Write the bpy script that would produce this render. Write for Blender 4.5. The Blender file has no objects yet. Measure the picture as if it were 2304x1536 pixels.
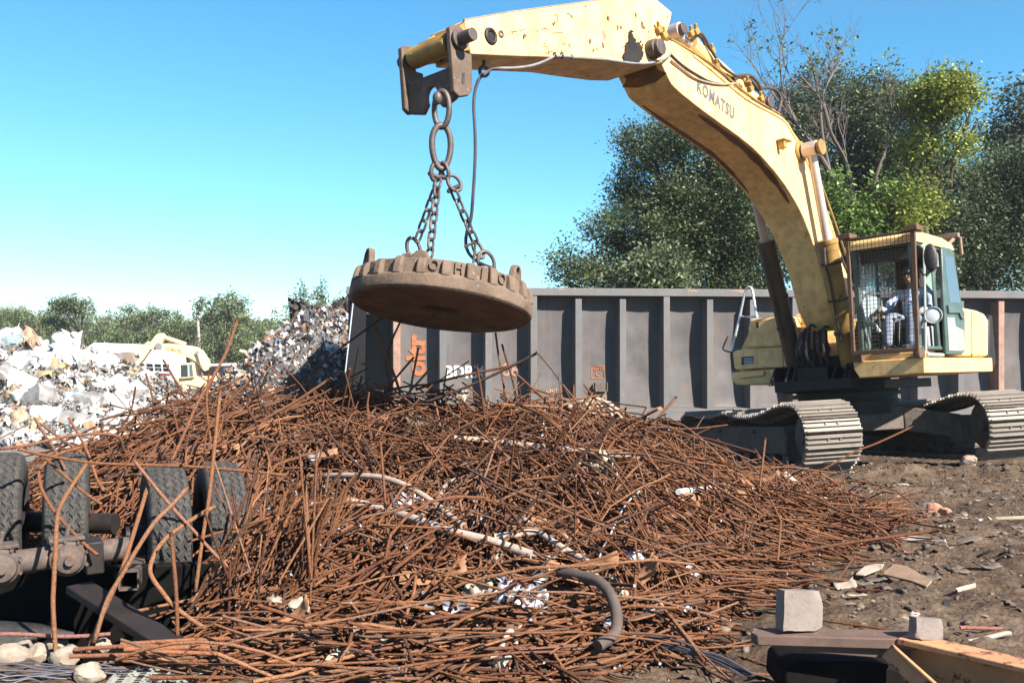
import bpy, bmesh, math, random
import numpy as np
from mathutils import Vector, Matrix

SC = bpy.context.scene
COL = SC.collection
R_ = math.radians

# ---------------------------------------------------------------- camera, sky, sun, exposure
FPX, CAMH, HY, CX = 2240.0, 1.65, 780.0, 1152.0     # focal length in photo pixels, eye height, horizon row, centre column
cam_d = bpy.data.cameras.new('camera')
cam_d.sensor_width = 36.0
cam_d.lens = 36.0 * FPX / 2304.0
cam_d.shift_y = 12.0 / 2304.0
cam_d.clip_start, cam_d.clip_end = 0.1, 3000.0
cam = bpy.data.objects.new('camera', cam_d)
COL.objects.link(cam)
cam.location = (0, 0, CAMH)
cam.rotation_euler = (R_(90), 0, 0)
SC.camera = cam

SUN_EL, SUN_AZ = R_(38.0), math.atan2(0.69, -0.724)   # azimuth clockwise from +Y
sdir = Vector((math.sin(SUN_AZ) * math.cos(SUN_EL), math.cos(SUN_AZ) * math.cos(SUN_EL), math.sin(SUN_EL)))
W = bpy.data.worlds.new('World'); SC.world = W
W.use_nodes = True
nt = W.node_tree; nt.nodes.clear()
sky = nt.nodes.new('ShaderNodeTexSky'); sky.sky_type = 'NISHITA'; sky.sun_disc = False
sky.sun_elevation = SUN_EL; sky.sun_rotation = SUN_AZ
sky.altitude = 0; sky.air_density = 1.0; sky.dust_density = 0.0; sky.ozone_density = 1.6
sp = nt.nodes.new('ShaderNodeSeparateColor'); cb = nt.nodes.new('ShaderNodeCombineColor')
nt.links.new(sky.outputs[0], sp.inputs[0])
for ch, pw, gain in ((0, 1.3, .33), (1, 1.0, .92), (2, 1.0, 1.09)):       # the camera's cyan-leaning rendering of a clear sky
    a = nt.nodes.new('ShaderNodeMath'); a.operation = 'POWER'; a.inputs[1].default_value = pw
    b = nt.nodes.new('ShaderNodeMath'); b.operation = 'MULTIPLY'; b.inputs[1].default_value = gain
    nt.links.new(sp.outputs[ch], a.inputs[0]); nt.links.new(a.outputs[0], b.inputs[0])
    out = b
    if ch == 0:                                                          # keep the overhead sky from going cyan
        e = nt.nodes.new('ShaderNodeMath'); e.operation = 'SUBTRACT'; e.inputs[0].default_value = 1.75; nt.links.new(sp.outputs[0], e.inputs[1])
        g = nt.nodes.new('ShaderNodeMath'); g.operation = 'MAXIMUM'; g.inputs[1].default_value = 0; nt.links.new(e.outputs[0], g.inputs[0])
        out = nt.nodes.new('ShaderNodeMath'); out.operation = 'MULTIPLY_ADD'; out.inputs[1].default_value = 1.0; nt.links.new(g.outputs[0], out.inputs[0]); nt.links.new(b.outputs[0], out.inputs[2])
    nt.links.new(out.outputs[0], cb.inputs[ch])
bg = nt.nodes.new('ShaderNodeBackground'); bg.inputs['Strength'].default_value = 0.06
wo = nt.nodes.new('ShaderNodeOutputWorld')
nt.links.new(cb.outputs[0], bg.inputs['Color']); nt.links.new(bg.outputs[0], wo.inputs['Surface'])

sun_d = bpy.data.lights.new('sun', 'SUN'); sun_d.energy = 5.0; sun_d.angle = R_(0.5); sun_d.color = (1.0, 0.94, 0.85)
sun = bpy.data.objects.new('sun', sun_d); COL.objects.link(sun)
sun.rotation_euler = sdir.to_track_quat('Z', 'Y').to_euler()
SC.view_settings.view_transform = 'Standard'; SC.view_settings.look = 'None'
SC.view_settings.exposure = 1.65; SC.view_settings.gamma = 1.0

# ---------------------------------------------------------------- numeric helpers
rng = np.random.default_rng(11)

def at(px, py, Y):
    return np.array(((px - CX) / FPX * Y, Y, CAMH + (HY - py) / FPX * Y))

def unit(v):
    v = np.asarray(v, float); return v / (np.linalg.norm(v) + 1e-12)

def hash2(ix, iy, seed):
    h = (ix.astype(np.int64) * 374761393 + iy.astype(np.int64) * 668265263 + seed * 974711) & 0x7fffffff
    h = ((h ^ (h >> 13)) * 1274126177) & 0x7fffffff
    return ((h ^ (h >> 16)) & 0xffff) / 65535.0

def vnoise(x, y, seed=0):
    x = np.asarray(x, float); y = np.asarray(y, float)
    ix, iy = np.floor(x), np.floor(y); fx, fy = x - ix, y - iy
    fx = fx * fx * (3 - 2 * fx); fy = fy * fy * (3 - 2 * fy)
    a, b = hash2(ix, iy, seed), hash2(ix + 1, iy, seed)
    c, d = hash2(ix, iy + 1, seed), hash2(ix + 1, iy + 1, seed)
    return (a + (b - a) * fx) * (1 - fy) + (c + (d - c) * fx) * fy - 0.5

def fbm(x, y, seed=0, oct=4):
    s, a, t = 0, 1.0, 0
    for i in range(oct):
        s = s + a * vnoise(np.asarray(x) * 2 ** i, np.asarray(y) * 2 ** i, seed + i); t += a; a *= 0.5
    return s / t

def sstep(a, b, x):
    t = np.clip((np.asarray(x, float) - a) / (b - a), 0, 1); return t * t * (3 - 2 * t)

# rebar heap: height above the dirt, and the dirt itself
def heap_h(x, y):
    x = np.asarray(x, float); y = np.asarray(y, float)
    crest = np.interp(x, [-5.4, -4.4, -3.6, -3.0, -1.9, -0.9, 0.2, 0.8, 1.45, 2.27, 3.2, 3.9], [0, .40, .85, 1.0, .98, .90, .93, .90, .68, .38, .10, 0])
    yf = np.interp(x, [-5.4, -3, -2.2, -1.9, -1.55, -1.2, 0, .8, 1.6, 2.3, 2.9, 3.5], [8.0, 7.5, 7.1, 6.0, 5.4, 4.95, 4.9, 5.25, 6.5, 7.6, 8.3, 8.9])
    t = np.clip((y - yf) / (9.4 - yf), 0, 1)
    w = sstep(-2.3, -1.2, x)
    up = t ** 0.5 * (1 - w) + t ** 0.85 * w
    back = 1 - sstep(9.6, 12.2, y)
    return np.clip(crest * up * back * (1 + .55 * fbm(x * 1.1, y * 1.1, 55, 3)), 0, 3)

def ground_z(x, y):
    x = np.asarray(x, float); y = np.asarray(y, float)
    z = -0.5 * sstep(12.9, 19, y) - 0.95 * sstep(34, 62, y)
    near = 1 - sstep(26, 40, y)
    z = z + near * (0.10 * fbm(x * .7, y * .7, 3, 3) + 0.13 * fbm(x * 3.1, y * 3.1, 9, 4) + 0.075 * fbm(x * 11, y * 11, 21, 3))
    z = z + 0.10 * np.exp(-((x - 3.1) ** 2 / .3 + (y - 12.6) ** 2 / .25)) + 0.12 * np.exp(-((x - 5.6) ** 2 / 2 + (y - 12.6) ** 2 / .06)) * (1 + 2 * fbm(x * 4, y * 4, 5, 3))
    z = z + 0.5 * heap_h(x, y)                                   # dirt and rust scale banked up under the rods
    pit = np.exp(-(((x + 2.75) / .85) ** 4 + ((y - 6.1) / .55) ** 4))
    return z - 0.36 * pit

def surf(px, py, lift=0.0):                                       # where a pixel's ray meets the heap
    ys = np.linspace(4.2, 13, 900)
    xs = (px - CX) / FPX * ys; zs = CAMH + (HY - py) / FPX * ys
    hit = np.nonzero(zs <= np.maximum(heap_h(xs, ys), 0) + lift)[0]
    return ys[hit[0]] if len(hit) else 9.4

# ---------------------------------------------------------------- mesh helpers
def link(o, parent=None):
    COL.objects.link(o)
    if parent is not None: o.parent = parent
    return o

def tag(o, label=None, cat=None, group=None, kind=None):
    for k, v in (('label', label), ('category', cat), ('group', group), ('kind', kind)):
        if v: o[k] = v
    return o

def empty(name, loc=(0, 0, 0), label=None, cat=None, group=None):
    o = bpy.data.objects.new(name, None); o.empty_display_size = .2; o.location = loc
    return tag(link(o), label, cat, group)

def np_mesh(name, V, F, mat, parent=None, cols=None, smooth=False, mats=None, fmat=None):
    """V (n,3), F (m,k) all faces with k corners."""
    V = np.ascontiguousarray(V, np.float32); F = np.ascontiguousarray(F, np.int32)
    me = bpy.data.meshes.new(name)
    m, k = F.shape
    me.vertices.add(len(V)); me.vertices.foreach_set('co', V.ravel())
    me.loops.add(m * k); me.loops.foreach_set('vertex_index', F.ravel())
    me.polygons.add(m); me.polygons.foreach_set('loop_start', np.arange(0, m * k, k, dtype=np.int32))
    if smooth: me.polygons.foreach_set('use_smooth', np.ones(m, bool))
    if cols is not None:
        a = me.attributes.new('Col', 'FLOAT_COLOR', 'POINT')
        c = np.ones((len(V), 4), np.float32); c[:, :3] = cols
        a.data.foreach_set('color', c.ravel())
    me.update(calc_edges=True); me.validate()
    for mm in (mats or [mat]): me.materials.append(mm)
    if fmat is not None: me.polygons.foreach_set('material_index', np.asarray(fmat, np.int32))
    return link(bpy.data.objects.new(name, me), parent)

class MB:
    def __init__(s): s.v = []; s.f = []
    def add(s, V, F):
        b = len(s.v); s.v += [tuple(map(float, p)) for p in V]; s.f += [tuple(int(i) + b for i in f) for f in F]; return s
    def box(s, c, size, R=None, taper=None):
        sx, sy, sz = [q / 2 for q in size]
        P = [np.array((x * sx, y * sy, z * sz)) for z in (-1, 1) for y in (-1, 1) for x in (-1, 1)]
        if taper: P = [p * (np.array((taper, taper, 1)) if p[2] > 0 else 1) for p in P]
        if R is not None: P = [np.asarray(R) @ p for p in P]
        P = [p + np.asarray(c, float) for p in P]
        return s.add(P, [(0, 2, 3, 1), (4, 5, 7, 6), (0, 1, 5, 4), (2, 6, 7, 3), (0, 4, 6, 2), (1, 3, 7, 5)])
    def prism(s, pts, vec):
        pts = [np.asarray(p, float) for p in pts]; n = len(pts); vec = np.asarray(vec, float)
        P = pts + [p + vec for p in pts]
        return s.add(P, [tuple(range(n))[::-1], tuple(range(n, 2 * n))] + [(i, (i + 1) % n, n + (i + 1) % n, n + i) for i in range(n)])
    def tube(s, path, r, n=8, closed=False):
        V, F = tube_arrays(path, r, n, closed); 
        s.add(V, F)
        if not closed:
            b = len(s.v) - len(V); m = len(V) // n
            s.f.append(tuple(b + i for i in range(n))[::-1]); s.f.append(tuple(b + (m - 1) * n + i for i in range(n)))
        return s
    def cyl(s, a, b, r0, r1=None, n=18):
        return s.tube([a, b], [r0, r0 if r1 is None else r1], n)
    def ring(s, c, nrm, R, r, n=20, m=8, sx=1.0, xa=None):
        nrm = unit(nrm); u = unit(xa) if xa is not None else unit(np.cross(nrm, (0, 0, 1) if abs(nrm[2]) < .9 else (1, 0, 0)))
        w = np.cross(nrm, u)
        return s.tube([np.asarray(c) + R * (sx * u * math.cos(t) + w * math.sin(t)) for t in np.linspace(0, 2 * math.pi, n, endpoint=False)], r, m, True)
    def lathe(s, prof, c, axis, n=32, closed=False):
        """prof: list of (radius, along)"""
        axis = unit(axis); u = unit(np.cross(axis, (0, 0, 1) if abs(axis[2]) < .9 else (1, 0, 0))); w = np.cross(axis, u)
        V = []; c = np.asarray(c, float)
        for (r, a) in prof:
            for t in np.linspace(0, 2 * math.pi, n, endpoint=False):
                V.append(c + axis * a + r * (u * math.cos(t) + w * math.sin(t)))
        F = []; m = len(prof)
        for i in range(m if closed else m - 1):
            for j in range(n):
                a, b = i * n, ((i + 1) % m) * n; k = (j + 1) % n
                F.append((a + j, a + k, b + k, b + j))
        if not closed: F += [tuple(range(n))[::-1], tuple((m - 1) * n + j for j in range(n))]
        return s.add(V, F)
    def ball(s, c, r, n=10, m=7, sc=(1, 1, 1)):
        V = []; F = []
        for i in range(m + 1):
            p = math.pi * i / m
            for j in range(n):
                t = 2 * math.pi * j / n
                V.append((c[0] + r * sc[0] * math.sin(p) * math.cos(t), c[1] + r * sc[1] * math.sin(p) * math.sin(t), c[2] + r * sc[2] * math.cos(p)))
        for i in range(m):
            for j in range(n): F.append((i * n + j, (i + 1) * n + j, (i + 1) * n + (j + 1) % n, i * n + (j + 1) % n))
        return s.add(V, F)
    def build(s, name, mat, parent=None, bevel=0, smooth=True, angle=38, seg=2):
        me = bpy.data.meshes.new(name); me.from_pydata(s.v, [], s.f)
        bm = bmesh.new(); bm.from_mesh(me); bmesh.ops.remove_doubles(bm, verts=bm.verts, dist=1e-5)
        bmesh.ops.recalc_face_normals(bm, faces=bm.faces); bm.to_mesh(me); bm.free()
        if smooth:
            me.shade_smooth(); me.set_sharp_from_angle(angle=R_(angle))
        me.materials.append(mat)
        o = link(bpy.data.objects.new(name, me), parent)
        if bevel:
            m = o.modifiers.new('bevel', 'BEVEL'); m.width = bevel; m.segments = seg; m.limit_method = 'ANGLE'; m.angle_limit = R_(35)
        return o

def tube_arrays(path, r, n=8, closed=False):
    P = np.array(path, float); m = len(P)
    r = np.full(m, r, float) if np.isscalar(r) else np.asarray(r, float)
    if closed: T = np.roll(P, -1, 0) - np.roll(P, 1, 0)
    else:
        T = np.empty_like(P); T[1:-1] = P[2:] - P[:-2]; T[0] = P[1] - P[0]; T[-1] = P[-1] - P[-2]
    T /= np.linalg.norm(T, axis=1, keepdims=True) + 1e-12
    u = np.cross(T[0], (0, 0, 1) if abs(T[0][2]) < .9 else (1, 0, 0)); V = []
    a = np.linspace(0, 2 * math.pi, n, endpoint=False)
    for i in range(m):
        u = u - T[i] * u.dot(T[i]); u = unit(u); w = np.cross(T[i], u)
        V.append(P[i] + r[i] * (np.cos(a)[:, None] * u + np.sin(a)[:, None] * w))
    V = np.concatenate(V); F = []
    for i in range(m if closed else m - 1):
        k = ((i + 1) % m) * n
        for j in range(n): F.append((i * n + j, i * n + (j + 1) % n, k + (j + 1) % n, k + j))
    return V, F

def smooth_path(pts, k=6):
    P = np.array(pts, float); out = []
    Q = np.vstack([2 * P[0] - P[1], P, 2 * P[-1] - P[-2]])
    for i in range(1, len(Q) - 2):
        for t in np.linspace(0, 1, k, endpoint=False):
            a, b, c, d = Q[i - 1], Q[i], Q[i + 1], Q[i + 2]
            out.append(.5 * (2 * b + (c - a) * t + (2 * a - 5 * b + 4 * c - d) * t * t + (3 * b - 3 * c + d - a) * t ** 3))
    out.append(P[-1]); return np.array(out)

def text_arrays(s, size, extrude, font_shear=0, bold=.0, spacing=1.0):
    cu = bpy.data.curves.new('lettering', 'FONT'); cu.body = s; cu.size = size; cu.extrude = extrude
    cu.align_x = 'CENTER'; cu.align_y = 'CENTER'; cu.offset = bold; cu.space_character = spacing; cu.resolution_u = 3
    o = bpy.data.objects.new('lettering', cu); COL.objects.link(o)
    dg = bpy.context.evaluated_depsgraph_get(); dg.update()
    me = bpy.data.meshes.new_from_object(o.evaluated_get(dg))
    V = np.array([v.co[:] for v in me.vertices]).reshape(-1, 3); F = [tuple(p.vertices) for p in me.polygons]
    bpy.data.objects.remove(o); bpy.data.curves.remove(cu); bpy.data.meshes.remove(me)
    return V, F

def lettering(name, s, size, O, X, Yv, mat, parent, extrude=.003, bold=0.0, warp=None, spacing=1.0, sx=1.0):
    V, F = text_arrays(s, size, extrude, bold=bold, spacing=spacing)
    X = np.asarray(X, float); Yv = np.asarray(Yv, float); N = np.cross(X, Yv)
    P = np.asarray(O) + V[:, :1] * sx * X + V[:, 1:2] * Yv + V[:, 2:3] * N
    if warp is not None: P = warp(P)
    mb = MB(); mb.add(P, F); return mb.build(name, mat, parent, smooth=False)

# ---------------------------------------------------------------- materials
def mat_new(name):
    m = bpy.data.materials.new(name); m.use_nodes = True
    n = m.node_tree.nodes; l = m.node_tree.links
    return m, n, l, n['Principled BSDF']

def N(nodes, t, **kw):
    x = nodes.new(t)
    for k, v in kw.items():
        if k in x.inputs.keys(): x.inputs[k].default_value = v
        else: setattr(x, k, v)
    return x

def ramp(n, l, src, stops):
    r = n.new('ShaderNodeValToRGB'); e = r.color_ramp.elements
    while len(e) < len(stops): e.new(.5)
    for i, (p, c) in enumerate(stops):
        e[i].position = p; e[i].color = (*c, 1) if len(c) == 3 else c
    l.new(src, r.inputs[0]); return r.outputs[0]

def mix(n, l, fac, a, b, mode='MIX'):
    m = n.new('ShaderNodeMix'); m.data_type = 'RGBA'; m.blend_type = mode
    for sock, v in ((m.inputs[0], fac), (m.inputs[6], a), (m.inputs[7], b)):
        if isinstance(v, bpy.types.NodeSocket): l.new(v, sock)
        elif isinstance(v, (int, float)): sock.default_value = v
        else: sock.default_value = (*v, 1)
    return m.outputs[2]

def worn(name, base, wear=(.10, .045, .02), amt=.5, scale=3.0, rough=.55, metal=0.0, fine=25.0, var=.25, bump=.15, dirt=(.12, .09, .06), dirt_amt=.4, spec=.3, use_col=False, streak=0.0, streak_col=(.12, .06, .03)):
    """painted or bare metal: tone patches, chips down to rust, dirt film, fine bump"""
    m, n, l, p = mat_new(name)
    co = n.new('ShaderNodeTexCoord')
    n1 = N(n, 'ShaderNodeTexNoise', Scale=scale, Detail=6.0, Roughness=.6); l.new(co.outputs['Object'], n1.inputs['Vector'])
    n2 = N(n, 'ShaderNodeTexNoise', Scale=scale * 3.3, Detail=8.0, Roughness=.7); l.new(co.outputs['Object'], n2.inputs['Vector'])
    n3 = N(n, 'ShaderNodeTexNoise', Scale=fine, Detail=4.0, Roughness=.6); l.new(co.outputs['Object'], n3.inputs['Vector'])
    d = [max(0, c * (1 - var)) for c in base]; b = [min(1, c * (1 + var)) for c in base]
    c = ramp(n, l, n1.outputs[0], [(.3, d), (.7, b)])
    if use_col:
        at_ = n.new('ShaderNodeAttribute'); at_.attribute_name = 'Col'
        c = mix(n, l, 1.0, c, at_.outputs['Color'], 'MULTIPLY')
    dm = ramp(n, l, n3.outputs[0], [(.40, (0, 0, 0)), (.75, (dirt_amt,) * 3)])
    c = mix(n, l, dm, c, dirt)
    lo = .5 + .22 * (1 - amt)
    if streak:                                    # rain-washed runs down the face
        mp = n.new('ShaderNodeMapping'); mp.inputs['Scale'].default_value = (5, 5, .30); l.new(co.outputs['Object'], mp.inputs['Vector'])
        n4 = N(n, 'ShaderNodeTexNoise', Scale=1.6, Detail=5.0, Roughness=.6); l.new(mp.outputs[0], n4.inputs['Vector'])
        c = mix(n, l, ramp(n, l, n4.outputs[0], [(.48, (0, 0, 0)), (.72, (streak,) * 3)]), c, streak_col)
    wm = ramp(n, l, n2.outputs[0], [(lo, (0, 0, 0)), (lo + .04, (1, 1, 1))])
    c = mix(n, l, wm, c, wear)
    l.new(c, p.inputs['Base Color'])
    p.inputs['Roughness'].default_value = rough; p.inputs['Metallic'].default_value = metal
    p.inputs['Specular IOR Level'].default_value = spec
    if bump:
        bp = N(n, 'ShaderNodeBump', Strength=bump, Distance=.02); l.new(n2.outputs[0], bp.inputs['Height']); l.new(bp.outputs[0], p.inputs['Normal'])
    return m

def colmat(name, rough=.8, metal=0.0, noise=20.0, var=.5, spec=.2, trans=0.0, bump=0.0, ribs=0.0):
    """colour from the 'Col' attribute, broken up by noise"""
    m, n, l, p = mat_new(name)
    a = n.new('ShaderNodeAttribute'); a.attribute_name = 'Col'
    co = n.new('ShaderNodeTexCoord')
    t = N(n, 'ShaderNodeTexNoise', Scale=noise, Detail=5.0, Roughness=.65); l.new(co.outputs['Object'], t.inputs['Vector'])
    g = ramp(n, l, t.outputs[0], [(.3, (1 - var,) * 3), (.7, (1 + var * .5,) * 3)])
    c = mix(n, l, 1.0, a.outputs['Color'], g, 'MULTIPLY')
    l.new(c, p.inputs['Base Color']); p.inputs['Roughness'].default_value = rough; p.inputs['Metallic'].default_value = metal
    p.inputs['Specular IOR Level'].default_value = spec
    if bump:
        bp = N(n, 'ShaderNodeBump', Strength=bump, Distance=.01); l.new(t.outputs[0], bp.inputs['Height']); l.new(bp.outputs[0], p.inputs['Normal'])
    if trans:
        tr = n.new('ShaderNodeBsdfTranslucent'); l.new(c, tr.inputs['Color'])
        ms = n.new('ShaderNodeMixShader'); ms.inputs[0].default_value = trans
        l.new(p.outputs[0], ms.inputs[1]); l.new(tr.outputs[0], ms.inputs[2]); l.new(ms.outputs[0], n['Material Output'].inputs['Surface'])
    return m

YEL = (.75, .485, .20)
M = {}
M['yellow'] = worn('yellow_paint', YEL, amt=.34, scale=1.9, var=.15, dirt=(.30, .18, .08), dirt_amt=.5, rough=.5, fine=7, streak=.45, streak_col=(.30, .17, .07))
M['yellow_worn'] = worn('yellow_paint_chipped', YEL, amt=.57, scale=1.9, var=.15, dirt=(.33, .20, .09), dirt_amt=.6, rough=.55, fine=6, streak=.5, streak_col=(.26, .15, .07))
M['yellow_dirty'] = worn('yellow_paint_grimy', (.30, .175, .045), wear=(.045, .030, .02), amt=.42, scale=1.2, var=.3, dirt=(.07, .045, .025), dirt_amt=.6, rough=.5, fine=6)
M['yellow_far'] = worn('yellow_paint_clean', (.78, .60, .30), amt=.05, scale=.8, var=.08, dirt=(.5, .4, .2), dirt_amt=.2)
M['grime'] = worn('greasy_dark_steel', (.016, .013, .012), wear=(.05, .026, .014), amt=.35, scale=5, var=.4, rough=.55, dirt=(.03, .02, .015), spec=.25)
M['iron'] = worn('dark_iron', (.075, .055, .05), wear=(.16, .09, .06), amt=.45, scale=9, var=.35, rough=.55, metal=.3, spec=.5)
M['hanger'] = worn('weathered_rusty_steel', (.105, .068, .050), wear=(.20, .14, .10), amt=.5, scale=4, var=.35, rough=.7, bump=.35)
M['magnet'] = worn('rust_coated_casting', (.118, .085, .064), wear=(.25, .20, .165), amt=.45, scale=4, var=.5, rough=.85, bump=.7, dirt=(.17, .095, .05), dirt_amt=.6, fine=30)
M['track'] = worn('ground_steel_track', (.21, .18, .15), wear=(.11, .08, .06), amt=.5, scale=6, var=.3, rough=.6, metal=.2, dirt=(.11, .08, .058), dirt_amt=.9, fine=6, spec=.5)
M['muddy'] = worn('muddy_steel', (.085, .069, .057), wear=(.12, .09, .07), amt=.5, scale=5, var=.35, rough=.85, dirt=(.15, .115, .085), dirt_amt=.6)
M['chrome'] = worn('chrome_rod', (.50, .41, .36), amt=.1, scale=3, var=.1, rough=.3, metal=.35, dirt=(.3, .2, .15), dirt_amt=.3)
M['gondola'] = worn('grey_railcar_paint', (.070, .067, .069), wear=(.115, .065, .045), amt=.24, scale=1.1, var=.2, rough=.6, dirt=(.17, .125, .105), dirt_amt=.32, fine=3.0, bump=.05, streak=.55, streak_col=(.125, .085, .066))
M['gondola_trim'] = worn('grey_railcar_trim_paint', (.108, .108, .11), wear=(.25, .13, .07), amt=.3, scale=1.8, var=.16, rough=.55, dirt=(.17, .13, .105), dirt_amt=.35, fine=4, bump=.03, streak=.4, streak_col=(.15, .09, .06))
M['rust_post'] = worn('rusted_railcar_post', (.27, .16, .12), wear=(.14, .06, .035), amt=.5, scale=4, var=.3, rough=.8)
M['white_paint'] = worn('white_marking_paint', (.52, .52, .51), wear=(.2, .19, .18), amt=.25, scale=9, var=.08, rough=.7, dirt_amt=.15)
M['orange_paint'] = worn('orange_marking_paint', (.30, .10, .038), wear=(.12, .07, .05), amt=.45, scale=7, var=.15, rough=.7, dirt_amt=.2)
M['letter_grey'] = worn('faded_grey_lettering', (.11, .105, .11), wear=(.5, .35, .15), amt=.3, scale=14, var=.2, rough=.6, dirt_amt=.1)
M['letter_brown'] = worn('brown_lettering', (.40, .26, .12), amt=.1, var=.1)
M['rubber'] = worn('black_rubber_tyre', (.027, .0255, .025), wear=(.055, .047, .040), amt=.6, scale=7, var=.25, rough=.85, dirt=(.10, .085, .07), dirt_amt=.55, fine=30, bump=.1)
M['black'] = worn('black_plastic', (.02, .02, .022), wear=(.05, .045, .04), amt=.3, var=.3, rough=.5, spec=.4)
M['cable'] = worn('grey_cable_jacket', (.19, .18, .19), wear=(.1, .08, .08), amt=.4, scale=8, var=.3, rough=.6)
M['cable_dark'] = worn('dark_cable_jacket', (.045, .045, .062), wear=(.1, .09, .1), amt=.3, scale=8, var=.3, rough=.5)
M['hose'] = worn('black_hydraulic_hose', (.05, .037, .03), wear=(.16, .09, .05), amt=.5, scale=10, var=.4, rough=.6)
M['cab_green'] = worn('dark_green_cab_frame', (.055, .085, .075), wear=(.2, .2, .17), amt=.3, scale=6, var=.25, rough=.35, spec=.5, dirt_amt=.25)
M['cab_pale'] = worn('pale_grey_door_trim', (.25, .28, .25), wear=(.14, .15, .13), amt=.25, scale=4, var=.15, rough=.5, dirt_amt=.25)
M['cab_inside'] = worn('dark_cab_lining', (.06, .05, .045), amt=.2, var=.3, rough=.8)
M['screen_rust'] = worn('rusty_guard_bar', (.10, .053, .03), wear=(.20, .11, .05), amt=.5, scale=9, var=.35, rough=.75)
M['seat_grey'] = worn('grey_seat_cover', (.27, .27, .28), amt=.1, var=.15, rough=.9)
M['pole'] = worn('weathered_pole_wood', (.34, .30, .26), wear=(.2, .17, .14), amt=.4, scale=3, var=.2, rough=.9)
M['bark'] = worn('grey_brown_bark', (.085, .065, .05), wear=(.14, .115, .095), amt=.5, scale=4, var=.35, rough=.95, bump=.5)
M['bark_bare'] = worn('grey_dead_bark', (.12, .095, .085), wear=(.18, .15, .13), amt=.5, scale=4, var=.3, rough=.95, bump=.3)
M['rod'] = colmat('rusty_bar_steel', rough=.85, noise=55, var=.45, bump=.5)
M['debris'] = colmat('scrap_fragments', rough=.7, noise=7, var=.45, spec=.35)
M['sheet'] = colmat('crumpled_sheet_metal', rough=.6, metal=.1, noise=4, var=.5, spec=.3)
M['leaf'] = colmat('tree_leaf', rough=.5, noise=1.2, var=.35, spec=.4, trans=.32)
M['leaf_far'] = colmat('far_tree_leaf', rough=.7, noise=.35, var=.3, spec=.2, trans=.2)
M['shirt'] = worn('pale_blue_work_shirt', (.36, .43, .58), amt=.05, var=.12, rough=.9, dirt_amt=.15, scale=8)
M['jeans'] = worn('faded_blue_jeans', (.17, .20, .27), amt=.1, var=.3, rough=.9, dirt_amt=.2, scale=9)
M['skin'] = worn('brown_skin', (.22, .115, .075), amt=.0, var=.1, rough=.6, dirt_amt=.05, bump=0)
M['cap'] = worn('grey_cloth_cap', (.13, .135, .13), amt=.05, var=.2, rough=.9)
M['bag'] = worn('dirty_pale_plastic', (.27, .23, .18), wear=(.15, .11, .075), amt=.55, scale=5, var=.25, rough=.6, dirt=(.25, .18, .12), dirt_amt=.5)
M['pipe_tan'] = worn('dusty_tan_pipe', (.30, .225, .175), wear=(.16, .10, .07), amt=.4, scale=6, var=.25, rough=.7)
M['pipe_pale'] = worn('dusty_white_pipe', (.33, .265, .22), wear=(.18, .12, .085), amt=.35, scale=6, var=.2, rough=.65)
M['pipe_grey'] = worn('dull_grey_brown_pipe', (.062, .047, .040), wear=(.12, .085, .065), amt=.4, scale=7, var=.25, rough=.8)
M['foil'] = worn('crumpled_aluminium', (.36, .36, .38), amt=.1, var=.25, rough=.42, metal=.6, dirt_amt=.2)
M['stone'] = worn('pale_limestone', (.28, .23, .18), wear=(.16, .12, .085), amt=.35, scale=5, var=.18, rough=.9, bump=.5, dirt_amt=.4)
M['grate'] = worn('pale_grey_grating', (.27, .275, .24), wear=(.22, .17, .12), amt=.3, scale=5, var=.15, rough=.7)
M['plate_grey'] = worn('pale_scaled_steel', (.185, .15, .132), wear=(.12, .09, .073), amt=.45, scale=8, var=.15, rough=.75, bump=.4)
M['frame_rust'] = worn('rusty_yellow_frame', (.36, .19, .09), wear=(.12, .048, .03), amt=.78, scale=3.2, var=.3, rough=.7, dirt=(.22, .10, .06), dirt_amt=.6)
M['frame_dark'] = worn('dark_weathered_beam', (.095, .058, .046), wear=(.27, .19, .15), amt=.5, scale=5, var=.3, rough=.8)
M['brick'] = worn('broken_red_clay', (.40, .19, .13), wear=(.5, .33, .25), amt=.4, scale=9, var=.2, rough=.95, bump=.5)
M['bus_white'] = worn('white_bus_paint', (.70, .70, .70), amt=.02, var=.05, rough=.5, dirt_amt=.12, scale=.6)
M['bus_grey'] = worn('blue_grey_panel', (.33, .38, .42), amt=.05, var=.1, dirt_amt=.15)
M['red_trim'] = worn('red_trim_paint', (.55, .05, .06), amt=.1, var=.1)
M['bucket'] = worn('worn_bucket_steel', (.27, .24, .23), wear=(.34, .19, .12), amt=.5, scale=1.2, var=.3, rough=.5, metal=.3)

def glass(name, tint=(.5, .6, .62), alpha=.35, rough=.05):
    m, n, l, p = mat_new(name)
    p.inputs['Base Color'].default_value = (*tint, 1); p.inputs['Roughness'].default_value = rough
    p.inputs['Alpha'].default_value = alpha; p.inputs['Specular IOR Level'].default_value = .8
    return m
M['glass'] = glass('cab_glass')
M['glass_dark'] = glass('dark_window', (.03, .04, .045), 1.0, .08)
M['lens'] = glass('lamp_lens', (.75, .78, .78), .75, .1)

# rod surface: rolled ribs as a bump along the bar
def rod_ribs():
    m = M['rod']; n, l = m.node_tree.nodes, m.node_tree.links
    p = n['Principled BSDF']; bp = [x for x in n if x.type == 'BUMP'][0]
    co = n.new('ShaderNodeTexCoord')
    w = N(n, 'ShaderNodeTexVoronoi', Scale=115.0); l.new(co.outputs['Object'], w.inputs['Vector'])
    b2 = N(n, 'ShaderNodeBump', Strength=.5, Distance=.006); l.new(w.outputs['Distance'], b2.inputs['Height'])
    l.new(bp.outputs[0], b2.inputs['Normal']); l.new(b2.outputs[0], p.inputs['Normal'])
rod_ribs()

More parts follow.
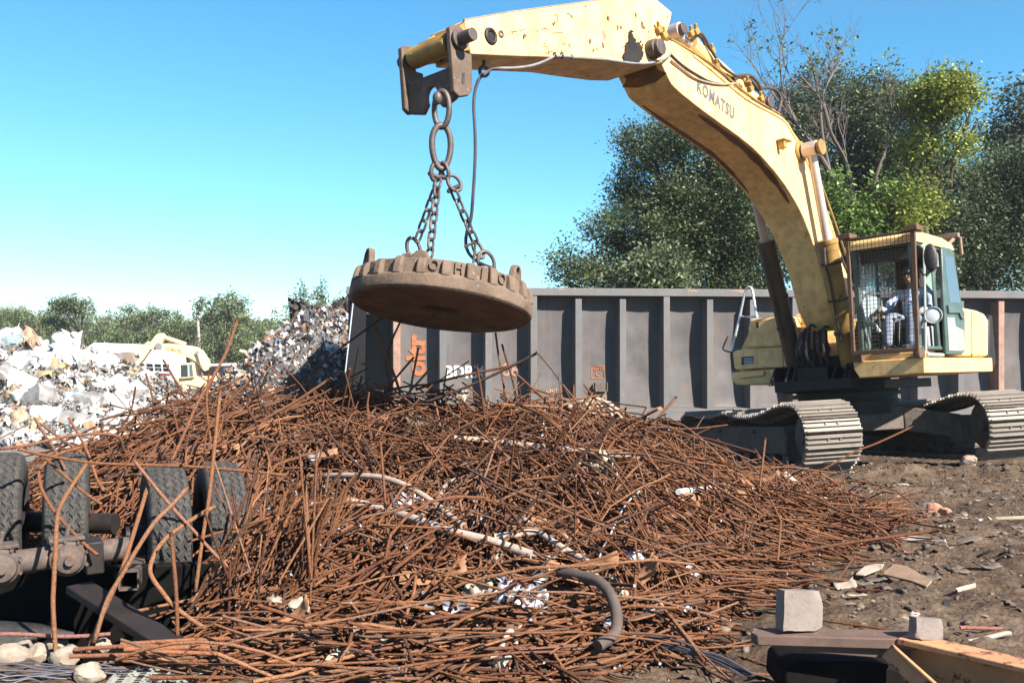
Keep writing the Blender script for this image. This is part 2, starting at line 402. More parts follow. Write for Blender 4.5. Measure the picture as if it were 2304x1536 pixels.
# dirt: grey-brown, churned, with paler dust and darker damp patches
def dirt_mat():
    m, n, l, p = mat_new('churned_dirt')
    co = n.new('ShaderNodeTexCoord')
    a = N(n, 'ShaderNodeTexNoise', Scale=.55, Detail=9.0, Roughness=.62); l.new(co.outputs['Object'], a.inputs['Vector'])
    b = N(n, 'ShaderNodeTexNoise', Scale=9.0, Detail=8.0, Roughness=.72); l.new(co.outputs['Object'], b.inputs['Vector'])
    v = N(n, 'ShaderNodeTexVoronoi', Scale=26.0); l.new(co.outputs['Object'], v.inputs['Vector'])
    c1 = ramp(n, l, a.outputs[0], [(.32, (.048, .031, .020)), (.55, (.098, .067, .044)), (.72, (.155, .113, .080))])
    c2 = ramp(n, l, b.outputs[0], [(.33, (.40, .38, .37)), (.52, (1, 1, 1)), (.7, (1.45, 1.4, 1.35))])
    c = mix(n, l, 1.0, c1, c2, 'MULTIPLY')
    h = N(n, 'ShaderNodeAttribute', attribute_name='Col')
    c = mix(n, l, h.outputs['Color'], c, (.070, .028, .014))        # rust scale shed by the bars, darkened for the shade in their gaps
    l.new(c, p.inputs['Base Color']); p.inputs['Roughness'].default_value = .95; p.inputs['Specular IOR Level'].default_value = .15
    b1 = N(n, 'ShaderNodeBump', Strength=.8, Distance=.05); l.new(b.outputs[0], b1.inputs['Height'])
    b2 = N(n, 'ShaderNodeBump', Strength=.5, Distance=.02); l.new(v.outputs['Distance'], b2.inputs['Height']); l.new(b1.outputs[0], b2.inputs['Normal'])
    l.new(b2.outputs[0], p.inputs['Normal'])
    return m
M['dirt'] = dirt_mat()

# ================================================================ ground
def make_ground():
    def axis(a, b, step, lo, hi, n=26):
        core = np.arange(a, b, step)
        g = np.geomspace(step, hi - b, n); h = np.geomspace(step, a - lo, n)
        return np.concatenate([(a - h)[::-1], core, b + g])
    xs = axis(-6.5, 9.5, .05, -900, 900); ys = axis(3.2, 20, .055, -60, 1500)
    X, Y = np.meshgrid(xs, ys); Z = ground_z(X, Y)
    V = np.stack([X, Y, Z], -1).reshape(-1, 3); nx, ny = len(xs), len(ys)
    i = np.arange(ny - 1)[:, None] * nx + np.arange(nx - 1)[None]
    F = np.stack([i, i + 1, i + nx + 1, i + nx], -1).reshape(-1, 4)
    h = np.clip(sstep(.02, .30, heap_h(X, Y) + .12 * fbm(X * 2, Y * 2, 40, 3)), 0, 1).reshape(-1, 1) * .85
    o = np_mesh('ground', V, F, M['dirt'], cols=np.repeat(h, 3, 1), smooth=True)
    tag(o, kind='structure')
make_ground()

# ================================================================ crawler excavator with lifting magnet
XC = np.array([5.22, 15.65, -0.11])
_n = unit((-0.055, 0.0646, 1.0)); _a = R_(42.2)
_F = np.array([-math.sin(_a), -math.cos(_a), 0]); _F = unit(_F - _n * _F.dot(_n)); _L = np.cross(_n, _F)
XR = np.stack([_F, _L, _n], 1)
def U(px, py, axis, val):            # pixel ray met with a plane of the machine's own frame (0 forward, 1 left, 2 up)
    o = XR.T @ (np.array((0, 0, CAMH)) - XC); d = XR.T @ np.array(((px - CX) / FPX, 1, (HY - py) / FPX))
    return o + d * ((val - o[axis]) / d[axis])
def UW(p): return XC + XR @ np.asarray(p, float)

def make_excavator():
    root = empty('crawler_excavator', label='big yellow crawler excavator in the foreground with chipped boom, caged cab and long shadowed tracks', cat='excavator')
    mw = Matrix([[*XR[0], XC[0]], [*XR[1], XC[1]], [*XR[2], XC[2]], [0, 0, 0, 1]])
    root.matrix_world = mw
    yel, dirty, grime = M['yellow'], M['yellow_dirty'], M['grime']
    # ---- undercarriage
    ta = R_(54.7); Td = np.array((math.cos(ta), math.sin(ta), 0)); Ad = np.array((-math.sin(ta), math.cos(ta), 0)); Zd = np.array((0, 0, 1.0))
    def loop_path():
        P = []
        for t in np.linspace(-90, 90, 9): P.append((1.72 + .43 * math.cos(R_(t)), .46 + .43 * math.sin(R_(t))))
        P += [(1.35, .87), (.95, .79), (.5, .735), (.05, .745), (-.4, .80), (-.8, .76), (-1.3, .745), (-1.65, .79)]
        for t in np.linspace(90, 270, 9): P.append((-1.9 + .38 * math.cos(R_(t)), .41 + .38 * math.sin(R_(t))))
        P += [(-1.2, .02), (-.4, .02), (.4, .02), (1.1, .02)]
        P = np.array(P); P = np.vstack([P, P[:1]])
        P = smooth_path(P, 5); s = np.r_[0, np.cumsum(np.linalg.norm(np.diff(P, axis=0), axis=1))]
        k = 48; q = np.linspace(0, s[-1], k, endpoint=False)
        return np.stack([np.interp(q, s, P[:, 0]), np.interp(q, s, P[:, 1])], 1)
    path = loop_path(); k = len(path)
    for side in (-1, 1):
        O = Ad * 1.40 * side
        def W_(x, y, z): return O + Td * x + Ad * y + Zd * z
        sh = MB(); ch = MB()
        for i in range(k):
            a, b = path[i - 1], path[(i + 1) % k]; tg = unit(b - a)
            tv = Td * tg[0] + Zd * tg[1]; ov = Td * tg[1] - Zd * tg[0]
            R = np.stack([tv, Ad, ov], 1); c = W_(path[i][0], 0, path[i][1])
            sh.box(c, (.183, .84, .026), R)
            for off, hgt in ((-.075, .052), (-.005, .036), (.062, .036)):
                sh.box(c + tv * off + ov * (.010 + hgt / 2), (.021, .84, hgt), R, taper=.97)
            for y in (-.09, .09):
                sh.box(c + Ad * y + tv * .03 + ov * .02, (.03, .03, .022), R)
                ch.box(c + Ad * y - ov * .055, (.19, .05, .085), R)
        t = sh.build('track', M['track'], root, bevel=.004, seg=1)
        ch.build('track_chain', M['muddy'], t)
        fr = MB()
        prof = [(-1.55, .2), (-1.62, .45), (-1.5, .6), (1.2, .6), (1.3, .45), (1.25, .2)]
        fr.prism([W_(x, -.24, z) for x, z in prof], Ad * .48)
        for x in (-1.0, .25): fr.box(W_(x, -.26, .53), (.22, .06, .05), np.stack([Td, Ad, Zd], 1))
        fr.build('track_frame', M['muddy'], t, bevel=.015)
        wf = MB(); wf.lathe([(.05, -.17), (.30, -.17), (.36, -.12), (.37, -.1), (.37, .1), (.36, .12), (.30, .17), (.05, .17)], W_(1.72, 0, .46), Ad, 28)
        wf.cyl(W_(1.72, -.25, .46), W_(1.72, .25, .46), .09); wf.build('idler_wheel', M['muddy'], t, bevel=.006)
        ws = MB(); ws.lathe([(.05, -.22), (.26, -.22), (.32, -.12), (.33, .12), (.26, .22), (.05, .22)], W_(-1.9, 0, .41), Ad, 28); ws.build('drive_sprocket', M['muddy'], t)
        for x in np.linspace(-1.35, 1.15, 7):
            ro = MB(); ro.lathe([(.04, -.2), (.10, -.2), (.10, -.12), (.08, -.1), (.08, .1), (.10, .12), (.10, .2), (.04, .2)], W_(x, 0, .15), Ad, 16); ro.build('roller', M['muddy'], t)
    cb = MB()
    cb.box((0, 0, .62), (1.5, 1.5, .36), np.stack([Td, Ad, Zd], 1))
    for sx in (-.75, .75):
        for sy in (-1, 1):
            a = Td * sx * .7 + Ad * sy * .6 + Zd * .62; b = Td * sx * 1.25 + Ad * sy * 1.3 + Zd * .45
            w = Td * .24; cb.prism([a - w + Zd * .17, a + w + Zd * .17, a + w - Zd * .2, a - w - Zd * .2], b - a)
    cb.build('carbody', M['muddy'], root, bevel=.02)
    sl = MB(); sl.lathe([(.2, .70), (.70, .70), (.70, .84), (.78, .84), (.78, .90), (.74, .91), (.74, .97), (.84, .97), (.84, 1.03), (.76, 1.04), (.76, 1.07), (.2, 1.07)], (0.05, .15, 0), (0, 0, 1), 40); sl.build('slew_ring', grime, root)

    # ---- upper body
    deck = MB(); deck.box((-.15, .25, 1.13), (1.9, 1.6, .14)); deck.box((.6, .12, 1.17), (1.2, 1.2, .16)); deck.box((.35, -.05, 1.35), (.5, .5, .3))
    for l in (-.30, .52): deck.prism([(1.05, l, 1.2), (.25, l, 2.25), (-.1, l, 2.25), (-.7, l, 1.2)], (0, .05, 0))      # boom foot brackets
    for l in (-.62, -.38, .38, .62): deck.prism([(1.1, l - .02, 1.2), (.85, l - .02, 1.48), (.45, l - .02, 1.48), (.1, l - .02, 1.2)], (0, .04, 0))
    deck.build('main_deck', grime, root, bevel=.012)
    def front(pts, f): return [U(x, y, 0, f) for x, y in pts]
    bum = MB(); bum.prism(front([(1643, 838), (1712, 832), (1788, 826), (1793, 861), (1740, 866), (1657, 867), (1645, 857)], .34), (-1.6, 0, 0))
    bum = bum.build('side_bumper', yel, root, bevel=.035, seg=3)
    stp = MB(); stp.prism([U(x, y, 0, .34) for x, y in ((1660, 839), (1722, 833), (1722, 845), (1668, 851))], (.06, 0, 0)); stp.build('step_ledge', yel, bum, bevel=.012)
    hb = MB(); hb.prism(front([(1648, 793), (1653, 788), (1773, 779), (1783, 825), (1655, 832), (1651, 826)], .30), (-1.5, 0, 0))
    hb = hb.build('side_box', yel, root, bevel=.03, seg=3)
    v = MB(); v.prism(front([(1668, 803), (1694, 801), (1694, 819), (1668, 821)], .315), (-.05, 0, 0)); v.build('vent_opening', M['black'], hb, bevel=.006)
    for q in range(3):
        y = 806 + q * 5.4
        s = MB(); s.prism(front([(1674, y), (1693.5, y - .8), (1693.5, y + 2.4), (1674, y + 3.2)], .324), (-.02, 0, 0)); s.build('vent_slat', M['bus_grey'], hb)
    sm = MB(); sm.prism(front([(1759, 781), (1760, 781), (1763, 826), (1762, 826)], .307), (-.01, 0, 0)); sm.build('door_seam', M['black'], hb)
    tk = MB(); tk.prism(front([(1681, 782), (1683, 735), (1686, 721), (1694, 716.5), (1780, 711), (1786, 779)], .12), (-1.3, 0, 0))
    tk = tk.build('fuel_tank', yel, root, bevel=.04, seg=3)
    kh = MB(); kh.prism(front([(1701, 725), (1706.5, 724.5), (1706.5, 737), (1701, 737.5)], .132), (-.03, 0, 0)); kh.build('tank_handle', M['black'], tk)
    co = MB(); co.prism(front([(1664, 790), (1690, 735), (1800, 735), (1800, 850), (1664, 850)], .02), (-1.2, 0, 0)); co.build('side_body', yel, root, bevel=.03)
    hb2 = MB(); hb2.prism(front([(1786, 712), (1790, 707), (1826, 705), (1829, 760), (1788, 764)], -.2), (-.9, 0, 0)); hb2.build('valve_cover', yel, root, bevel=.05, seg=3)
    sk = MB(); sk.prism(front([(1919, 816), (1922, 813), (2080, 804), (2081, 839), (1934, 850), (1922, 832)], 1.44), (-2.9, 0, 0)); sk = sk.build('cab_skirt', yel, root, bevel=.03, seg=3)
    hood = MB(); hood.prism([U(x, y, 1, 1.80) for x, y in ((2160, 801), (2168, 691), (2198, 697), (2215, 704), (2225, 720), (2224, 803))], (0, -2.6, 0))
    hood = hood.build('engine_hood', yel, root, bevel=.05, seg=3)
    g = MB(); g.prism([U(x, y, 1, 1.806) for x, y in ((2186.5, 700), (2187.3, 700), (2188, 801), (2187, 801))], (0, -.01, 0)); g.build('panel_seam', M['black'], hood)
    cw = MB(); cw.prism([U(x, y, 1, 1.78) for x, y in ((2226, 716), (2234, 705), (2243, 820), (2237, 835), (2226, 835))], (0, -2.55, 0)); cw.build('counterweight', M['grime'], root, bevel=.05, seg=3)

    # ---- swing machinery, pipes between boom foot and deck
    mc = MB()
    mc.cyl((.55, -.12, 1.22), (.55, -.12, 1.72), .17); mc.cyl((.55, .22, 1.22), (.55, .22, 1.6), .15); mc.box((.78, .02, 1.33), (.3, .5, .22))
    for q in range(5): mc.cyl((.82, -.2 + q * .1, 1.3), (.70, -.18 + q * .09, 2.0), .024)
    mc.build('swing_motor', grime, root, bevel=.01)
    for q in range(5):
        l0 = -.24 + q * .11 + .03 * math.sin(q * 5)
        h = MB(); h.tube(smooth_path([(.70, l0, 1.40), (.98 + .05 * (q % 3), l0 + .05, 1.65 + .08 * (q % 2)), (.80, l0 * .8, 1.95 + .06 * (q % 3)), (.50, l0 * .8, 2.05)]), .020, 8); h.build('hydraulic_hose', M['hose'], root)

    # ---- boom
    top = [(1497, 98), (1508, 91), (1560, 128), (1601, 160), (1679, 225), (1760, 270), (1783, 303), (1798, 328), (1822, 382), (1846, 445), (1868, 505), (1890, 579), (1909, 625), (1926, 690)]
    bot = [(1920, 735), (1893, 742), (1868, 690), (1852, 625), (1837, 570), (1822, 524), (1800, 472), (1767, 417), (1728, 368), (1685, 325), (1620, 277), (1571, 241), (1519, 198), (1505, 176), (1488, 140)]
    tp = smooth_path([U(x, y, 1, .35) for x, y in top[1:]], 3); bp = smooth_path([U(x, y, 1, .35) for x, y in bot[2:]], 3)
    outl = [U(*top[0], 1, .35)] + list(tp) + [U(*bot[0], 1, .35), U(*bot[1], 1, .35)] + list(bp)
    far_ = [np.array((p[0], -.30 + .13 * float(1 - sstep(2.6, 4.4, p[2])), p[2])) for p in outl]; n_ = len(outl)
    bm_ = MB(); bm_.add(list(outl) + far_, [tuple(range(n_))[::-1], tuple(range(n_, 2 * n_))] + [(i, (i + 1) % n_, n_ + (i + 1) % n_, n_ + i) for i in range(n_)])
    boom = bm_.build('boom', M['yellow'], root, bevel=.012, angle=30)
    # weld flanges running along the top edges
    fl = MB()
    for l in (.355, -.29): fl.tube([(p[0], l, p[2] + .012) for p in tp[3:-6]], .018, 6)
    fl.build('edge_flange', M['yellow'], boom)
    O = U(1611, 226, 1, .3535); a = U(1568, 199, 1, .3535); b = U(1657, 268, 1, .3535)
    X = unit(b - a); Yv = np.cross((0, 1, 0), X) * 1.0
    if Yv[2] < 0: Yv = -Yv
    lettering('lettering', 'KOMATSU', .225, O, X, Yv, M['letter_grey'], boom, bold=.008, sx=.80, spacing=1.16)
    bp_ = U(1800, 342, 1, .35)
    bb = MB(); bb.cyl((bp_[0], -.62, bp_[2]), (bp_[0], .66, bp_[2]), .085); bb.lathe([(.05, .66), (.115, .66), (.115, .70), (.05, .70)], (bp_[0], 0, bp_[2]), (0, 1, 0), 22)
    bb.lathe([(.05, .352), (.17, .352), (.15, .39), (.05, .39)], (bp_[0], 0, bp_[2]), (0, 1, 0), 22)
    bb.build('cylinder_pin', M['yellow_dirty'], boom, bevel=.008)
    lb = U(1764, 317, 1, .42); lm = MB(); lm.box(lb, (.22, .14, .03)); lm.box(lb + np.array((.06, .0, -.07)), (.08, .1, .1)); lm.build('lamp_bracket', M['yellow_dirty'], boom, bevel=.008)
    # oil streaks on the underside: thin grease films that follow the curve
    def film(a0, a1, l0, l1):
        seg = bp[::-1][a0:a1] if False else bp[a0:a1]
        n_ = len(seg); V = []; 
        for i, p in enumerate(seg):
            nx = seg[min(i + 1, n_ - 1)] - seg[max(i - 1, 0)]; nrm = unit(np.cross(nx, (0, 1, 0))); 
            if nrm[2] > 0: nrm = -nrm
            w = math.sin(math.pi * (i + .3) / n_) ** .6; mid = (l0 + l1) / 2; hw = (l1 - l0) / 2 * w * (1 + .25 * math.sin(i * 2.3))
            for l in (mid - hw, mid + hw): V.append(np.array((p[0], l, p[2])) + nrm * .0035)
        mb = MB(); mb.add(V, [(2 * i, 2 * i + 1, 2 * i + 3, 2 * i + 2) for i in range(n_ - 1)]); return mb
    film(13, 27, .19, .305).build('grease_streak', M['grime_film'], boom); film(15, 30, -.27, -.19).build('grease_streak', M['grime_film'], boom)
    film(33, len(bp), -.285, .34).build('oil_stain', M['oil_stain'], boom)

    # ---- arm
    aw = [((1046, 46), .25), ((1149, 28), .27), ((1269, 12), .29), ((1389, -4), .32), ((1445, -10), .34), ((1478, 0), .36), ((1512, 28), .36), ((1509, 45), .36), ((1500, 75), .36), ((1496, 120), .37), ((1478, 146), .37), ((1434, 145), .36), ((1359, 138), .33), ((1284, 130), .30), ((1149, 126), .27), ((1060, 122), .25)]
    Lf = [U(x, y, 1, w) for (x, y), w in aw]; Rt = [np.array((p[0], -p[1], p[2])) for p in Lf]; n_ = len(Lf)
    am = MB(); am.add(Lf + Rt, [tuple(range(n_))[::-1], tuple(range(n_, 2 * n_))] + [(i, (i + 1) % n_, n_ + (i + 1) % n_, n_ + i) for i in range(n_)])
    arm = am.build('arm', M['yellow_worn'], root, bevel=.012)
    tipc = U(1018, 96, 1, .28); tipc[1] = 0
    e = U(1052, 84, 1, .25); nz = MB()
    d = unit(np.array((tipc[0] - e[0], 0, tipc[2] - e[2]))); up = np.array((-d[2], 0, d[0])); up = up if up[2] > 0 else -up
    A0 = np.array((e[0], 0, e[2])) - d * .12
    for l in (-.235, .175): nz.prism([A0 + up * .16, tipc + up * .10 + d * .02, tipc + d * .11, tipc - up * .10, A0 - up * .16], (0, 0, 0)) if False else nz.prism([p + np.array((0, l, 0)) for p in (A0 + up * .15, tipc + up * .10 - d * .04, tipc + up * .05 + d * .10, tipc - up * .08 + d * .08, A0 - up * .14)], (0, .06, 0))
    nz.box((A0 + tipc) / 2 + up * .10 - d * .05, (np.linalg.norm(tipc - A0) * .9, .44, .03), np.stack([d, (0, 1, 0), up], 1))
    nz.cyl(tipc + np.array((0, -.27, 0)), tipc + np.array((0, .25, 0)), .105, n=24)
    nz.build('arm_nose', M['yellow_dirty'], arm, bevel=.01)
    h1 = U(1104, 82, 1, .262); rg = MB(); rg.ring(h1, (0, 1, 0), .068, .022, 24, 8); rg.lathe([(.0, .002), (.062, .002), (.062, .004), (.0, .004)], h1, (0, 1, 0), 20); rg.build('pin_hole_ring', M['grime'], arm)
    h2 = U(1127, 77, 1, .266); rg = MB(); rg.ring(h2, (0, 1, 0), .028, .014, 16, 6); rg.build('pin_hole_ring', M['hanger'], arm)
    pv = U(1465, 113, 1, .37); pb = MB(); pb.lathe([(.03, 0), (.118, 0), (.115, .10), (.10, .105), (.098, .155), (.03, .16)], (pv[0], .365, pv[2]), (0, 1, 0), 26)
    pb.cyl((pv[0], -.46, pv[2]), (pv[0], .36, pv[2]), .11); pb.build('elbow_pin', M['iron'], arm, bevel=.006)
    rp = np.random.default_rng(4); mud = MB(); mp = [(1421, 68), (1428, 85), (1440, 100), (1447, 128), (1438, 140), (1405, 138), (1402, 118), (1412, 100)]
    mp = [(x + rp.normal(0, 2.2), y + rp.normal(0, 2.2)) for (a, b) in zip(mp, mp[1:] + mp[:1]) for t in np.linspace(0, 1, 6)[:-1] for x, y in [(a[0] + (b[0] - a[0]) * t, a[1] + (b[1] - a[1]) * t)]]
    for q in range(26):
        x, y = rp.normal(1424, 16), rp.normal(108, 18); a = rp.uniform(.006, .016); c = U(x, y, 1, .3475 + (x - 1389) / 80 * .03)
        mud.prism([c + np.array((math.cos(t) * a * rp.uniform(.6, 1.3), 0, math.sin(t) * a * rp.uniform(.6, 1.6))) for t in np.linspace(0, 5.2, 6)], (0, .006, 0))
    mud.prism([U(x, y, 1, .3455 + (x - 1389) / 80 * .03) for x, y in mp], (0, .008, 0)); mud.build('grease_patch', M['grime'], arm)
    for (x, y) in ((1357, 100), (1390, 62), (1369, 40), (1444, 60), (1431, 34), (1458, 73), (1329, 94), (1336, 113), (1248, 52), (1180, 80)):
        c = U(x, y, 1, .285 + max(0, (x - 1149)) / 240 * .046 + .004)
        s = MB(); ang = rng.random() * 6
        pts = [c + np.array((math.cos(t + ang) * q * .55, 0, math.sin(t + ang) * q)) for t, q in zip(np.linspace(0, 5.4, 7), rng.uniform(.015, .045, 7))]
        s.prism(pts, (0, .004, 0)); s.build('paint_chip', M['chip'], arm)
    rub = MB(); rub.prism([U(x, y, 1, .318 + (x - 1350) / 80 * .02) for x, y in ((1352, 70), (1358, 68), (1383, 118), (1388, 124), (1372, 126), (1362, 104))], (0, .0035, 0)); rub.build('bare_patch', M['hanger_pale'], arm)

    rs = np.random.default_rng(31)
    for q in range(10):                                       # scrapes and gouges in the arm paint
        x0, y0 = rs.uniform(1150, 1300), rs.uniform(35, 118); pts = []
        for j in range(5): pts.append(U(x0, y0, 1, .252 + (x0 - 1050) / 340 * .068 + .002)); x0 += rs.normal(-5, 9); y0 += rs.normal(2, 9); y0 = min(max(y0, 30), 122)
        s = MB(); s.tube(smooth_path(pts[:4], 3), .003, 5); s.build('scrape', M['chip'], arm)
    ed = MB(); ed.tube([p + np.array((0, -.012, .004)) for p in Lf[0:5]], .012, 6); ed.build('bare_edge', M['hanger_pale'], arm)
    # ---- hanger bracket pinned to the arm tip
    hp = [(1012, 60), (1021, 55), (1035, 58), (1045, 70), (1046, 117), (1062, 123), (1064, 203), (1055, 215), (1034, 218), (1022, 205)]
    near = [U(x, y, 1, .36) for x, y in hp]; hg = MB(); hg.prism(near, (0, -.06, 0))
    hg.prism([p + np.array((0, -.74, 0)) for p in near], (0, .06, 0))
    wx = near[8][0]; f0 = (near[0][0] + near[5][0]) / 2 + .02; zt, zb = tipc[2] - .24, near[8][2] + .0
    def wpt(l, z): return (f0, l, z)
    hole = [(.085 * math.sin(t), .10 * math.cos(t)) for t in np.linspace(-2.2, 2.2, 13)]
    lc = .0
    web = [wpt(-.33, zt), wpt(.31, zt), wpt(.31, zb + .0), wpt(.14, zb - .05)] + [wpt(lc - x, zb + .09 + y) for x, y in hole] + [wpt(-.14, zb - .05), wpt(-.33, zb)]
    hg.prism(web, (.06, 0, 0)); 
    hanger = hg.build('hanger_bracket', M['hanger'], root, bevel=.012)
    sl_ = MB(); sl_.prism([U(x, y, 1, .3605) for x, y in ((1039, 165), (1045, 163), (1045, 188), (1039, 190))], (0, .004, 0)); sl_.build('slot', M['black'], hanger)
    pn = MB(); pn.cyl(tipc + np.array((0, -.45, 0)), tipc + np.array((0, .56, 0)), .062, n=22); pn.lathe([(.05, 0), (.10, 0), (.10, .03), (.05, .03)], tipc + np.array((0, .37, 0)), (0, 1, 0), 24); pn.build('hanger_pin', M['iron'], hanger, bevel=.006)

    # ---- cylinders
    def cyl2(name, a, b, frac, rr, rb, mat, clamp=True):
        a, b = np.asarray(a), np.asarray(b); m = a + (b - a) * frac; d = unit(b - a)
        s = MB(); s.tube([m, m + d * .06, m + d * .0601, m + d * .16, m + d * .1601, b - d * .1], [rb * 1.12, rb * 1.12, rb * 1.04, rb * 1.04, rb, rb], 20)
        s.cyl(b - d * .12, b, rb * .9, rb * .55)
        o = s.build(name, mat, root, bevel=0)
        r = MB(); r.cyl(a, m + d * .02, rr, n=16); r.lathe([(.04, -.10), (rr * 1.7, -.10), (rr * 1.7, .10), (.04, .10)], a, (0, 1, 0), 18); r.build('piston_rod', M['chrome'], o)
        return o, m, d
    for l in (.52, -.52):
        a = (bp_[0], l, bp_[2]); b = (.68, l, 1.34) if l > 0 else (.33, l, 1.38)
        fr = .40 if l > 0 else .36
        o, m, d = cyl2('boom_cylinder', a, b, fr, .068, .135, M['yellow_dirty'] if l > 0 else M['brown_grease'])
        w = unit(np.cross(d, (0, 1, 0))); w = w if w[0] > 0 else -w
        pp = MB(); pp.tube(smooth_path([m + w * .15 + d * .10, m + w * .21 + d * .35, m + w * .17 + d * .6, m + w * .175 + d * 1.5]), .018, 8)
        for q in (.35, .9, 1.4): pp.lathe([(.13, -.02), (.15, -.02), (.15, .02), (.13, .02)], m + d * q, d, 20)
        pp.build('oil_pipe', M['hose'], o)
    ra = U(1517, 72, 1, 0); ca = U(1548, 98, 1, 0); rb_ = U(1700, 236, 1, 0)
    cyl2('arm_cylinder', ra, rb_, .16, .06, .125, M['yellow'])
    ab = MB(); ab.cyl(ra + np.array((0, -.16, 0)), ra + np.array((0, .16, 0)), .075); ab.build('rod_end_pin', M['iron'], root, bevel=.006); ab = MB(); ab.cyl(rb_ + np.array((0, -.25, -.02)), rb_ + np.array((0, .25, -.02)), .09)
    for l in (-.2, .16): ab.prism([rb_ + np.array((.2, l, -.22)), rb_ + np.array((.05, l, .1)), rb_ + np.array((-.1, l, .08)), rb_ + np.array((-.3, l, -.35))], (0, .04, 0))
    ab.build('arm_cylinder_mount', M['iron'], root, bevel=.006)
    # ---- hoses on the boom
    def hose(pts, l, r, mat=M['hose'], nm='hydraulic_hose'):
        if np.isscalar(l): l = [l] * len(pts)
        h = MB(); h.tube(smooth_path([U(x, y, 1, w) for (x, y), w in zip(pts, l)], 5), r, 8); h.build(nm, mat, root)
    hose([(1560, 78), (1578, 84), (1592, 112), (1612, 140), (1632, 160), (1638, 178), (1652, 184), (1690, 190)], .10, .020)
    hose([(1568, 74), (1582, 80), (1598, 110), (1622, 146), (1650, 168), (1664, 172)], .16, .020)
    hose([(1650, 178), (1668, 170), (1690, 172), (1706, 188), (1716, 212), (1728, 236), (1738, 252)], .14, .026)
    hose([(1655, 184), (1680, 176), (1702, 196), (1716, 222), (1730, 246)], .05, .024)
    hose([(1700, 200), (1730, 198), (1748, 206), (1757, 225), (1752, 250), (1745, 262)], -.02, .026)
    hose([(1690, 226), (1702, 232), (1716, 246), (1736, 258), (1752, 268)], .2, .026)
    hose([(1510, 136), (1530, 152), (1560, 174), (1590, 185), (1625, 190), (1664, 187)], .372, .013, M['pipe_tan'], 'face_hose')
    hose([(1509, 122), (1535, 146), (1565, 166), (1600, 184), (1640, 191)], .368, .012, M['hose'], 'face_hose')
    hose([(1752, 262), (1775, 300), (1790, 318), (1822, 376), (1868, 498), (1892, 575), (1912, 628), (1925, 660)], .27, .020, M['hose'])
    hose([(1748, 262), (1780, 296), (1830, 372), (1878, 500), (1903, 575)], .10, .020, M['yellow_dirty'], 'boom_pipe')
    hose([(1508, 95), (1530, 107), (1600, 155), (1680, 221), (1755, 264)], .30, .016, M['yellow'], 'boom_pipe')
    hose([(1508, 88), (1540, 106), (1605, 148), (1684, 214), (1755, 258)], .22, .016, M['yellow_dirty'], 'boom_pipe')
    for (x, y, l) in ((1555, 76, .12), (1566, 72, .15), (1602, 116, .1), (1612, 150, .16), (1682, 188, .22), (1688, 200, .25), (1674, 182, .1), (1712, 222, .2), (1482, 68, .38), (1494, 80, .38)):
        s = MB(); c = U(x, y, 1, l); s.box(c, (.10, .07, .08), np.stack([unit((1, 0, -.6)), (0, 1, 0), unit((.6, 0, 1))], 1)); s.cyl(c, c + np.array((.05, .03, .09)), .022); s.build('hose_fitting', M['yellow_dirty'], root, bevel=.01)

    # ---- handrail and mirror arm at the tank side
    hr = MB()
    hr.tube([U(x, y, 0, .2) for x, y in ((1646, 790), (1655, 752), (1664, 715), (1677, 655), (1680, 648), (1685, 645.5), (1690, 647), (1693, 653), (1698, 685), (1703, 716))], .021, 10)
    hr.tube([U(x, y, 0, .2) for x, y in ((1664, 711), (1680, 713), (1706, 712))], .016, 8); hr.build('handrail', M['handrail'], root)
    mr = MB(); mr.tube([U(x, y, 0, .24) for x, y in ((1638, 756), (1631, 771), (1626, 784), (1629, 788), (1646, 793), (1644, 797), (1646, 815), (1652, 832))], .014, 8); mr.build('bent_mirror_arm', M['iron'], root)
    make_cab(root)
    return root

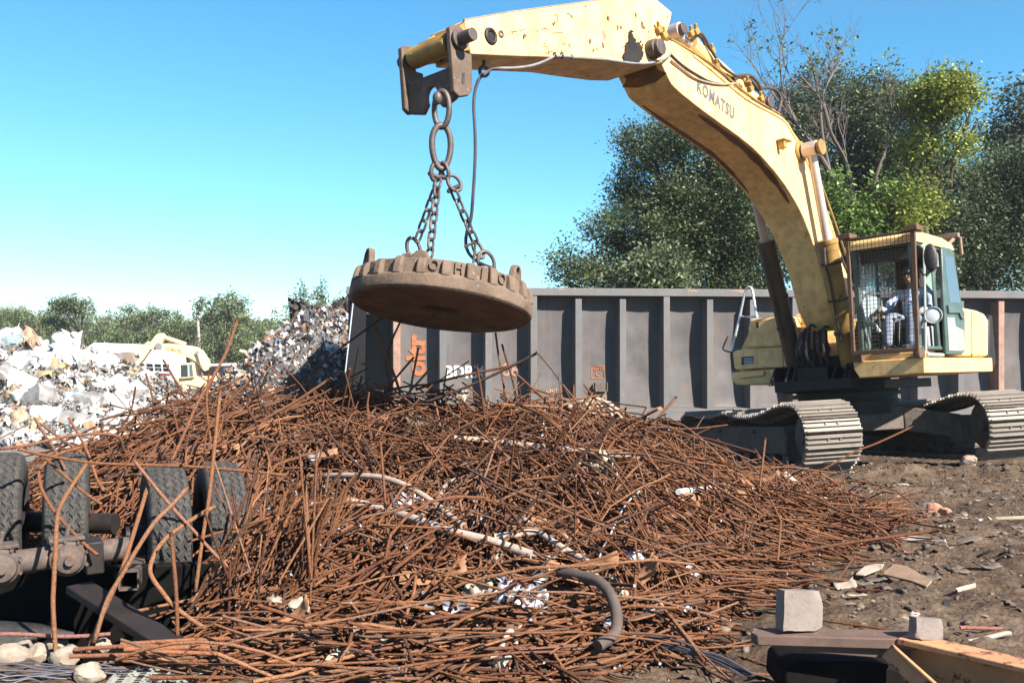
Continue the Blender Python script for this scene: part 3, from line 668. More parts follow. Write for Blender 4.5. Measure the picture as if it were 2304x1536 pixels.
def make_cab(root):
    g, dk = M['cab_green'], M['cab_inside']
    f1, f0, l0, l1, z0, z1 = 1.38, -.25, .95, 1.82, 1.57, 3.10
    c = MB()
    c.box(((f0 + f1) / 2, (l0 + l1) / 2, z0 + .02), (f1 - f0, l1 - l0, .05))
    for f in (f1 - .045, f0 + .05):
        for l in (l0 + .04, l1 - .04): c.box((f, l, (z0 + z1) / 2), (.08, .07, z1 - z0))
    c.box((.62, l1 - .03, (z0 + z1) / 2), (.09, .05, z1 - z0)); c.box((.6, l0 + .03, (z0 + z1) / 2), (.07, .05, z1 - z0))
    c.box(((f0 + f1) / 2, l0 + .03, 1.85), (f1 - f0 - .1, .04, .5)); c.box((f0 + .04, (l0 + l1) / 2, 1.9), (.05, l1 - l0 - .1, .6))
    for l in (l0 + .04, l1 - .04): c.box(((f0 + f1) / 2, l, z1 - .05), (f1 - f0 - .1, .06, .09))
    for f in (f1 - .045, f0 + .05): c.box((f, (l0 + l1) / 2, z1 - .05), (.06, l1 - l0 - .1, .09))
    cab = c.build('cab', g, root, bevel=.014)
    r = MB()
    pr = [(f1 + .05, z1 - .07), (f1 + .05, z1 + .02), (f1 - .02, z1 + .07), (f1 - .4, z1 + .10), (f0 + .5, z1 + .09), (f0 + .1, z1 + .03), (f0 - .01, z1 - .06), (f0 + .02, z1 - .05), (f1 - .1, z1 - .05)]
    r.prism([(f, l0 - .02, z) for f, z in pr], (0, l1 - l0 + .04, 0)); r.build('cab_roof', M['yellow'], cab, bevel=.035, seg=3)
    b = MB(); b.prism([U(x, y, 0, 1.40) for x, y in ((1920, 799), (2079, 790), (2080, 803), (1920, 813))], (-.2, 0, 0)); b.build('cab_sill', M['yellow'], cab, bevel=.01)
    # panes
    for P in ([(.58, l0 + .03, 2.1), (1.30, l0 + .03, 2.1), (1.30, l0 + .03, 2.99), (.58, l0 + .03, 2.99)], [(-.15, l0 + .03, 2.1), (.53, l0 + .03, 2.1), (.53, l0 + .03, 2.99), (-.15, l0 + .03, 2.99)],
              [(f0 + .05, l0 + .1, 2.22), (f0 + .05, l1 - .1, 2.22), (f0 + .05, l1 - .1, 2.99), (f0 + .05, l0 + .1, 2.99)]):
        m = MB(); n_ = (0, .006, 0) if abs(P[0][1] - P[1][1]) < .01 else (.006, 0, 0); m.prism(P, n_); m.build('window_pane', M['glass'], cab)
    lin = MB(); lin.box((f0 + .08, l0 + .20, 2.5), (.03, .34, 1.05)); lin.box((f0 + .08, 1.40, 2.95), (.03, .8, .2)); lin.box((.5, (l0 + l1) / 2, z1 - .11), (1.3, l1 - l0 - .16, .03)); lin.box((f0 + .07, l0 + .3, 2.5), (.03, .12, 1.0)); lin.box((f1 - .16, (l0 + l1) / 2, z1 - .18), (.05, l1 - l0 - .16, .16)); lin.build('head_lining', dk, cab)
    # seat, consoles, levers
    s = MB(); s.box((.38, 1.38, 1.83), (.5, .48, .14)); s.box((.36, 1.38, 1.68), (.4, .36, .2)); s.build('seat', M['black'], cab, bevel=.04, seg=3)
    s = MB(); s.box((.09, 1.38, 2.2), (.12, .46, .68), np.stack([unit((1, 0, .18)), (0, 1, 0), unit((-.18, 0, 1))], 1)); s.build('seat_backrest', M['black'], cab, bevel=.05, seg=3)
    s = MB(); s.box((.55, 1.07, 1.86), (.6, .14, .34)); s.build('lever_console', M['cab_pale'], cab, bevel=.03)
    s = MB(); s.cyl((1.0, 1.12, 1.62), (.98, 1.12, 2.14), .02); s.ball((.98, 1.12, 2.17), .04); s.build('control_lever', M['black'], cab)
    s = MB(); s.cyl((1.22, 1.38, 1.6), (1.10, 1.38, 2.02), .011); s.cyl((1.22, 1.46, 1.6), (1.10, 1.46, 2.04), .011); s.ball((1.10, 1.38, 2.03), .025); s.ball((1.10, 1.46, 2.05), .025)
    s.box((1.24, 1.38, 1.64), (.16, .09, .02)); s.box((1.24, 1.50, 1.64), (.16, .09, .02)); s.build('travel_lever', M['iron'], cab)
    s = MB(); s.tube(smooth_path([(1.30, 1.0, 2.22), (1.3, 1.04, 1.95), (1.3, 1.09, 1.68), (1.3, 1.05, 1.6)]), .035, 8); s.tube(smooth_path([(1.3, 1.06, 1.98), (1.25, 1.14, 1.97), (1.2, 1.2, 1.86)]), .032, 8); s.build('white_ducting', M['cab_pale'], cab)
    # white panel seen through the door gap
    s = MB(); s.prism([U(x, y, 1, 1.70) for x, y in ((2083, 735), (2106, 732), (2105, 792), (2092, 793), (2088, 758))], (0, -.10, 0)); s.build('white_side_cushion', M['seat_grey'], cab, bevel=.02)
    # guard screen: frame and welded mesh in front of the windscreen
    gf = 1.56
    A, B, C_, D = [U(x, y, 0, gf) for x, y in ((1909, 540), (2057, 520), (2065, 786), (1921, 795))]
    s = MB()
    for a, b, w in ((U(1908, 531, 0, gf), U(1922, 801, 0, gf), .026), (U(2056, 511, 0, gf), U(2066, 799, 0, gf), .028), (A, B, .016), (D, C_, .03)):
        d = unit(b - a); q = unit(np.cross(d, (1, 0, 0))); s.prism([a - q * w, a + q * w, b + q * w, b - q * w], (.05, 0, 0))
    for (x, y) in ((1907, 534), (2056, 514)): s.box(U(x, y, 0, gf - .05), (.26, .17, .07))
    for (x, y) in ((1931, 805), (2068, 795)): s.box(U(x, y, 0, gf - .06), (.2, .09, .12))
    s = s.build('guard_screen', M['screen_rust'], cab, bevel=.005)
    m = MB()
    for t in np.linspace(0, 1, 18)[1:-1]: m.cyl(A + (B - A) * t, D + (C_ - D) * t, .0038, n=5)
    for t in np.linspace(0, 1, 30)[1:-1]: m.cyl(A + (D - A) * t + np.array((.008, 0, 0)), B + (C_ - B) * t + np.array((.008, 0, 0)), .0034, n=5)
    m.build('wire_mesh', M['screen_rust'], cab)
    # door latched back along the cab side
    lp = 1.875
    def sp(pts, l=lp): return [U(x, y, 1, l) for x, y in pts]
    outer = [(2119, 560), (2124, 555), (2140, 559), (2147, 568), (2160, 660), (2172, 720), (2171, 790), (2165, 798), (2130, 797)]
    d = MB(); d.prism(sp(outer), (0, -.05, 0)); d = d.build('cab_door', g, cab, bevel=.015)
    for nm, pts, mt, pr in (('door_window', [(2125, 575), (2145, 579), (2161, 682), (2137, 680)], M['door_glass'], .003), ('door_panel', [(2132, 714), (2148, 714), (2151, 734), (2168, 742), (2171, 782), (2166, 790), (2136, 789)], M['cab_pale'], .012), ('door_latch', [(2134, 686), (2162, 688), (2171, 704), (2170, 718), (2164, 716), (2160, 704), (2136, 704)], M['cab_green'], .03)):
        m = MB(); m.prism(sp(pts, lp + pr), (0, -pr, 0)); m.build(nm, mt, d, bevel=0) if False else m.build(nm, mt, cab, bevel=.004)
    m = MB()
    m.tube([U(x, y, 1, 1.86) for x, y in ((2071, 556), (2079, 551), (2098, 556), (2107, 572), (2109, 600))], .022, 8); m.tube([U(x, y, 1, 1.86) for x, y in ((2078, 551), (2080, 640), (2083, 795))], .020, 8)
    m.tube([U(x, y, 1, 1.86) for x, y in ((2083, 797), (2121, 799))], .03, 8); m.build('door_frame', M['cab_pale'], cab)
    sc = MB(); sc.prism([U(x, y, 1, 1.79) for x, y in ((2079, 632), (2104, 602), (2106, 664))], (0, -.01, 0)); sc.build('window_shade', M['cab_shade'], cab)
    # mirror and lamp on the front left corner
    mp = U(2094, 580, 0, 1.42); s = MB(); s.ball(mp, .145, 14, 9, (.35, .62, 1.35)); s.tube(smooth_path([mp + np.array((.0, -.02, -.19)), mp + np.array((.02, -.10, -.22)), U(2070, 608, 0, 1.4)]), .013, 8); s.build('wing_mirror', M['black'], cab)
    lpn = U(2100, 709, 0, 1.45); s = MB(); dr = unit((1, .25, 0)); s.lathe([(.02, -.11), (.07, -.10), (.112, -.02), (.116, .0), (.108, .012), (.10, .0)], lpn, dr, 24); s.tube([lpn - dr * .08, U(2078, 725, 0, 1.36)], .015, 8); s.build('work_lamp', M['cab_pale'], cab)
    s = MB(); s.lathe([(.0, .006), (.06, .005), (.10, -.004)], lpn, dr, 24); s.build('lamp_lens', M['lens'], cab)
    s = MB(); q = U(2108, 540, 1, 1.5); s.box(q + np.array((-.5, 0, .10)), (.10, .34, .07)); s.cyl(q + np.array((-.55, .1, .08)), q + np.array((-.2, .05, -.1)), .03); s.cyl(q + np.array((-.6, .15, .08)), q + np.array((-.62, .15, -.2)), .025); s.build('roof_lamp', M['hanger_pale'], cab, bevel=.006)

M['brown_grease'] = worn('brown_greasy_barrel', (.075, .040, .020), wear=(.16, .09, .03), amt=.4, scale=2, var=.4, rough=.5, dirt_amt=.5)
M['oil_stain'] = worn('old_oil_stain', (.17, .085, .030), wear=(.07, .035, .016), amt=.55, scale=3, var=.4, rough=.5)
M['core'] = worn('dark_pole_face', (.045, .030, .022), wear=(.09, .06, .045), amt=.3, scale=7, var=.3, rough=.8)
M['grime_film'] = worn('dark_grease_film', (.13, .055, .020), wear=(.25, .13, .04), amt=.3, scale=6, var=.4, rough=.4, spec=.5)
M['chip'] = worn('bare_rust_chip', (.16, .085, .04), amt=.2, scale=9, var=.3, rough=.8)
M['hanger_pale'] = worn('bare_dull_steel', (.24, .165, .11), amt=.4, scale=9, var=.2, rough=.6)
M['handrail'] = worn('pale_steel_rail', (.62, .63, .66), amt=.1, var=.1, rough=.3, metal=.4)
M['cab_shade'] = worn('pale_green_shade', (.16, .24, .19), amt=.05, var=.1, rough=.7)
M['door_glass'] = glass('door_glass', (.10, .14, .18), .80, .04)
make_excavator()

# ---------------------------------------------------------------- operator
def make_operator():
    root = empty('person', label='operator in pale blue shirt, jeans and cap sitting at the controls behind the cab screen', cat='person')
    root.matrix_world = Matrix([[*XR[0], XC[0]], [*XR[1], XC[1]], [*XR[2], XC[2]], [0, 0, 0, 1]])
    hip = np.array((.36, 1.38, 1.97)); ch = np.array((.33, 1.38, 2.30)); nk = np.array((.36, 1.39, 2.50)); hd = np.array((.42, 1.39, 2.68))
    def limb(mb, pts, rs, n=12): mb.tube(smooth_path(pts, 4), np.interp(np.linspace(0, len(rs) - 1, (len(rs) - 1) * 4 + 1), range(len(rs)), rs), n); [mb.ball(pts[i], rs[i], 10, 6) for i in (0, len(pts) - 1)]
    shR, shL = np.array((.34, 1.17, 2.43)), np.array((.34, 1.60, 2.43))
    elR, elL = np.array((.55, 1.05, 2.20)), np.array((.50, 1.70, 2.20)); wrR, wrL = np.array((.86, 1.10, 2.21)), np.array((.80, 1.60, 2.10))
    knR, knL = np.array((.86, 1.24, 2.06)), np.array((.86, 1.56, 2.06)); anR, anL = np.array((1.02, 1.24, 1.68)), np.array((1.0, 1.55, 1.68))
    def rem(mb, name, mat, parent, vox, sm=6):
        o = mb.build(name, mat, parent)
        r = o.modifiers.new('join', 'REMESH'); r.mode = 'VOXEL'; r.voxel_size = vox; r.use_smooth_shade = True
        s = o.modifiers.new('soft', 'SMOOTH'); s.iterations = sm; s.factor = .5
        return o
    b = MB()
    b.ball(hd + np.array((0, 0, .02)), .098, 14, 10, (1.02, .80, 1.2)); b.ball(hd + np.array((.035, 0, -.065)), .062, 10, 8, (1, .85, .9))       # skull, jaw
    b.ball(hd + np.array((.105, 0, -.012)), .019, 8, 6, (1, .8, 1.3)); b.ball(hd + np.array((.088, 0, -.06)), .02, 8, 6, (.6, 1.2, .45))          # nose, mouth
    for s in (-1, 1): b.ball(hd + np.array((-.005, .085 * s, 0)), .026, 8, 6, (.7, .4, 1.2)); b.ball(hd + np.array((.085, .033 * s, .022)), .016, 8, 6, (.6, 1.1, .6))
    b.tube([nk - np.array((0, 0, .06)), hd - np.array((.01, 0, .05))], .052, 12)
    limb(b, [hip, (.33, 1.38, 2.15), ch, nk], [.13, .125, .13, .06], 14)
    for sh, el, wr in ((shR, elR, wrR), (shL, elL, wrL)): limb(b, [sh, el, wr], [.05, .043, .03])
    for kn, an, s in ((knR, anR, -1), (knL, anL, 1)):
        limb(b, [hip + np.array((.02, .09 * s, -.02)), kn, an], [.082, .06, .042]); limb(b, [an + np.array((-.04, 0, -.05)), an + np.array((.17, 0, -.065))], [.042, .034])
    for wr, s in ((wrR, 1), (wrL, -1)):                                            # palm, four curled fingers, thumb
        d = unit((.9, .05 * s, -.1)); b.ball(wr + d * .05, .042, 10, 6, (1.15, .85, .5))
        for q, ln in enumerate((.060, .070, .066, .052)):
            o = wr + d * .088 + np.array((0, (q - 1.5) * .019, .005)); b.tube(smooth_path([o - d * .02, o + d * ln * .45 + np.array((0, 0, -.008)), o + d * ln * .55 + np.array((0, 0, -.035)), o + d * ln * .2 + np.array((0, 0, -.05))], 3), .0085, 7)
        b.tube(smooth_path([wr + d * .03 + np.array((0, .03 * s, 0)), wr + d * .06 + np.array((0, .05 * s, -.01)), wr + d * .095 + np.array((0, .045 * s, -.02))], 3), .0105, 7)
    body = rem(b, 'body', M['skin'], root, .0075, 3)
    s = MB(); limb(s, [hip + np.array((0, 0, .0)), (.33, 1.38, 2.15), ch, nk - np.array((0, 0, .015))], [.15, .15, .155, .075], 16)
    for sh, el, q in ((shR, elR, -1), (shL, elL, 1)): limb(s, [ch + np.array((0, .08 * q, .1)), sh, sh + (el - sh) * .95, el + ((wrR if q < 0 else wrL) - el) * .7], [.10, .075, .062, .05])
    rem(s, 'shirt', M['shirt'], root, .014, 4)
    for q in (-1, 1): p = MB(); p.box((.478, 1.38 + .085 * q, 2.34), (.008, .06, .035)); p.build('chest_badge', M['brick'], root)
    j = MB()
    for kn, an, q in ((knR, anR, -1), (knL, anL, 1)): limb(j, [hip + np.array((0, .07 * q, -.01)), kn, an + np.array((0, 0, .03))], [.115, .078, .062])
    rem(j, 'jeans', M['jeans'], root, .014, 4)
    for an in (anR, anL): w = MB(); limb(w, [an + np.array((-.05, 0, -.05)), an + np.array((.18, 0, -.062))], [.052, .044]); rem(w, 'boot', M['black'], root, .01, 3)
    c = MB(); c.ball(hd + np.array((-.005, 0, .058)), .107, 16, 10, (1.03, .86, .78)); c.prism([hd + np.array(p) for p in ((.08, -.075, .055), (.17, -.055, .04), (.19, 0, .038), (.17, .055, .04), (.08, .075, .055))], (0, 0, .012)); rem(c, 'cap', M['cap'], root, .008, 3)
    g = MB(); 
    for q in (-1, 1): g.ball(hd + np.array((.098, .034 * q, .02)), .022, 10, 6, (.4, 1.2, .85))
    g.tube([hd + np.array((.0, -.09, .025)), hd + np.array((.1, -.05, .026)), hd + np.array((.1, .05, .026)), hd + np.array((.0, .09, .025))], .005, 6); g.build('sunglasses', M['black'], root)
make_operator()

# ---------------------------------------------------------------- lifting magnet
MN = unit((.105, .20, .975)); ME1 = unit(np.array((1., 0, 0)) - MN * MN[0]); ME2 = np.cross(MN, ME1)
MC = at(991, 701, 9.12)
def mp_(phi, r, h): return MC + r * (ME1 * math.sin(phi) - ME2 * math.cos(phi)) + MN * h
def make_magnet():
    root = empty('lifting_magnet', loc=tuple(MC), label='round rust-brown lifting magnet hanging tilted from chains above the rebar', cat='lifting magnet')
    off = -MC
    b = MB(); b.lathe([(.0, .055), (.19, .055), (.20, .010), (.215, .0), (.74, .012), (.76, .0), (.81, .0), (.836, .02), (.843, .05), (.84, .115), (.825, .132), (.79, .142), (.785, .265), (.76, .275), (.3, .28), (.0, .28)], (0, 0, 0), MN, 96)
    b.build('magnet_body', M['magnet'], root, bevel=.006, angle=30)
    cp = MB(); cp.lathe([(.0, .048), (.12, .047), (.183, .052)], (0, 0, 0), MN, 40); cp.build('core_plate', M['core'], root)
    for k in range(24):
        ph = R_(6 + 15 * k); er = ME1 * math.sin(ph) - ME2 * math.cos(ph); et = np.cross(MN, er)
        hgt = .155 + .010 * ((k * 7) % 5 - 2) / 2
        pr = [er * .76 + MN * .12, er * .843 + MN * .12, er * .838 + MN * .19, er * .822 + MN * (.12 + hgt * .86), er * .80 + MN * (.12 + hgt), er * .76 + MN * (.12 + hgt)]
        f = MB(); f.prism([p - et * .039 for p in pr], et * .078); f.build('fin', M['magnet'], root, bevel=.014, seg=3)
    for k, ch in ((-8, 'I'), (-1, ''), (0, 'O'), (1, 'H'), (2, 'I'), (3, 'O')):
        if not ch: continue
        ph = R_(-1.5 + 15 * k); er = ME1 * math.sin(ph) - ME2 * math.cos(ph); et = np.cross(MN, er)
        lettering('raised_letter', ch, .135, er * .785 + MN * .203, et, MN, M['magnet'], root, extrude=.022, sx=.85)
    for (ph, sc) in ((-62, 1.0), (62, .9), (180, .8), (-150, .8)):
        ph = R_(ph); er = ME1 * math.sin(ph) - ME2 * math.cos(ph); et = np.cross(MN, er); o = er * .74 + MN * .24
        ring = [(.036 * math.cos(t), .036 * math.sin(t)) for t in np.linspace(0, 2 * math.pi, 14, endpoint=False)]
        l = MB(); outer = [(-.10, 0), (-.062, .15), (-.03, .185), (.03, .185), (.062, .15), (.10, 0)]
        # lug plate with an eye: bridge the outer edge and the hole as two halves
        hole = [(.036 * math.sin(t), .125 + .036 * math.cos(t)) for t in np.linspace(0, math.pi, 8)]
        right = [(0, .185), (.03, .185), (.062, .15), (.10, 0), (0, 0)] + hole[::-1]
        for s in (-1, 1):
            pts = [o + et * (x * s * sc) + MN * (z * sc) - er * .03 for x, z in right]; l.prism(pts, er * .06)
        l.build('lifting_lug', M['magnet'], root, bevel=.006)
    for (ph, r) in ((-28, .60), (-14, .66), (48, .52)):
        ph = R_(ph); er = ME1 * math.sin(ph) - ME2 * math.cos(ph); et = np.cross(MN, er); o = er * r + MN * .265
        l = MB(); l.prism([o + et * x + MN * z - er * .04 for x, z in ((-.09, -.02), (-.08, .05), (-.04, .10), (.04, .10), (.08, .05), (.09, -.02))], er * .08); l.build('chain_lug', M['magnet'], root, bevel=.015)
make_magnet()

def chain_links(mb, a, b, pitch=.098, w=.034, r=.0125):
    a, b = np.asarray(a), np.asarray(b); L = np.linalg.norm(b - a); n = max(2, round(L / pitch)); d = (b - a) / L; p = L / n
    u = unit(np.cross(d, (0, 1, 0.2))); v = np.cross(d, u)
    for i in range(n):
        c = a + d * p * (i + .5); x = (u * .8 + v * .6) if i % 2 == 0 else (v * .8 - u * .6)
        h = p * .5 + r * .75; pts = []
        for t in np.linspace(0, math.pi, 7): pts.append(c + d * (h - w) + d * w * math.sin(t) + x * w * math.cos(t))
        for t in np.linspace(math.pi, 2 * math.pi, 7): pts.append(c - d * (h - w) + d * w * math.sin(t) + x * w * math.cos(t))
        mb.tube(pts, r, 7, closed=True)

def oval(mb, c, ax, up, hw, hh, r, n=28, egg=0.0):
    c, ax, up = np.asarray(c), unit(ax), unit(up)
    mb.tube([c + ax * hw * math.cos(t) * (1 + egg * math.sin(t)) + up * hh * math.sin(t) for t in np.linspace(0, 2 * math.pi, n, endpoint=False)], r, 10, True)

def make_sling():
    Y = 9.12; top = at(993, 212, Y)
    root = empty('chain_sling', loc=tuple(at(993, 370, Y)), label='dark iron chain sling of big links and three chain legs above the magnet', cat='chain sling')
    o_ = np.array(root.location)
    P = lambda x, y, yy=Y: at(x, y, yy) - o_
    def part(fn, name, mat=M['iron']): m = MB(); fn(m); return m.build(name, mat, root)
    part(lambda m: (oval(m, P(994, 246), (.92, -.39, 0), (0, 0, 1), .076, .165, .027), m.ball(P(984, 221, Y - .06), .05, 12, 8, (.9, .9, 1.25))), 'shackle_link')
    part(lambda m: oval(m, P(993, 331), (.94, .34, 0), (.0, 0, 1), .088, .20, .029, egg=.14), 'master_link')
    part(lambda m: (oval(m, P(981, 386), (.8, .6, 0), (.1, 0, 1), .052, .085, .02), m.cyl(P(972, 393), P(990, 400), .02), m.ball(P(967, 391), .022, 8, 6)), 'shackle')
    part(lambda m: (oval(m, P(1001, 384), (.75, -.66, 0), (-.25, 0, 1), .04, .075, .018), m.cyl(P(990, 398), P(1012, 401), .022)), 'shackle')
    part(lambda m: (oval(m, P(1022, 412), (.85, .4, .2), (-.45, 0, 1), .058, .078, .017), m.cyl(P(1010, 428), P(1034, 418), .02), m.ball(P(1010, 430), .022, 8, 6)), 'shackle')
    part(lambda m: chain_links(m, P(988, 402), P(938, 543, 9.3)), 'chain_leg'); part(lambda m: oval(m, P(931, 562, 9.32), (.9, .3, 0), (-.2, 0, 1), .062, .115, .018), 'end_link')
    part(lambda m: chain_links(m, P(986, 404, 9.05), P(966, 580, 8.62)), 'chain_leg')
    part(lambda m: chain_links(m, P(1020, 428), P(1070, 545, 9.2)), 'chain_leg')
    part(lambda m: (oval(m, P(1076, 562, 9.2), (.6, .5, .3), (-.5, 0, 1), .045, .085, .016), m.cyl(P(1044, 556), P(1068, 545), .012), m.cyl(P(1070, 545), P(1065, 592), .012)), 'shackle')
    part(lambda m: oval(m, P(1094, 590, 9.2), (.7, .4, -.1), (-.1, 0, 1), .085, .10, .018), 'end_link')
make_sling()

def make_cable():
    g = [UW(U(x, y, 1, l)) for x, y, l in ((1512, 118, .40), (1502, 128, .42), (1488, 136, .42), (1462, 142, .40), (1430, 143, .385), (1395, 139, .36), (1357, 133, .345), (1320, 130, .335), (1285, 128, .32), (1264, 127, .31), (1248, 127, .31), (1225, 138, .3), (1196, 148, .29), (1160, 153, .28), (1125, 154, .22), (1104, 157, .12))]
    e = [at(x, y, Y) for x, y, Y in ((1092, 165, 9.15), (1084, 171, 9.12), (1076, 182, 9.1), (1069, 205, 9.1), (1066, 240, 9.1), (1069, 300, 9.1), (1069, 360, 9.1), (1065, 430, 9.1), (1060, 490, 9.15), (1051, 520, 9.2), (1048, 545, 9.25), (1053, 566, 9.25), (1068, 584, 9.2), (1092, 597, 9.1), (1112, 604, 9.0))]
    root = empty('power_cable', loc=tuple(g[9]), label='grey power cable clipped along the arm and dropping through an iron ring to the magnet', cat='cable')
    o = np.array(root.location)
    m = MB(); m.tube(smooth_path([p - o for p in g], 5), .014, 8); m.build('arm_run', M['cable'], root)
    m = MB(); m.tube(smooth_path([g[-1] - o] + [p - o for p in e], 5), .0155, 8); m.build('drop_run', M['cable_dark'], root)
    c = UW(U(1089, 161, 1, .06)) - o; m = MB(); m.ring(c, unit((.45, -.9, 0)), .047, .018, 24, 8); m.cyl(c + np.array((0, 0, .05)), c + np.array((0, 0, .12)), .02); m.build('guide_ring', M['iron'], root)
    m = MB(); m.tube([p - o for p in g[6:9]], .026, 10); m.build('sleeve', M['pipe_tan'], root)
    for p in (g[9], g[10]): m = MB(); m.ring(p - o + np.array((0, 0, .01)), unit((.7, .4, 0)), .028, .010, 14, 6); m.build('wire_tie', M['iron'], root)
make_cable()

# ================================================================ railcar
GD = unit((1, .118, 0)); GN = np.cross(GD, (0, 0, 1.)); GZ = np.array((0, 0, 1.0))       # along the car, outward (towards the camera), up
G0 = at(1197, 780, 21.9); G0[2] = 0
def GP(u, o, z): return G0 + GD * u + GN * o + GZ * z
def gpx(px, py, o=0.0):                  # pixel to (u, z) on the side plane
    d = np.array(((px - CX) / FPX, 1, (HY - py) / FPX)); c = np.array((0, 0, CAMH))
    t = ((G0 + GN * o - c) @ GN) / (d @ GN); p = c + d * t; return (p - G0) @ GD, p[2]
RIB = .987; UL, UR = -4.02, 13.4
ZT, ZB = 2.93, .10
def bulge(u, z):
    k = u / RIB; fr = k - np.floor(k); i = np.floor(k)
    amp = .06 + .075 * hash2(i, i * 0 + 3, 5); lean = .5 + .22 * (hash2(i, i * 0 + 7, 8) - .5)
    e = np.sin(np.pi * np.clip(fr, 0, 1)) ** .8; v = np.sin(np.pi * np.clip((z - .3) / 2.5, 0, 1)) ** .7
    rec = -.55 * (sstep(-3.06, -3.09, u) if False else (u < -3.07))
    return rec - amp * e * v * (1 + .8 * fbm(u * .9 + i * 3, z * 1.3, 12, 2)) + .02 * fbm(u * 2.2, z * 1.5, 4, 2)
def make_gondola():
    root = empty('gondola_railcar', loc=tuple(GP(0, 0, 0)), label='long grey ribbed gondola railcar standing behind the excavator and rebar pile', cat='railcar')
    o_ = np.array(root.location); g, t_ = M['gondola'], M['gondola_trim']
    us = np.linspace(UL, UR, 420); zs = np.linspace(.30, 2.80, 64); A, Z = np.meshgrid(us, zs); B = bulge(A, Z)
    V = (G0 - o_) + A[..., None] * GD + B[..., None] * GN + Z[..., None] * GZ; V = V.reshape(-1, 3); nx = len(us)
    i = np.arange(len(zs) - 1)[:, None] * nx + np.arange(nx - 1)[None]
    np_mesh('side_sheet', V, np.stack([i, i + 1, i + nx + 1, i + nx], -1).reshape(-1, 4), g, root, smooth=True)
    Rm = np.stack([GD, GN, GZ], 1)
    def bx(name, u0, u1, o0, o1, z0, z1, mat, bev=.01):
        m = MB(); m.box(GP((u0 + u1) / 2, (o0 + o1) / 2, (z0 + z1) / 2) - o_, (u1 - u0, o1 - o0, z1 - z0), Rm); return m.build(name, mat, root, bevel=bev)
    ch = MB(); ch.box(GP((UL + UR) / 2, .14, ZT - .085) - o_, (UR - UL, .32, .17), Rm); ch.build('top_chord', t_, root, bevel=.012)
    rs = [(1265, 12), (1555, 18), (1660, 26), (2080, 14)]
    for px, w in rs:
        u, z = gpx(px, 648, .25); m = MB(); rr = np.random.default_rng(px); hw = w * .010; m.prism([GP(u + hw * math.cos(t) * rr.uniform(.6, 1.2), .303, ZT - .02 - .02 * (1 - math.sin(t)) * rr.uniform(.5, 1.6)) - o_ for t in np.linspace(0, 6, 12)], GN * -.004); m.build('rust_patch', M['rust_post'], root)
    sl = MB(); sl.prism([GP(UL, o, z) - o_ for o, z in ((-.05, .30), (.33, .27), (.33, .02), (.24, .02), (.24, -.02), (-.05, -.02))], GD * (UR - UL)); sl.build('side_sill', t_, root, bevel=.01)
    for k in range(-4, 14):
        u = k * RIB
        if u < UL + .3 or u > UR - .2: continue
        rust = k in (-3, 11)
        zt = ZT - .17 if k % 3 == 0 else ZT - .235
        m = MB(); m.prism([GP(u + a, b, .271) - o_ for a, b in ((-.07, .285), (.07, .285), (.10, -.08), (-.10, -.08))], GZ * (zt - .271)); m.build('side_rib', M['rust_post'] if rust else t_, root, bevel=.008)
    # floor, ends, far side
    bx('floor', UL, UR, -2.9, -.06, .30, .36, M['gondola'], 0)
    m = MB(); m.box(GP((UL + UR) / 2, -2.95, 1.6) - o_, (UR - UL, .06, 2.6), Rm); m.build('far_side', g, root)
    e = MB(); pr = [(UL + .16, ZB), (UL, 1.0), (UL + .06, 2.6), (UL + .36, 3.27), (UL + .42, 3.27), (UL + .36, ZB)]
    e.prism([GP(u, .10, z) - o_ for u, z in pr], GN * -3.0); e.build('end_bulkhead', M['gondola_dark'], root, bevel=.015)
    m = MB(); a, z1_ = gpx(796, 668, .2); b, z0_ = gpx(777, 838, .2); m.cyl(GP(a, .2, z1_) - o_, GP(b, .2, z0_) - o_, .014); m.build('grab_rod', M['handrail'], root)
    for uc in (UL + 2.2, UR - 2.4):
        m = MB(); m.box(GP(uc, -1.4, -.22) - o_, (1.9, 2.2, .3), Rm); bg_ = m.build('bogie', M['grime'], root, bevel=.02)
        for du in (-.9, .9):
            for o in (-.55, -2.1):
                w = MB(); w.lathe([(.05, -.07), (.36, -.07), (.40, -.05), (.40, .02), (.43, .03), (.43, .06), (.05, .06)], GP(uc + du, o, -.32) - o_, GN, 24); w.build('wheel', M['muddy'], bg_)
    m = MB(); m.box(GP((UL + UR) / 2, -1.4, .02) - o_, (UR - UL, .5, .5), Rm); m.build('centre_sill', M['grime'], root)
    # stencilled markings lie on the sheet
    def warp(P):
        q = P - G0; u, o, z = q @ GD, q @ GN, q @ GZ
        return G0 - o_ + u[:, None] * GD + (o + bulge(u, z) + .012)[:, None] * GN + z[:, None] * GZ
    def mark(s, px, py, size, mat, rot=0, sx=1.0, bold=0.0, sp=1.0, name='stencil_lettering'):
        u, z = gpx(px, py); X, Yv = (GD, GZ) if not rot else (GZ, -GD)
        lettering(name, s, size, GP(u, 0, z), X, Yv, mat, root, extrude=.004, bold=bold, warp=warp, sx=sx, spacing=sp)
    mark('BDRX', 1046, 838, .37, M['white_paint'], sx=.88, bold=.014, sp=1.05)
    mark('oltr', 938, 800, .56, M['orange_paint'], rot=1, bold=.022, sx=1.05)
    mark('06', 1150, 833, .40, M['rust_post'], bold=.01)
    mark('PLATE', 1346, 830, .10, M['orange_paint'], bold=.002); mark('C', 1346, 842, .15, M['orange_paint'], bold=.004)
    mark('LIMIT', 1242, 879, .11, M['rust_post'], bold=.004); mark('NEW', 1352, 893, .11, M['rust_post'], bold=.004)
    u0, z1_ = gpx(1331, 822); u1, z0_ = gpx(1361, 852); m = MB()
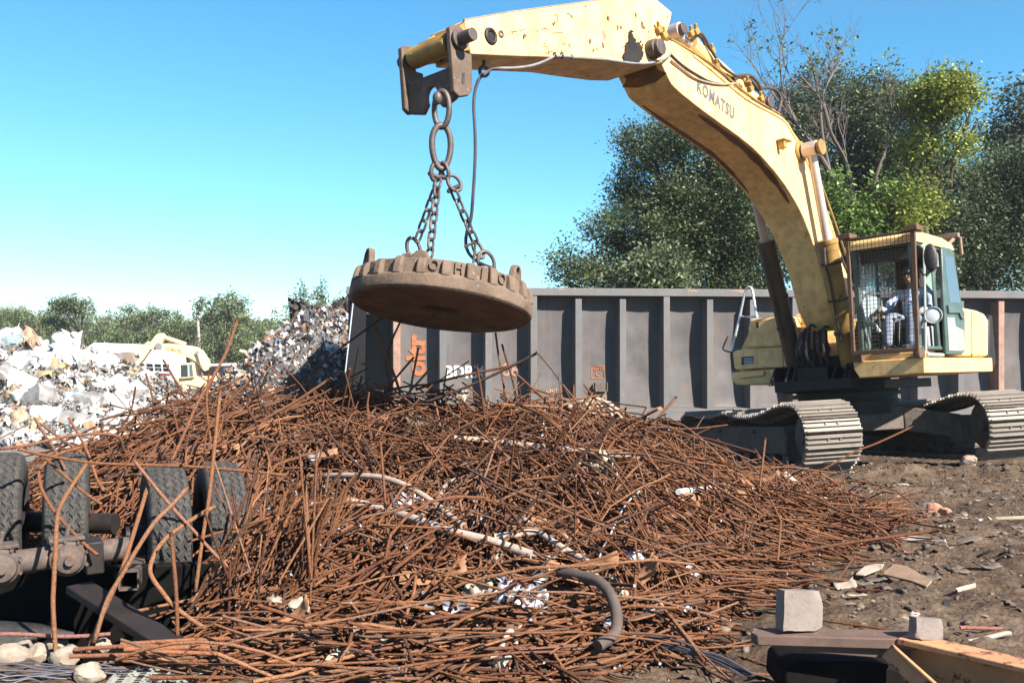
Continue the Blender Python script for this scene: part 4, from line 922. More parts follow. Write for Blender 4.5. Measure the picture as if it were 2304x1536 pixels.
    for a, b, c, d in ((u0, u1, z0_, z0_ + .018), (u0, u1, z1_ - .018, z1_), (u0, u0 + .018, z0_, z1_), (u1 - .018, u1, z0_, z1_)):
        V = np.array([GP(a, 0, c), GP(b, 0, c), GP(b, 0, d), GP(a, 0, d)]); m.add(warp(V), [(0, 1, 2, 3)])
    m.build('stencil_border', M['orange_paint'], root)
    u, z = gpx(1350, 870); m = MB(); 
    m.box(GP(u, .12, z) - o_, (.24, .02, .17), Rm)
    for du in (-.13, .13): m.box(GP(u + du, .08, z) - o_, (.022, .16, .19), Rm)
    m.box(GP(u, .08, z - .09) - o_, (.26, .16, .02), Rm); m.build('card_holder', M['muddy'], root, bevel=.004)
M['gondola_dark'] = worn('near_black_railcar_end', (.009, .009, .011), wear=(.025, .018, .015), amt=.2, scale=1.5, var=.2, rough=.7, dirt_amt=.06, spec=.15)  # near-black base colour, much darker than the side sheet
make_gondola()

# ================================================================ scrap heaps
def crumple(seed, n=6, aspect=1.0, amp=.22):
    r = np.random.default_rng(seed); g = np.linspace(-.5, .5, n); X, Y = np.meshgrid(g * aspect, g)
    X = X + r.normal(0, .05, X.shape); Y = Y + r.normal(0, .05, X.shape)
    Z = r.normal(0, amp * .35, X.shape) + amp * 1.4 * fbm(X * 2.3 + seed, Y * 2.3, seed, 2) + amp * r.choice([-1, 1]) * X * X * r.uniform(.2, 3)
    V = np.stack([X, Y, Z], -1).reshape(-1, 3); i = np.arange(n - 1)[:, None] * n + np.arange(n - 1)[None]
    return V, np.stack([i, i + 1, i + n + 1, i + n], -1).reshape(-1, 4)
VARI = [crumple(s, 5 + s % 3, .45 + .17 * (s % 6), .12 + .05 * (s % 5)) for s in range(18)]
def rand_rot(r):
    q = r.normal(size=4); q /= np.linalg.norm(q); w, x, y, z = q
    return np.array([[1 - 2 * (y * y + z * z), 2 * (x * y - z * w), 2 * (x * z + y * w)], [2 * (x * y + z * w), 1 - 2 * (x * x + z * z), 2 * (y * z - x * w)], [2 * (x * z - y * w), 2 * (y * z + x * w), 1 - 2 * (x * x + y * y)]])
def scatter(name, pts, sizes, pal, wts, seed, mat, nvar=18, flat=None):
    r = np.random.default_rng(seed); Vs, Fs, Cs = [], [], []; b = 0
    pal = np.array(pal)
    for p, s in zip(pts, sizes):
        V, F = VARI[r.integers(nvar)]; R = rand_rot(r)
        if flat is not None: V = V * (1, 1, flat); a = r.random() * 6.3; R = np.array([[math.cos(a), -math.sin(a), 0], [math.sin(a), math.cos(a), 0], [0, 0, 1]]) @ (np.eye(3) + np.diag([0, 0, 0]) + .25 * np.array([[0, 0, r.normal()], [0, 0, r.normal()], [-r.normal(), -r.normal(), 0]]))
        W_ = (V * s * (1, r.uniform(.4, 1), 1)) @ R.T + p; Vs.append(W_); Fs.append(F + b); b += len(V)
        c = pal[r.choice(len(pal), p=wts)] * r.uniform(.75, 1.2); Cs.append(np.repeat(c[None], len(V), 0))
    return np_mesh(name, np.concatenate(Vs), np.concatenate(Fs), mat, cols=np.clip(np.concatenate(Cs), 0, .9))
def heap_surface(name, hf, x0, x1, y0, y1, step, mat, col):
    xs = np.arange(x0, x1, step); ys = np.arange(y0, y1, step); X, Y = np.meshgrid(xs, ys); Z = hf(X, Y)
    V = np.stack([X, Y, Z], -1).reshape(-1, 3); nx = len(xs); i = np.arange(len(ys) - 1)[:, None] * nx + np.arange(nx - 1)[None]
    return V, np.stack([i, i + 1, i + nx + 1, i + nx], -1).reshape(-1, 4)

def white_h(x, y):
    crest = np.interp(x, [-18, -14.5, -12.9, -12.1, -11.4, -10.3, -9.2, -7.9, -6.9, -5.8], [1.55, 1.5, 1.5, 1.45, 1.15, .80, .22, .02, -.28, -.5])
    h = -.45 + (crest + .45) * sstep(18.2, 25.0, y + .25 * (x + 10)) * (1 - sstep(29, 34, y))
    return h + .5 * fbm(x * .5, y * .5, 31, 3) * np.clip((crest + .45), 0, 1) * sstep(18.5, 21, y)
def dark_h(x, y):
    crest = np.interp(x, [-9.9, -9.2, -8.4, -7.4, -6.6, -6.1, -5.5, -5.0, -4, -2], [-.5, -.25, .15, .85, 1.75, 2.25, 2.5, 2.55, 2.4, 2.0])
    h = -.5 + (crest + .5) * sstep(20.5, 27.3, y - .5 * np.clip(x + 6, -4, 3)) * (1 - sstep(32, 38, y))
    return h + .35 * fbm(x * .8, y * .8, 77, 3) * np.clip(crest + .5, 0, 1)
WP = [(.42, .40, .38), (.30, .288, .275), (.24, .23, .22), (.14, .13, .12), (.14, .13, .12), (.42, .31, .20), (.30, .15, .08), (.45, .52, .60), (.06, .055, .05)]
WW = [.24, .18, .14, .12, .09, .08, .06, .04, .05]
DP = [(.52, .49, .46), (.34, .32, .30), (.24, .23, .23), (.12, .115, .12), (.05, .05, .055), (.36, .25, .16), (.22, .12, .07), (.32, .36, .44)]
DWt = [.11, .14, .15, .19, .17, .12, .07, .05]

def make_scrap():
    r = np.random.default_rng(5)
    for (nm, hf, x0, x1, y0, y1, n, smin, smax, pal, wts, lab, dark, sd) in (
        ('white_scrap_heap', white_h, -17, -5.6, 17.8, 29, 15000, .06, .30, WP, WW, 'sprawling heap of small white and grey crushed sheet metal scrap at the left', (.16, .14, .12), 3),
        ('dark_scrap_heap', dark_h, -9.8, -3.6, 20.3, 33, 13000, .05, .24, DP, DWt, 'tall dark heap of fine shredded scrap beside the railcar end', (.07, .062, .058), 4)):
        V, F = heap_surface(nm, hf, x0, x1, y0, y1, .16, None, dark)
        x = r.uniform(x0, x1, n * 2); y = y0 + (y1 - y0) * r.random(n * 2) ** 1.15; z = hf(x, y); ok = z > -.36; x, y, z = x[ok][:n], y[ok][:n], z[ok][:n]
        s = smin * (smax / smin) ** (r.random(len(x)) ** 1.5)
        o = scatter(nm, np.stack([x, y, z + r.normal(.03, .07, len(x))], 1), s, pal, wts, sd, M['debris'])
        base = np_mesh('heap_core', V, F, M['debris'], o, cols=np.repeat(np.array([dark]), len(V), 0)); base['kind'] = 'stuff'
        tag(o, lab, 'scrap heap', kind='stuff')
    # single large sheets lying on the heaps
    sh = []
    V, F = VARI[4]
    protos = []
    for q in range(8):
        V, F = crumple(60 + q, 9, .8 + .12 * (q % 4), .24 + .08 * (q % 3)); protos.append((V, F))
    def sheet(p, s, tint, q, R, label, group, mat=M['sheet']):
        V, F = protos[q % 8]
        o = np_mesh('crumpled_sheet', (V * s) @ R.T, F, mat, cols=np.repeat(np.array([tint]), len(V), 0)); o.location = p
        m = o.modifiers.new('thickness', 'SOLIDIFY'); m.thickness = .012
        return tag(o, label, 'scrap sheet', group)
    def face(az, tilt, roll):       # sheet normal turned to the viewer by tilt
        return np.array((Matrix.Rotation(az, 3, 'Z') @ Matrix.Rotation(tilt, 3, 'X') @ Matrix.Rotation(roll, 3, 'Z')))
    hero = [((430 / 2.88, 620 + 455 / 2.88), 1.5, (.84, .86, .88), 'big pale sheet standing up on the skyline of the white scrap heap', 1.1, 0), ((60 / 2.88, 620 + 390 / 2.88), 1.1, (.60, .66, .72), 'bluish white panel leaning at the far left top of the scrap heap', 1.0, 1),
            ((160 / 2.88, 620 + 385 / 2.88), 1.0, (.40, .29, .20), 'brown crumpled lump on the crest at the left of the white heap', .5, 2), ((600 / 2.88, 620 + 590 / 2.88), 1.7, (.86, .86, .88), 'large white bent panel below the raised bucket', .9, 3),
            ((560 / 2.88, 620 + 700 / 2.88), 1.9, (.70, .69, .68), 'wide pale grey creased sheet in the middle of the white heap', .8, 4), ((370 / 2.88, 620 + 700 / 2.88), 1.3, (.55, .53, .50), 'grey ribbed curled sheet beside the wide creased one', .9, 5),
            ((250 / 2.88, 620 + 600 / 2.88), 1.6, (.55, .42, .22), 'tan and rust streaked sheet bridging the upper left heap', .35, 6), ((235 / 2.88, 620 + 750 / 2.88), 1.0, (.85, .85, .88), 'white rounded shell low in the left heap', .9, 7),
            ((510 / 2.88, 620 + 850 / 2.88), 1.3, (.85, .85, .87), 'bright white folded panel near the foot of the heap', .8, 0), ((720 / 2.88, 620 + 870 / 2.88), 1.5, (.55, .57, .62), 'flat grey sheet lying low at the right foot of the white heap', .3, 1),
            ((760 / 2.88, 620 + 740 / 2.88), 1.0, (.82, .83, .86), 'white torn sheet at the right shoulder of the heap', 1.0, 2), ((230 / 2.88, 620 + 460 / 2.88), 1.0, (.78, .78, .78), 'white dented casing under the brown lump', .9, 3)]
    for (px, py), s, c, lab, tl, q in hero:
        ys = np.linspace(17, 33, 400); xs = (px - CX) / FPX * ys; zs = CAMH + (HY - py) / FPX * ys; hit = np.nonzero(zs <= white_h(xs, ys))[0]
        Y = ys[hit[0]] if len(hit) else 25.5
        sheet(at(px, py + 6, Y - .15), s * .62, np.array(c) * .62, q, face(r.uniform(-.5, .5), tl, r.uniform(0, 6)), lab, None)
    n = 0
    while n < 70:
        x, y = r.uniform(-14, -6.2), r.uniform(18.5, 26); z = white_h(x, y)
        if z < -.3: continue
        c = np.array(WP[r.choice(7, p=[.45, .25, .12, .06, .02, .06, .04])]) * r.uniform(.85, 1.05)
        sheet((x, y, z + .08), r.uniform(.25, .6), np.clip(c * .8, 0, .6), int(r.integers(8)), face(r.uniform(-1, 1), r.uniform(.2, 1.4), r.uniform(0, 6)), 'crushed pale sheet metal panel lying in the white scrap heap', 'sheets on the white scrap heap'); n += 1
    n = 0
    while n < 46:
        x, y = r.uniform(-9, -4.2), r.uniform(21, 30); z = dark_h(x, y)
        if z < -.2: continue
        c = np.array(DP[r.choice(8, p=[.2, .2, .15, .15, .05, .15, .05, .05])]) * r.uniform(.8, 1.1)
        sheet((x, y, z + .05), r.uniform(.22, .5), np.clip(c * .8, 0, .7), int(r.integers(8)), face(r.uniform(-1, 1), r.uniform(.2, 1.4), r.uniform(0, 6)), 'twisted sheet fragment lying on the dark shredded heap', 'sheets on the dark scrap heap'); n += 1
    def appliance(px, py, sz, tint, seed, lab):
        bm = bmesh.new(); bmesh.ops.create_cube(bm, size=1); bmesh.ops.subdivide_edges(bm, edges=bm.edges[:], cuts=5, use_grid_fill=True)
        q = np.random.default_rng(seed); k = [(unit(q.normal(size=3)), q.uniform(.32, .5), q.uniform(.3, .8)) for _ in range(7)]
        for v in bm.verts:
            p = np.array(v.co)
            for n_, d_, f_ in k:
                e = p @ n_ - d_
                if e > 0: p = p - n_ * e * f_
            v.co = (p + q.normal(0, .018, 3)) * np.array(sz)
        me = bpy.data.meshes.new('crushed_appliance'); bm.to_mesh(me); bm.free(); me.shade_smooth(); me.set_sharp_from_angle(angle=R_(22)); me.materials.append(M['sheet'])
        a = me.attributes.new('Col', 'FLOAT_COLOR', 'POINT'); a.data.foreach_set('color', np.tile(np.array((*tint, 1), np.float32), len(me.vertices)))
        o = link(bpy.data.objects.new('crushed_appliance', me))
        ys = np.linspace(17, 33, 400); xs = (px - CX) / FPX * ys; zs = CAMH + (HY - py) / FPX * ys; hit = np.nonzero(zs <= white_h(xs, ys))[0]
        o.location = at(px, py, (ys[hit[0]] if len(hit) else 25.2) - .05); o.rotation_euler = tuple(q.uniform(-.6, .6, 3)); tag(o, lab, 'crushed appliance', 'crushed appliances in the white heap')
    for q in range(34):
        px = r.uniform(0, 330); py = r.uniform(np.interp(px, [0, 130, 330], [765, 790, 880]), 965)
        c = np.array([(.50, .48, .46), (.47, .47, .475), (.30, .36, .36), (.46, .42, .36), (.22, .21, .20), (.40, .28, .16)][r.choice(6, p=[.34, .24, .22, .04, .12, .04])])
        s_ = r.uniform(.28, .62); appliance(px, py, (s_ * r.uniform(.8, 1.6), s_, s_ * r.uniform(.6, 1.2)), c, 700 + q, 'crushed box-shaped appliance half buried in the white scrap heap')
    # black torn tarpaulin lump crowning the dark heap
    V, F = crumple(91, 22, 1.5, .20); p = at(726, 712, 28.0)
    o = np_mesh('black_tarpaulin', (V * (1.15, .9, 1.3)) @ face(.1, .8, .2).T, F, M['black_sheet']); o.location = p; tag(o, 'black crumpled sheeting crowning the dark scrap heap', 'tarpaulin'); m = o.modifiers.new('t', 'SOLIDIFY'); m.thickness = .02
M['black_sheet'] = worn('black_torn_sheeting', (.028, .024, .024), wear=(.09, .075, .07), amt=.35, scale=3, var=.4, rough=.7)
make_scrap()

# ================================================================ yard beyond: second excavator, bus, loader, pole
def make_far_excavator():
    Y = 62.0; ox, oy = 180, 720; k = 2304 / 380.0
    def P(x, y, d=0): return at(ox + x / k, oy + y / k, Y + d)
    root = empty('crawler_excavator', loc=tuple(P(1450, 1000)), label='distant yellow excavator with its bucket curled over the white scrap', cat='excavator'); o_ = np.array(root.location); y_ = M['yellow_far']
    def pr(name, pts, depth, mat, d0=0, parent=root, bev=.03):
        m = MB(); m.prism([P(x, y, d0) - o_ for x, y in pts], (0, depth, 0)); return m.build(name, mat, parent, bevel=bev)
    boom = pr('boom', [(1050, 345), (1080, 322), (1200, 318), (1420, 345), (1560, 365), (1650, 420), (1720, 520), (1760, 610), (1740, 680), (1700, 700), (1640, 640), (1590, 575), (1500, 520), (1300, 462), (1090, 400), (1055, 385)], .55, y_)
    u = unit(P(1370, 440) - P(1190, 395)); lettering('lettering', 'KOMATSU', .30, P(1285, 408, -.012) - o_, u, np.cross((0, -1, 0), u) * -1 if np.cross((0, -1, 0), u)[2] < 0 else np.cross((0, -1, 0), u), M['letter_brown'], boom, extrude=.01, bold=.012, sx=.72)
    pr('arm', [(740, 590), (850, 470), (960, 300), (1030, 205), (1070, 178), (1120, 180), (1150, 215), (1140, 260), (1060, 370), (1010, 410), (960, 395), (860, 540), (770, 640), (745, 640)], .45, y_, .05)
    m = MB(); m.cyl(P(1185, 245, .2) - o_, P(1440, 330, .2) - o_, .13); c = m.build('arm_cylinder', y_, root); m = MB(); m.cyl(P(1120, 240, .2) - o_, P(1190, 246, .2) - o_, .08); m.build('piston_rod', M['chrome'], c)
    m = MB(); m.cyl(P(760, 470, -.02) - o_, P(945, 300, -.02) - o_, .10); m.build('bucket_cylinder', y_, root)
    m = MB(); m.cyl(P(1605, 455, -.1) - o_, P(1660, 640, -.1) - o_, .09); m.build('boom_cylinder', M['bucket'], root)
    m = MB(); m.lathe([(.05, -.1), (.22, -.1), (.22, .02), (.05, .02)], P(1075, 358, 0) - o_, (0, 1, 0), 18); m.lathe([(.03, -.12), (.13, -.12), (.13, .02), (.03, .02)], P(1605, 450, 0) - o_, (0, 1, 0), 14); m.build('joint_pin', M['bucket'], root)
    # bucket: curved shell with side cheek and teeth
    out = [(745, 560), (720, 470), (690, 430), (600, 430), (500, 450), (430, 500), (380, 570), (350, 640), (360, 690), (500, 700), (540, 640), (600, 650), (700, 690), (740, 640)]
    b = MB(); b.prism([P(x, y, -.3) - o_ for x, y in out], (0, 1.1, 0)); b = b.build('bucket', M['bucket'], root, bevel=.04)
    pr('bucket_cheek', [(745, 560), (720, 470), (690, 430), (650, 430), (590, 500), (550, 600), (540, 650), (600, 655), (700, 690), (740, 640)], .03, M['hanger_pale'], -.34, b)
    for x in (375, 405, 437, 468): pr('bucket_tooth', [(x, 670), (x + 18, 670), (x + 12, 712), (x + 2, 712)], .1, M['hanger_pale'], -.36, b, 0)
    cab = pr('cab', [(1360, 590), (1540, 585), (1560, 780), (1370, 800)], 1.1, M['yellow_far'], -.2)
    pr('cab_window', [(1375, 610), (1468, 606), (1472, 770), (1380, 775)], .02, M['glass_dark'], -.225, cab, 0); pr('cab_window', [(1490, 606), (1530, 604), (1545, 765), (1495, 768)], .02, M['door_glass'], -.225, cab, 0)
    pr('body', [(1330, 790), (1600, 770), (1850, 760), (1900, 800), (1890, 930), (1330, 940)], 2.2, y_, .0)
    pr('engine_cover', [(1690, 690), (1740, 640), (1850, 640), (1880, 770), (1690, 780)], 1.6, M['grime'], .2)
    m = MB()
    for yy in (0, 1.9): m.prism([P(x, y, yy) - o_ for x, y in ((1290, 960), (1330, 930), (1880, 930), (1920, 960), (1920, 1050), (1880, 1080), (1330, 1080), (1290, 1050))], (0, .5, 0))
    m.build('tracks', M['muddy'], root) if False else None
    for yy in (0, 1.9):
        t = MB(); t.prism([P(x, y, yy) - o_ for x, y in ((1290, 960), (1330, 930), (1880, 930), (1920, 960), (1920, 1050), (1880, 1080), (1330, 1080), (1290, 1050))], (0, .5, 0)); t.build('track', M['muddy'], root, bevel=.05)
    for x in (1390, 1530): m = MB(); m.lathe([(.02, -.1), (.11, -.08), (.13, 0), (.02, .05)], P(x, 555 if x < 1500 else 578, .2) - o_, (0, -1, 0), 14); m.build('roof_lamp', M['handrail'], root)
make_far_excavator()

def make_bus():
    Y = 68.0; k = 2304 / 380.0
    c = at(180 + 760 / k, 720 + 600 / k, Y)
    root = empty('bus', loc=tuple(c), label='white bus leaning over behind the scrap with a long row of dark windows', cat='bus')
    root.rotation_euler = (R_(24), R_(2), R_(-3))
    L, Wd, Hh = 6.2, 2.3, 1.6
    m = MB(); pr = [(-Wd / 2, -.9), (Wd / 2, -.9), (Wd / 2, .7), (Wd / 2 - .12, 1.0), (Wd / 2 - .45, 1.18), (0, 1.25), (-Wd / 2 + .45, 1.18), (-Wd / 2 + .12, 1.0), (-Wd / 2, .7)]
    m.prism([(-L / 2, y, z) for y, z in pr], (L, 0, 0)); m.build('body', M['bus_white'], root, bevel=.08, seg=3)
    for q in range(8):
        x = -1.5 + q * .56; w = MB(); w.prism([(x, -Wd / 2 - .012, .12), (x + .42, -Wd / 2 - .012, .12), (x + .42, -Wd / 2 - .012, .62), (x, -Wd / 2 - .012, .62)], (0, .02, 0)); f = w.build('window', M['glass_dark'], root)
        s = MB(); s.box((x + .21, -Wd / 2 - .02, .36), (.44, .02, .03)); s.build('window_bar', M['bus_white'], f)
    m = MB(); m.box((.2, -Wd / 2 - .012, -.10), (L * .85, .02, .10)); m.build('red_stripe', M['red_trim'], root)
    m = MB(); m.prism([(-L / 2 - .02, -.95, .75), (-L / 2 - .02, .95, .75), (-L / 2 - .02, .95, -.3), (-L / 2 - .02, -.95, -.3)], (.02, 0, 0)); m.build('end_window', M['glass_dark'], root)
    pts = [(-L / 2 + .35, -Wd / 2 + .115), (-.6, -Wd / 2 + .115)]
    lettering('roof_lettering', 'TGC', .55, (-2.0, -Wd / 2 + .02, .98), (1, 0, 0), unit((0, .33, .30)), M['bus_grey'], root, extrude=.02, bold=.02)
    for x in (-2.2, 2.1):
        w = MB(); w.lathe([(.1, -.12), (.42, -.12), (.45, -.06), (.45, .1), (.1, .12)], (x, -Wd / 2 + .1, -.95), (0, -1, 0), 22); w.build('wheel', M['rubber'], root)
make_bus()

def make_loader():
    Y = 70.0; k = 2304 / 380.0
    P = lambda x, y, d=0: at(180 + x / k, 720 + y / k, Y + d)
    root = empty('wheel_loader', loc=tuple(P(1930, 780)), label='dark loader with pale cab roof half hidden behind the dark scrap slope', cat='loader'); o_ = np.array(root.location)
    def pr(name, pts, depth, mat, d0=0): m = MB(); m.prism([P(x, y, d0) - o_ for x, y in pts], (0, depth, 0)); return m.build(name, mat, root, bevel=.03)
    pr('cab', [(1850, 640), (1985, 640), (2015, 800), (1850, 800)], 1.6, M['cab_green']); pr('cab_roof', [(1790, 598), (2050, 592), (2052, 622), (1792, 628)], 1.8, M['bus_white'], -.1)
    pr('cab_window', [(1862, 655), (1978, 655), (1998, 780), (1866, 780)], .02, M['door_glass'], -.03); pr('body', [(1800, 800), (2100, 790), (2120, 900), (1800, 900)], 1.8, M['grime']); pr('red_cowl', [(2040, 625), (2085, 625), (2090, 700), (2050, 700)], 1.0, M['brick'], .2)
    for x in (1850, 2060): w = MB(); w.lathe([(.1, -.2), (.55, -.2), (.62, -.1), (.62, .2), (.1, .25)], P(x, 930, .1) - o_, (0, -1, 0), 22); w.build('wheel', M['rubber'], root)
    r2 = empty('knuckle_crane', loc=tuple(at(570, 800, 74)), label='small orange crane jib poking up beyond the dark scrap slope', cat='crane'); o2 = np.array(r2.location)
    m = MB(); m.tube([at(x, y, 74) - o2 for x, y in ((540, 789), (552, 792), (562, 802))], .12, 8); m.build('jib', M['yellow_far'], r2); m = MB(); m.tube([at(x, y, 74) - o2 for x, y in ((562, 802), (572, 860))], .14, 8); m.build('mast', M['brick'], r2)
make_loader()

p0, p1_ = at(452, 850, 92), at(443.5, 691, 92)
m = MB(); m.tube([np.zeros(3), p1_ - p0], [.17, .12], 10)
pole = m.build('utility_pole', M['pole'], None); pole.location = p0; tag(pole, 'weathered grey wooden utility pole rising against the far trees', 'utility pole')

# ================================================================ trees
def leaf_cloud(C, per, spread, size, r, tint, tvar=.25, up=.6):
    n = len(C) * per
    p = np.repeat(C, per, 0) + r.normal(size=(n, 3)) * np.asarray(spread)
    nrm = r.normal(size=(n, 3)); nrm[:, 2] = np.abs(nrm[:, 2]) + up; nrm /= np.linalg.norm(nrm, axis=1, keepdims=True)
    t = np.cross(nrm, r.normal(size=(n, 3))); t /= np.linalg.norm(t, axis=1, keepdims=True) + 1e-9; b = np.cross(nrm, t)
    s = size * r.uniform(.55, 1.25, (n, 1))
    V = np.stack([p + t * s, p + b * s * .48, p - t * s, p - b * s * .48], 1).reshape(-1, 3)
    F = np.arange(n * 4).reshape(-1, 4)
    ct = np.repeat(r.normal(1, tvar * 1.1, (len(C), 1)), per, 0) * r.normal(1, tvar, (n, 1))
    tint = np.asarray(tint); hue = np.repeat(r.random((len(C), 1)), per, 0)
    c = tint[0] * (1 - hue) + tint[1] * hue if tint.ndim == 2 else np.repeat(tint[None], n, 0)
    c = np.clip(c * np.clip(ct, .35, 1.8), .004, .6)
    return V, F, np.repeat(c, 4, 0)

def blob_centres(blobs, n, r, gap=.12):
    vol = np.array([b[1][0] * b[1][2] * (b[1][0] + b[1][2]) for b in blobs]) ** .8; k = r.choice(len(blobs), n * 2, p=vol / vol.sum())
    d = r.normal(size=(n * 2, 3)); d /= np.linalg.norm(d, axis=1, keepdims=True); q = r.uniform(.25, 1, (n * 2, 1)) ** .45
    C = np.array([b[0] for b in blobs])[k] + d * q * np.array([b[1] for b in blobs])[k] * (1 + .75 * fbm(d[:, :1] * 2.5 + k[:, None], d[:, 2:] * 2.5, 3, 2))
    keep = (fbm(C[:, 0] * 1.1 + C[:, 1] * .6, C[:, 2] * 1.1, 17, 3) > -.5 + gap * 3.6)
    C = C[keep][:n]; return C

def limb_path(a, b, r, wob=.12, n=6):
    a, b = np.asarray(a), np.asarray(b); L = np.linalg.norm(b - a); t = np.linspace(0, 1, n)[:, None]
    P = a + (b - a) * t; P[1:-1] += r.normal(0, wob * L * .3, (n - 2, 3)); P[:, 2] += (np.sin(t[:, 0] * math.pi) * .06 * L); return P

def big_tree(name, label, cat, base, fork, blobs, n, per, size, tint, seed, spread=.34, r0=.3, gap=.1, mat=None, group=None, tvar=.28):
    r = np.random.default_rng(seed); base = np.asarray(base, float)
    root = empty(name, loc=tuple(base), label=label, cat=cat, group=group)
    t = MB(); fork = np.asarray(fork, float)
    t.tube(limb_path(np.zeros(3), fork - base, r, .08), np.linspace(r0, r0 * .7, 6), 9)
    for c, rad in blobs:
        P = limb_path(fork - base, np.asarray(c) - base, r, .22, 7); t.tube(P, np.linspace(r0 * .45, r0 * .10, 7), 6)
        for q in range(4):
            d = r.normal(size=3); d[2] = abs(d[2]) * .6; e = np.asarray(c) - base + d / np.linalg.norm(d) * np.asarray(rad) * .85
            t.tube(limb_path(P[4], e, r, .25, 5), np.linspace(r0 * .14, .012, 5), 5)
    t.build('trunk', M['bark'], root)
    C = blob_centres(blobs, n, r, gap); V, F, c = leaf_cloud(C, per, spread, size, r, tint, tvar)
    np_mesh('crown', V - base, F, mat or M['leaf'], root, cols=c)
    return root
def blobs_px(lst, Y, dy=1.0, jit=0):
    r = np.random.default_rng(int(Y * 10)); out = []
    for (x, y, rx, ry) in lst:
        k = Y / FPX; out.append((at(x, y, Y + r.uniform(-1, 1) * jit), (rx * k, max(rx, ry) * k * dy, ry * k)))
    return out
OAK = [(.042, .070, .022), (.135, .16, .078)]; OAK2 = [(.042, .068, .026), (.13, .152, .08)]
def make_trees():
    b = blobs_px([(1440, 330, 60, 42), (1405, 305, 32, 20), (1500, 300, 60, 30), (1480, 400, 95, 75), (1560, 360, 90, 80), (1610, 460, 120, 110), (1520, 480, 110, 90), (1400, 450, 35, 50), (1340, 560, 85, 60), (1300, 600, 60, 45), (1430, 560, 130, 95), (1560, 590, 150, 90), (1690, 560, 110, 130), (1650, 400, 80, 70), (1720, 460, 80, 90)], 31, .9, 1.2)
    big_tree('oak_tree', 'wide dark oak spreading to the left behind the boom', 'tree', at(1610, 900, 31.5), at(1600, 620, 31.5), b, 2300, 66, .058, OAK, 1, .225, .24, .10)
    b = blobs_px([(1800, 250, 70, 60), (1840, 190, 60, 45), (1900, 240, 110, 70), (1980, 215, 70, 35), (2010, 290, 110, 95), (1850, 360, 130, 110), (1960, 400, 130, 110), (1780, 470, 90, 110), (1900, 520, 150, 110), (2040, 420, 90, 110), (2060, 540, 90, 90)], 39, .9, 1.5)
    big_tree('oak_tree', 'tall grey-green oak filling the gap behind the bare tree and cab', 'tree', at(1900, 880, 39), at(1900, 600, 39), b, 2100, 62, .076, OAK2, 2, .30, .28, .09)
    b = blobs_px([(2240, 420, 80, 80), (2190, 500, 90, 90), (2290, 500, 70, 110), (2130, 560, 100, 90), (2220, 600, 110, 70), (2140, 440, 70, 80), (2330, 420, 60, 110), (2060, 610, 90, 50)], 35, .9, 1.2)
    big_tree('oak_tree', 'dense mid green tree right of the cab above the railcar', 'tree', at(2220, 880, 35), at(2220, 640, 35), b, 1400, 68, .068, [(.055, .088, .034), (.13, .16, .08)], 3, .26, .28, .08)
    b = blobs_px([(2285, 250, 55, 40), (2310, 310, 60, 70), (2350, 230, 60, 50), (2250, 300, 30, 30), (2340, 400, 60, 80)], 40, .9, 1)
    big_tree('oak_tree', 'bluish green tree leaning in at the upper right edge', 'tree', at(2345, 880, 40), at(2335, 500, 40), b, 430, 40, .11, [(.055, .085, .06), (.12, .155, .11)], 4, .36, .28, .14)
    b = blobs_px([(2115, 205, 40, 30), (2150, 225, 40, 28), (2085, 240, 40, 40), (2195, 280, 36, 24), (2160, 285, 40, 30), (2170, 325, 24, 18), (2060, 320, 40, 40), (2040, 400, 45, 35), (2075, 410, 35, 35), (2070, 470, 40, 28), (2030, 480, 30, 30), (2050, 350, 40, 40), (2110, 300, 30, 40), (2105, 235, 36, 30), (2200, 275, 30, 20), (2180, 215, 16, 14), (2130, 180, 22, 12)], 29.5, 1, .6)
    big_tree('young_tree', 'light yellow-green tree with feathery tops over the cab roof', 'tree', at(2070, 900, 31), at(2075, 480, 31), b, 560, 46, .066, [(.10, .15, .03), (.36, .38, .06)], 5, .26, .13, .14)
    b = blobs_px([(1450, 612, 45, 30), (1490, 600, 40, 40), (1420, 640, 40, 20), (1520, 630, 40, 25)], 27, 1, .3)
    big_tree('shrub', 'pale green bush showing just above the railcar under the dark oak', 'shrub', at(1470, 800, 27), at(1470, 680, 27), b, 190, 34, .075, [(.09, .12, .06), (.17, .20, .10)], 6, .22, .06, .1)
    b = blobs_px([(1930, 500, 50, 40), (1900, 530, 30, 30), (1980, 520, 45, 40), (1870, 470, 20, 30), (1880, 420, 14, 30), (1990, 450, 22, 40)], 29.5, 1, .3)
    big_tree('shrub', 'bright green leafy vine clump rising behind the caged cab', 'shrub', at(1940, 900, 29.5), at(1940, 600, 29.5), b, 230, 36, .085, [(.08, .15, .03), (.17, .25, .06)], 7, .25, .08, .1)
    # bare tree: forking limbs and fine twigs, a few vine leaves
    r = np.random.default_rng(8); Y = 30.0; base = at(1935, 900, Y)
    root = empty('bare_tree', loc=tuple(base), label='leafless grey tree with fine forking twigs and scraps of vine against the sky', cat='tree')
    t = MB(); tips = []
    def grow(a, d, L, rad, lev):
        P = [a]; n = 5
        for i in range(n):
            d = unit(d + r.normal(0, .13, 3) + np.array((0, 0, .05))); P.append(P[-1] + d * L / n)
        t.tube(P, np.linspace(rad * .75, rad * .4, n + 1), 7 if lev < 2 else 4); tips.append(P[-1])
        if lev < 5 and rad > .005:
            for q in range(3 if lev < 3 else 2):
                k = r.integers(2, n + 1); e = unit(d + r.normal(0, .55, 3) * (1, .6, .6) + np.array((0, 0, .12))); grow(P[k], e, L * r.uniform(.5, .78), rad * r.uniform(.42, .6), lev + 1)
